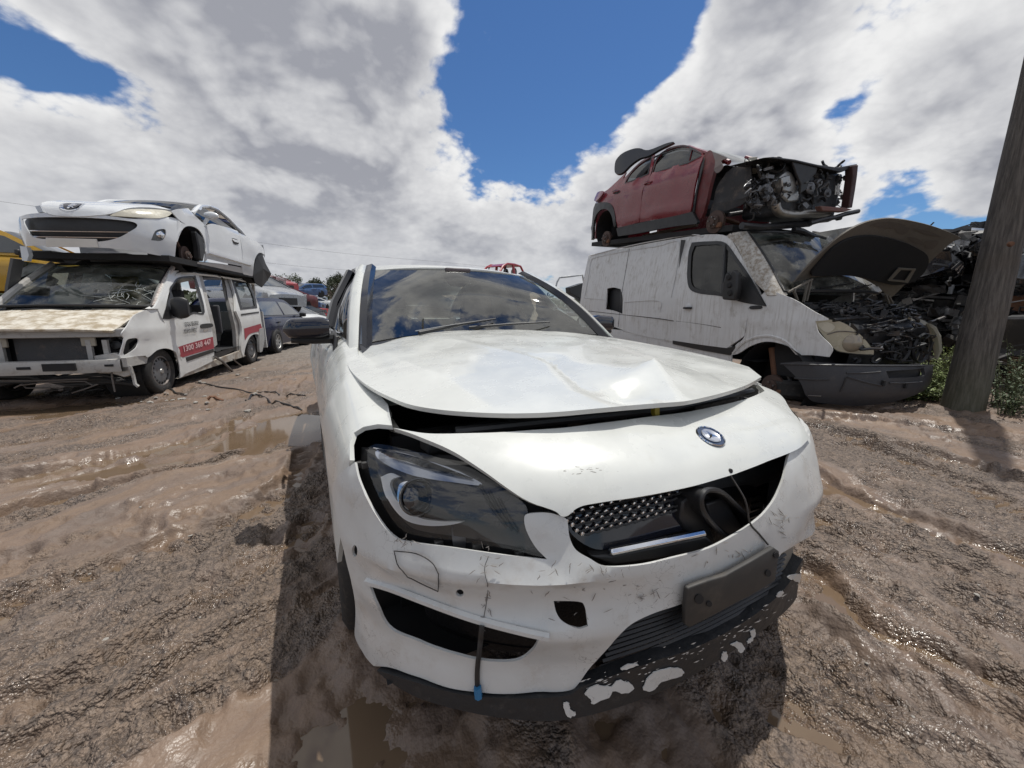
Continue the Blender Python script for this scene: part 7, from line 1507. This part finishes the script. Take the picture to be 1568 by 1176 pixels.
# ------------------------------------------------------------------ crushed cars stacked behind the pole
M_sc = [mat('scrap_black', (.016, .016, .017), .5, dirt=.5, dirtcol=(.07, .06, .05)), mat('scrap_grey', (.07, .07, .072), .4, metal=.4, dirt=.5, dirtcol=(.05, .04, .035)), mat('scrap_alloy', (.30, .30, .30), .4, metal=.7, dirt=.5, dirtcol=(.06, .05, .04)), M_rust, mat('scrap_white', (.45, .45, .44), .45, dirt=.5)]
def crushed(label, loc, yaw, sz, paint):
    fr = Frame(loc, yaw, R(random.uniform(-4, 4)), R(random.uniform(-4, 4))); t = thing('crushed_car', label, 'crushed car', fr, 'crushed cars stacked behind the pole'); sd = random.randint(0, 9999); L, W, H = sz
    n, m_ = 34, 12; rows = []
    for i in range(n):
        y = -L/2+L*i/(n-1); ring = []
        for k in range(m_*2):
            a = 2*math.pi*k/(m_*2); cx = math.copysign(abs(math.cos(a))**.5, math.cos(a)); cz = math.copysign(abs(math.sin(a))**.5, math.sin(a))
            f = .80+.40*float(fbm(y*1.6+sd, a*1.5, 4, sd)); g = 1+.35*float(fbm(y*3+sd, cz*2+cx, 3, sd+5))
            ring.append((cx*W/2*f, y+.08*float(fbm(cx*3, cz*3+y, 2, sd+9)), H/2+cz*H/2*g*.95))
        rows.append(ring)
    b = MB().grid(rows, closed=True); b.add(rows[0], [tuple(range(m_*2))]); b.add(rows[-1], [tuple(range(m_*2))]); b.build('hull', paint, t, smooth=False)
    for k in range(7):
        x, y, z = random.choice((-1, -1, 1))*W/2*random.uniform(.9, 1.15), random.uniform(-L/2, L/2), random.uniform(.05, H); l, h = random.uniform(.3, .8), random.uniform(.08, .3)
        P = [[Vector((x+random.uniform(-.06, .06), y+l*i/5, z+h*j/2+random.uniform(-.04, .04))) for i in range(6)] for j in range(3)]
        MB().grid(P).build('bent_panel', random.choice(M_sc+[paint, M_sc[0]]), t, smooth=False, solid=.01)
    bits = [MB(), MB(), MB()]
    for k in range(90):
        q = bits[random.choices((0, 1, 2), (.55, .25, .20))[0]]; p = Vector((random.choice((-1, -1, -1, 1))*W/2*random.uniform(.75, 1.12), random.uniform(-L/2*1.05, L/2*1.05), random.uniform(0, H*1.1)))
        if random.random() < .3: p.y = random.choice((-1, 1))*L/2*random.uniform(.9, 1.1); p.x = random.uniform(-W/2, W/2)
        r_ = random.random()
        if r_ < .45: q.bar(p, p+Vector((random.uniform(-.15, .15), random.uniform(-.5, .5), random.uniform(-.15, .15))), random.uniform(.01, .06), random.uniform(.01, .04))
        elif r_ < .8:
            P = [p]
            for _ in range(4): P.append(P[-1]+Vector((random.uniform(-.08, .06), random.uniform(-.14, .14), random.uniform(-.10, .08))))
            q.tube(P, random.uniform(.006, .022), 5)
        else: q.box(p, [random.uniform(.04, .2) for _ in range(3)], Matrix.Rotation(random.uniform(-1, 1), 3, 'X') @ Matrix.Rotation(random.uniform(-1, 1), 3, 'Z'))
    for q, nm, mm in zip(bits, ('black_bits', 'grey_bits', 'bright_bits'), (M_sc[0], M_sc[1], M_sc[2])):
        if q.v: q.build(nm, mm, t, smooth=False)['kind'] = 'stuff'
    if random.random() < .6:
        MB().lathe([(.0, .03), (.06, .03), (.07, .0), (.14, .0), (.15, -.04)], (-W/2-.02, random.uniform(-L/3, L/3), H*.5), (-1, random.uniform(-.3, .3), .1), 18).build('brake_disc', M_rust, t)
    return t
cols = [((10.9, 4.6), 4, 'beyond the raised bonnet'), ((10.6, 2.2), 5, 'left of the pole'), ((10.3, .1), 5, 'behind the pole'), ((8.9, -.9), 4, 'right of the pole'), ((10.8, -2.0), 5, 'at the right edge')]
pn = [(M_sc[0], 'black'), (P_grey, 'grey'), (M_sc[0], 'black'), (P_grey, 'grey'), (P_blk, 'black'), (P_silver, 'silver'), (P_blk, 'black'), (M_rust, 'rusty')]
lev = ['at the bottom', 'second from the ground', 'third from the ground', 'fourth from the ground', 'on top']
ki = 0
for (x, y), n_, wh in cols:
    z = -.05
    for k in range(n_):
        pm2, cn2 = pn[(ki*5+k*3) % len(pn)]; h = random.uniform(.48, .60)
        crushed('%s crushed car %s of the stack %s' % (cn2, lev[k], wh), (x+random.uniform(-.25, .25), y+random.uniform(-.2, .2), z), R(random.uniform(-25, 15)+(80 if k % 2 else 10)), (random.uniform(2.6, 3.6), random.uniform(1.7, 2.0), h), pm2); z += h*.93
    ki += 1
# loose pieces lying against the heap
tag(MB().prism([WORLD.at(x, y, y=2.4) for x, y in ((1402, 408), (1440, 398), (1478, 404), (1482, 418), (1450, 430), (1408, 428))], (.3, .5, 0)).build('fuel_tank', mat('tank_grey', (.14, .14, .14), .45, dirt=.4), bevel=.05), 'grey fuel tank jutting from the scrap heap left of the pole', 'fuel tank')
wp = tag(MB().prism([WORLD.at(x, y, y=2.0) for x, y in ((1432, 470), (1450, 460), (1480, 456), (1474, 476), (1440, 482))], (.2, .3, .05)).build('perforated_sheet', M_sc[4], bevel=.02), 'white perforated panel poking from the heap left of the pole', 'panel')
for i in range(5):
    for j in range(2):
        p = WORLD.at(1444+i*7, 468-i*1.6+j*6, y=1.99); MB().lathe([(0, .01), (.018, .01), (.018, -.02)], p, (-.6, -.8, .1), 8).build('hole', M_dark, wp)
tag(MB().lathe([(0, .04), (.06, .04), (.08, 0), (.17, 0), (.18, -.05)], WORLD.at(1556, 500, y=.6), (-.8, -.5, .2), 20).build('rusty_brake_disc', M_rust), 'rusty brake disc in the scrap right of the pole', 'brake disc')
# ------------------------------------------------------------------ weeds around the pole
M_leaf = mat('weed_green', (.15, .20, .05), .6, var=.35, dscale=6); M_leafd = mat('weed_dark', (.045, .075, .025), .6, var=.3, dscale=6); M_stem = mat('weed_stem', (.10, .11, .05), .7)
def weed(x, y, h, n, label, m, spread=.22):
    t = thing('weed', label, 'weed', Frame((x, y, ground_z(x, y)-.02), random.uniform(0, 6)), 'weeds growing round the pole'); st = MB(); lf = MB()
    for k in range(n):
        a = random.uniform(0, 6.28); ln = h*random.uniform(.5, 1.1); b_ = Vector((random.gauss(0, .05), random.gauss(0, .05), 0)); d = Vector((math.cos(a)*spread*random.uniform(.3, 1.6), math.sin(a)*spread*random.uniform(.3, 1.6), ln))
        P = [b_+Vector((d.x*t_**1.5, d.y*t_**1.5, d.z*(t_-.25*t_*t_))) for t_ in np.linspace(0, 1, 6)]; st.tube(P, [.006, .005, .004, .004, .003, .002], 4)
        for t_ in np.arange(.12, 1.0, .055):
            i = int(t_*5); p = P[i].lerp(P[min(5, i+1)], t_*5-i); b2 = random.uniform(0, 6.28); w = random.uniform(.006, .012); l = random.uniform(.05, .11)*(1.1-.5*t_); dr = Vector((math.cos(b2), math.sin(b2), random.uniform(-.1, .8))).normalized(); s_ = dr.cross(Vector((0, 0, 1))).normalized()
            lf.add([p, p+dr*l*.5+s_*w, p+dr*l+Vector((0, 0, -.015)), p+dr*l*.5-s_*w], [(0, 1, 2, 3)])
    st.build('stems', M_stem, t)['kind'] = 'stuff'; lf.build('leaves', m, t, recalc=False)['kind'] = 'stuff'
wl3 = [((1400, 615), .35, 12, 'low bright weeds under the grey bumper'), ((1420, 606), .45, 14, 'bright weeds between the bumper and the pole'), ((1440, 604), .62, 14, 'tall bright weed against the left of the pole'), ((1385, 616), .25, 10, 'short weeds spilling onto the mud by the bumper'), ((1455, 612), .5, 12, 'leafy weed leaning on the pole foot'), ((1452, 590), .85, 14, 'tall weed behind the bumper end left of the pole'), ((1428, 618), .3, 14, 'small bright weeds at the edge of the mud left of the pole'), ((1545, 628), .75, 14, 'dark weed right of the pole foot'), ((1562, 622), .9, 14, 'tall dark weed at the right edge'), ((1556, 640), .4, 10, 'low dark weed right of the pole'), ((1600, 640), .8, 12, 'dark weed beyond the right edge of the scrap')]
for (px, py), h, n, lb in wl3:
    p = WORLD.at(px, py, z=0); weed(p.x+(.06 if px < 1460 else 0), p.y+.05, h, int(n*(2.2 if px < 1500 else 1.2)), lb, M_leaf if px < 1500 else M_leafd)
# ------------------------------------------------------------------ trees on the skyline
M_gum = mat('gum_leaves', (.05, .062, .030), .7, var=.4, dscale=.5); M_bark = mat('gum_bark', (.16, .13, .11), .9)
def tree(px, D, h, label, w=1.0):
    c = gp(px, D); t = thing('gum_tree', label, 'tree', Frame((c.x, c.y, 0), random.uniform(0, 6)), 'gum trees on the skyline'); tr = MB(); lf = MB()
    tr.tube([(0, 0, 0), (.1, .05, h*.3), (-.1, .1, h*.55), (.1, 0, h*.8)], [.3, .24, .18, .08], 8)
    for k in range(16):
        a = random.uniform(0, 6.28); z0 = h*random.uniform(.3, .6); e = Vector((math.cos(a)*h*.42*w*random.uniform(.4, 1), math.sin(a)*h*.42*w*random.uniform(.4, 1), h*random.uniform(.55, 1.0)))
        tr.tube([(0, .05, z0), Vector((0, .05, z0)).lerp(e, .5)+Vector((0, 0, .2)), e], [.12, .08, .03], 5); R0 = h*random.uniform(.10, .17)
        for j in range(150):
            d = Vector((random.gauss(0, 1), random.gauss(0, 1), random.gauss(0, .65))).normalized()*R0*random.random()**.4*Vector((1, 1, 1)).length/1.73; p = e+d
            u = Vector((random.gauss(0, 1), random.gauss(0, 1), random.gauss(0, 1))).normalized(); v = u.orthogonal().normalized(); s_ = random.uniform(.10, .24)
            lf.add([p-u*s_, p+v*s_*.5, p+u*s_, p-v*s_*.5], [(0, 1, 2, 3)])
    tr.build('trunk', M_bark, t); lf.build('crown', M_gum, t, recalc=False, smooth=False)
for px, D, h, lb, w in ((448, 92, 8.2, 'gum tree on the skyline left of the others', 1.15), (470, 95, 6.6, 'small gum tree second from the left on the skyline', .9), (484, 88, 7.6, 'round gum tree in the middle of the skyline row', 1.1), (508, 84, 7.2, 'gum tree close left of the sedan window', 1.1), (524, 80, 7.8, 'gum tree half hidden by the sedan pillar', 1.1), (545, 82, 8, 'gum tree hidden behind the sedan roof pillar', 1.2)): tree(px, D, h, lb, w)
def tree_mass():
    m = MB()
    for k in range(15000):
        a = random.uniform(-1.2, 1.45)+YAW; D = random.uniform(150, 185); hh = 4.5+3.5*float(vnoise(np.array(a*26), np.array(1.0), 3)); z = hh*random.random()**.9-.3; p = Vector((CAM.x+math.sin(a)*D, CAM.y+math.cos(a)*D, z))
        u = Vector((random.gauss(0, 1), random.gauss(0, 1), random.gauss(0, 1))).normalized(); v = u.orthogonal().normalized(); s_ = random.uniform(.7, 1.5); m.add([p-u*s_, p+v*s_*.7, p+u*s_, p-v*s_*.7], [(0, 1, 2, 3)])
    return m
tag(tree_mass().build('far_woodland', M_gum, None, recalc=False, smooth=False), kind='stuff')
# power lines
for k, (a, b_, lb) in enumerate((((300, 352), (640, 398), 'upper thin power line crossing the sky behind the coupe'), ((340, 392), (640, 418), 'lower thin power line crossing the sky behind the coupe'))):
    A_ = gp(a[0], 60); B_ = gp(b_[0], 75); A_.z = WORLD.at(*a, y=A_.y).z; B_.z = WORLD.at(*b_, y=B_.y).z
    P = [A_.lerp(B_, t)+Vector((0, 0, -.5*math.sin(math.pi*t))) for t in np.linspace(-.5, 1.5, 24)]
    tag(MB().tube(P, .014, 5).build('power_line', M_grey), lb, 'cable')
# ------------------------------------------------------------------ small litter on the mud
ms = mat('stone_pale', (.30, .28, .25), .8, var=.2); ico = []
for k in range(5):
    bm = bmesh.new(); bmesh.ops.create_icosphere(bm, subdivisions=1, radius=1)
    for v in bm.verts: v.co *= 1+random.uniform(-.25, .25); v.co.z *= .6
    me = bpy.data.meshes.new('stone'); bm.to_mesh(me); bm.free(); me.materials.append(ms); ico.append(me)
for k in range(70):
    if k < 30: px, py = random.gauss(270, 45), random.gauss(604, 8)
    elif k < 45: px, py = random.uniform(300, 470), random.uniform(560, 640)
    else: px, py = random.choice((random.uniform(0, 430), random.uniform(1260, 1560))), random.uniform(690, 1130)
    p = WORLD.at(px, py, z=0); o = bpy.data.objects.new('stone', random.choice(ico)); COL.objects.link(o); s_ = random.uniform(.005, .012) if k >= 45 else random.uniform(.012, .04)
    o.location = (p.x, p.y, ground_z(p.x, p.y)+s_*.2); o.scale = (s_, s_*random.uniform(.7, 1.3), s_); o.rotation_euler = (0, 0, random.uniform(0, 6)); tag(o, 'pale stone lying loose on the mud', 'stone', 'stones scattered over the mud')
def wire(name, pts, r, lb, cat, m):
    P = []
    for px, py in crv(pts, closed=False, n=5): q = WORLD.at(px, py, z=0); P.append((q.x, q.y, ground_z(q.x, q.y)+r))
    tag(MB().tube(P, r, 5).build(name, m), lb, cat)
wire('wire', [(300, 590), (340, 596), (390, 600), (430, 604), (468, 611)], .009, 'long black wire trailing over the mud past the van', 'wire', M_blk)
wire('wire', [(376, 614), (392, 606), (410, 612), (432, 622), (462, 626)], .010, 'bent black wire lying nearer the puddle', 'wire', M_blk)
wire('branch', [(318, 612), (330, 611), (345, 612)], .018, 'short dark stick on the mud behind the puddle', 'stick', M_rust)
wire('cable', [(268, 560), (272, 575), (268, 590), (255, 598), (282, 604)], .010, 'cable hanging off the front wheel of the red-striped van', 'cable', M_grey)
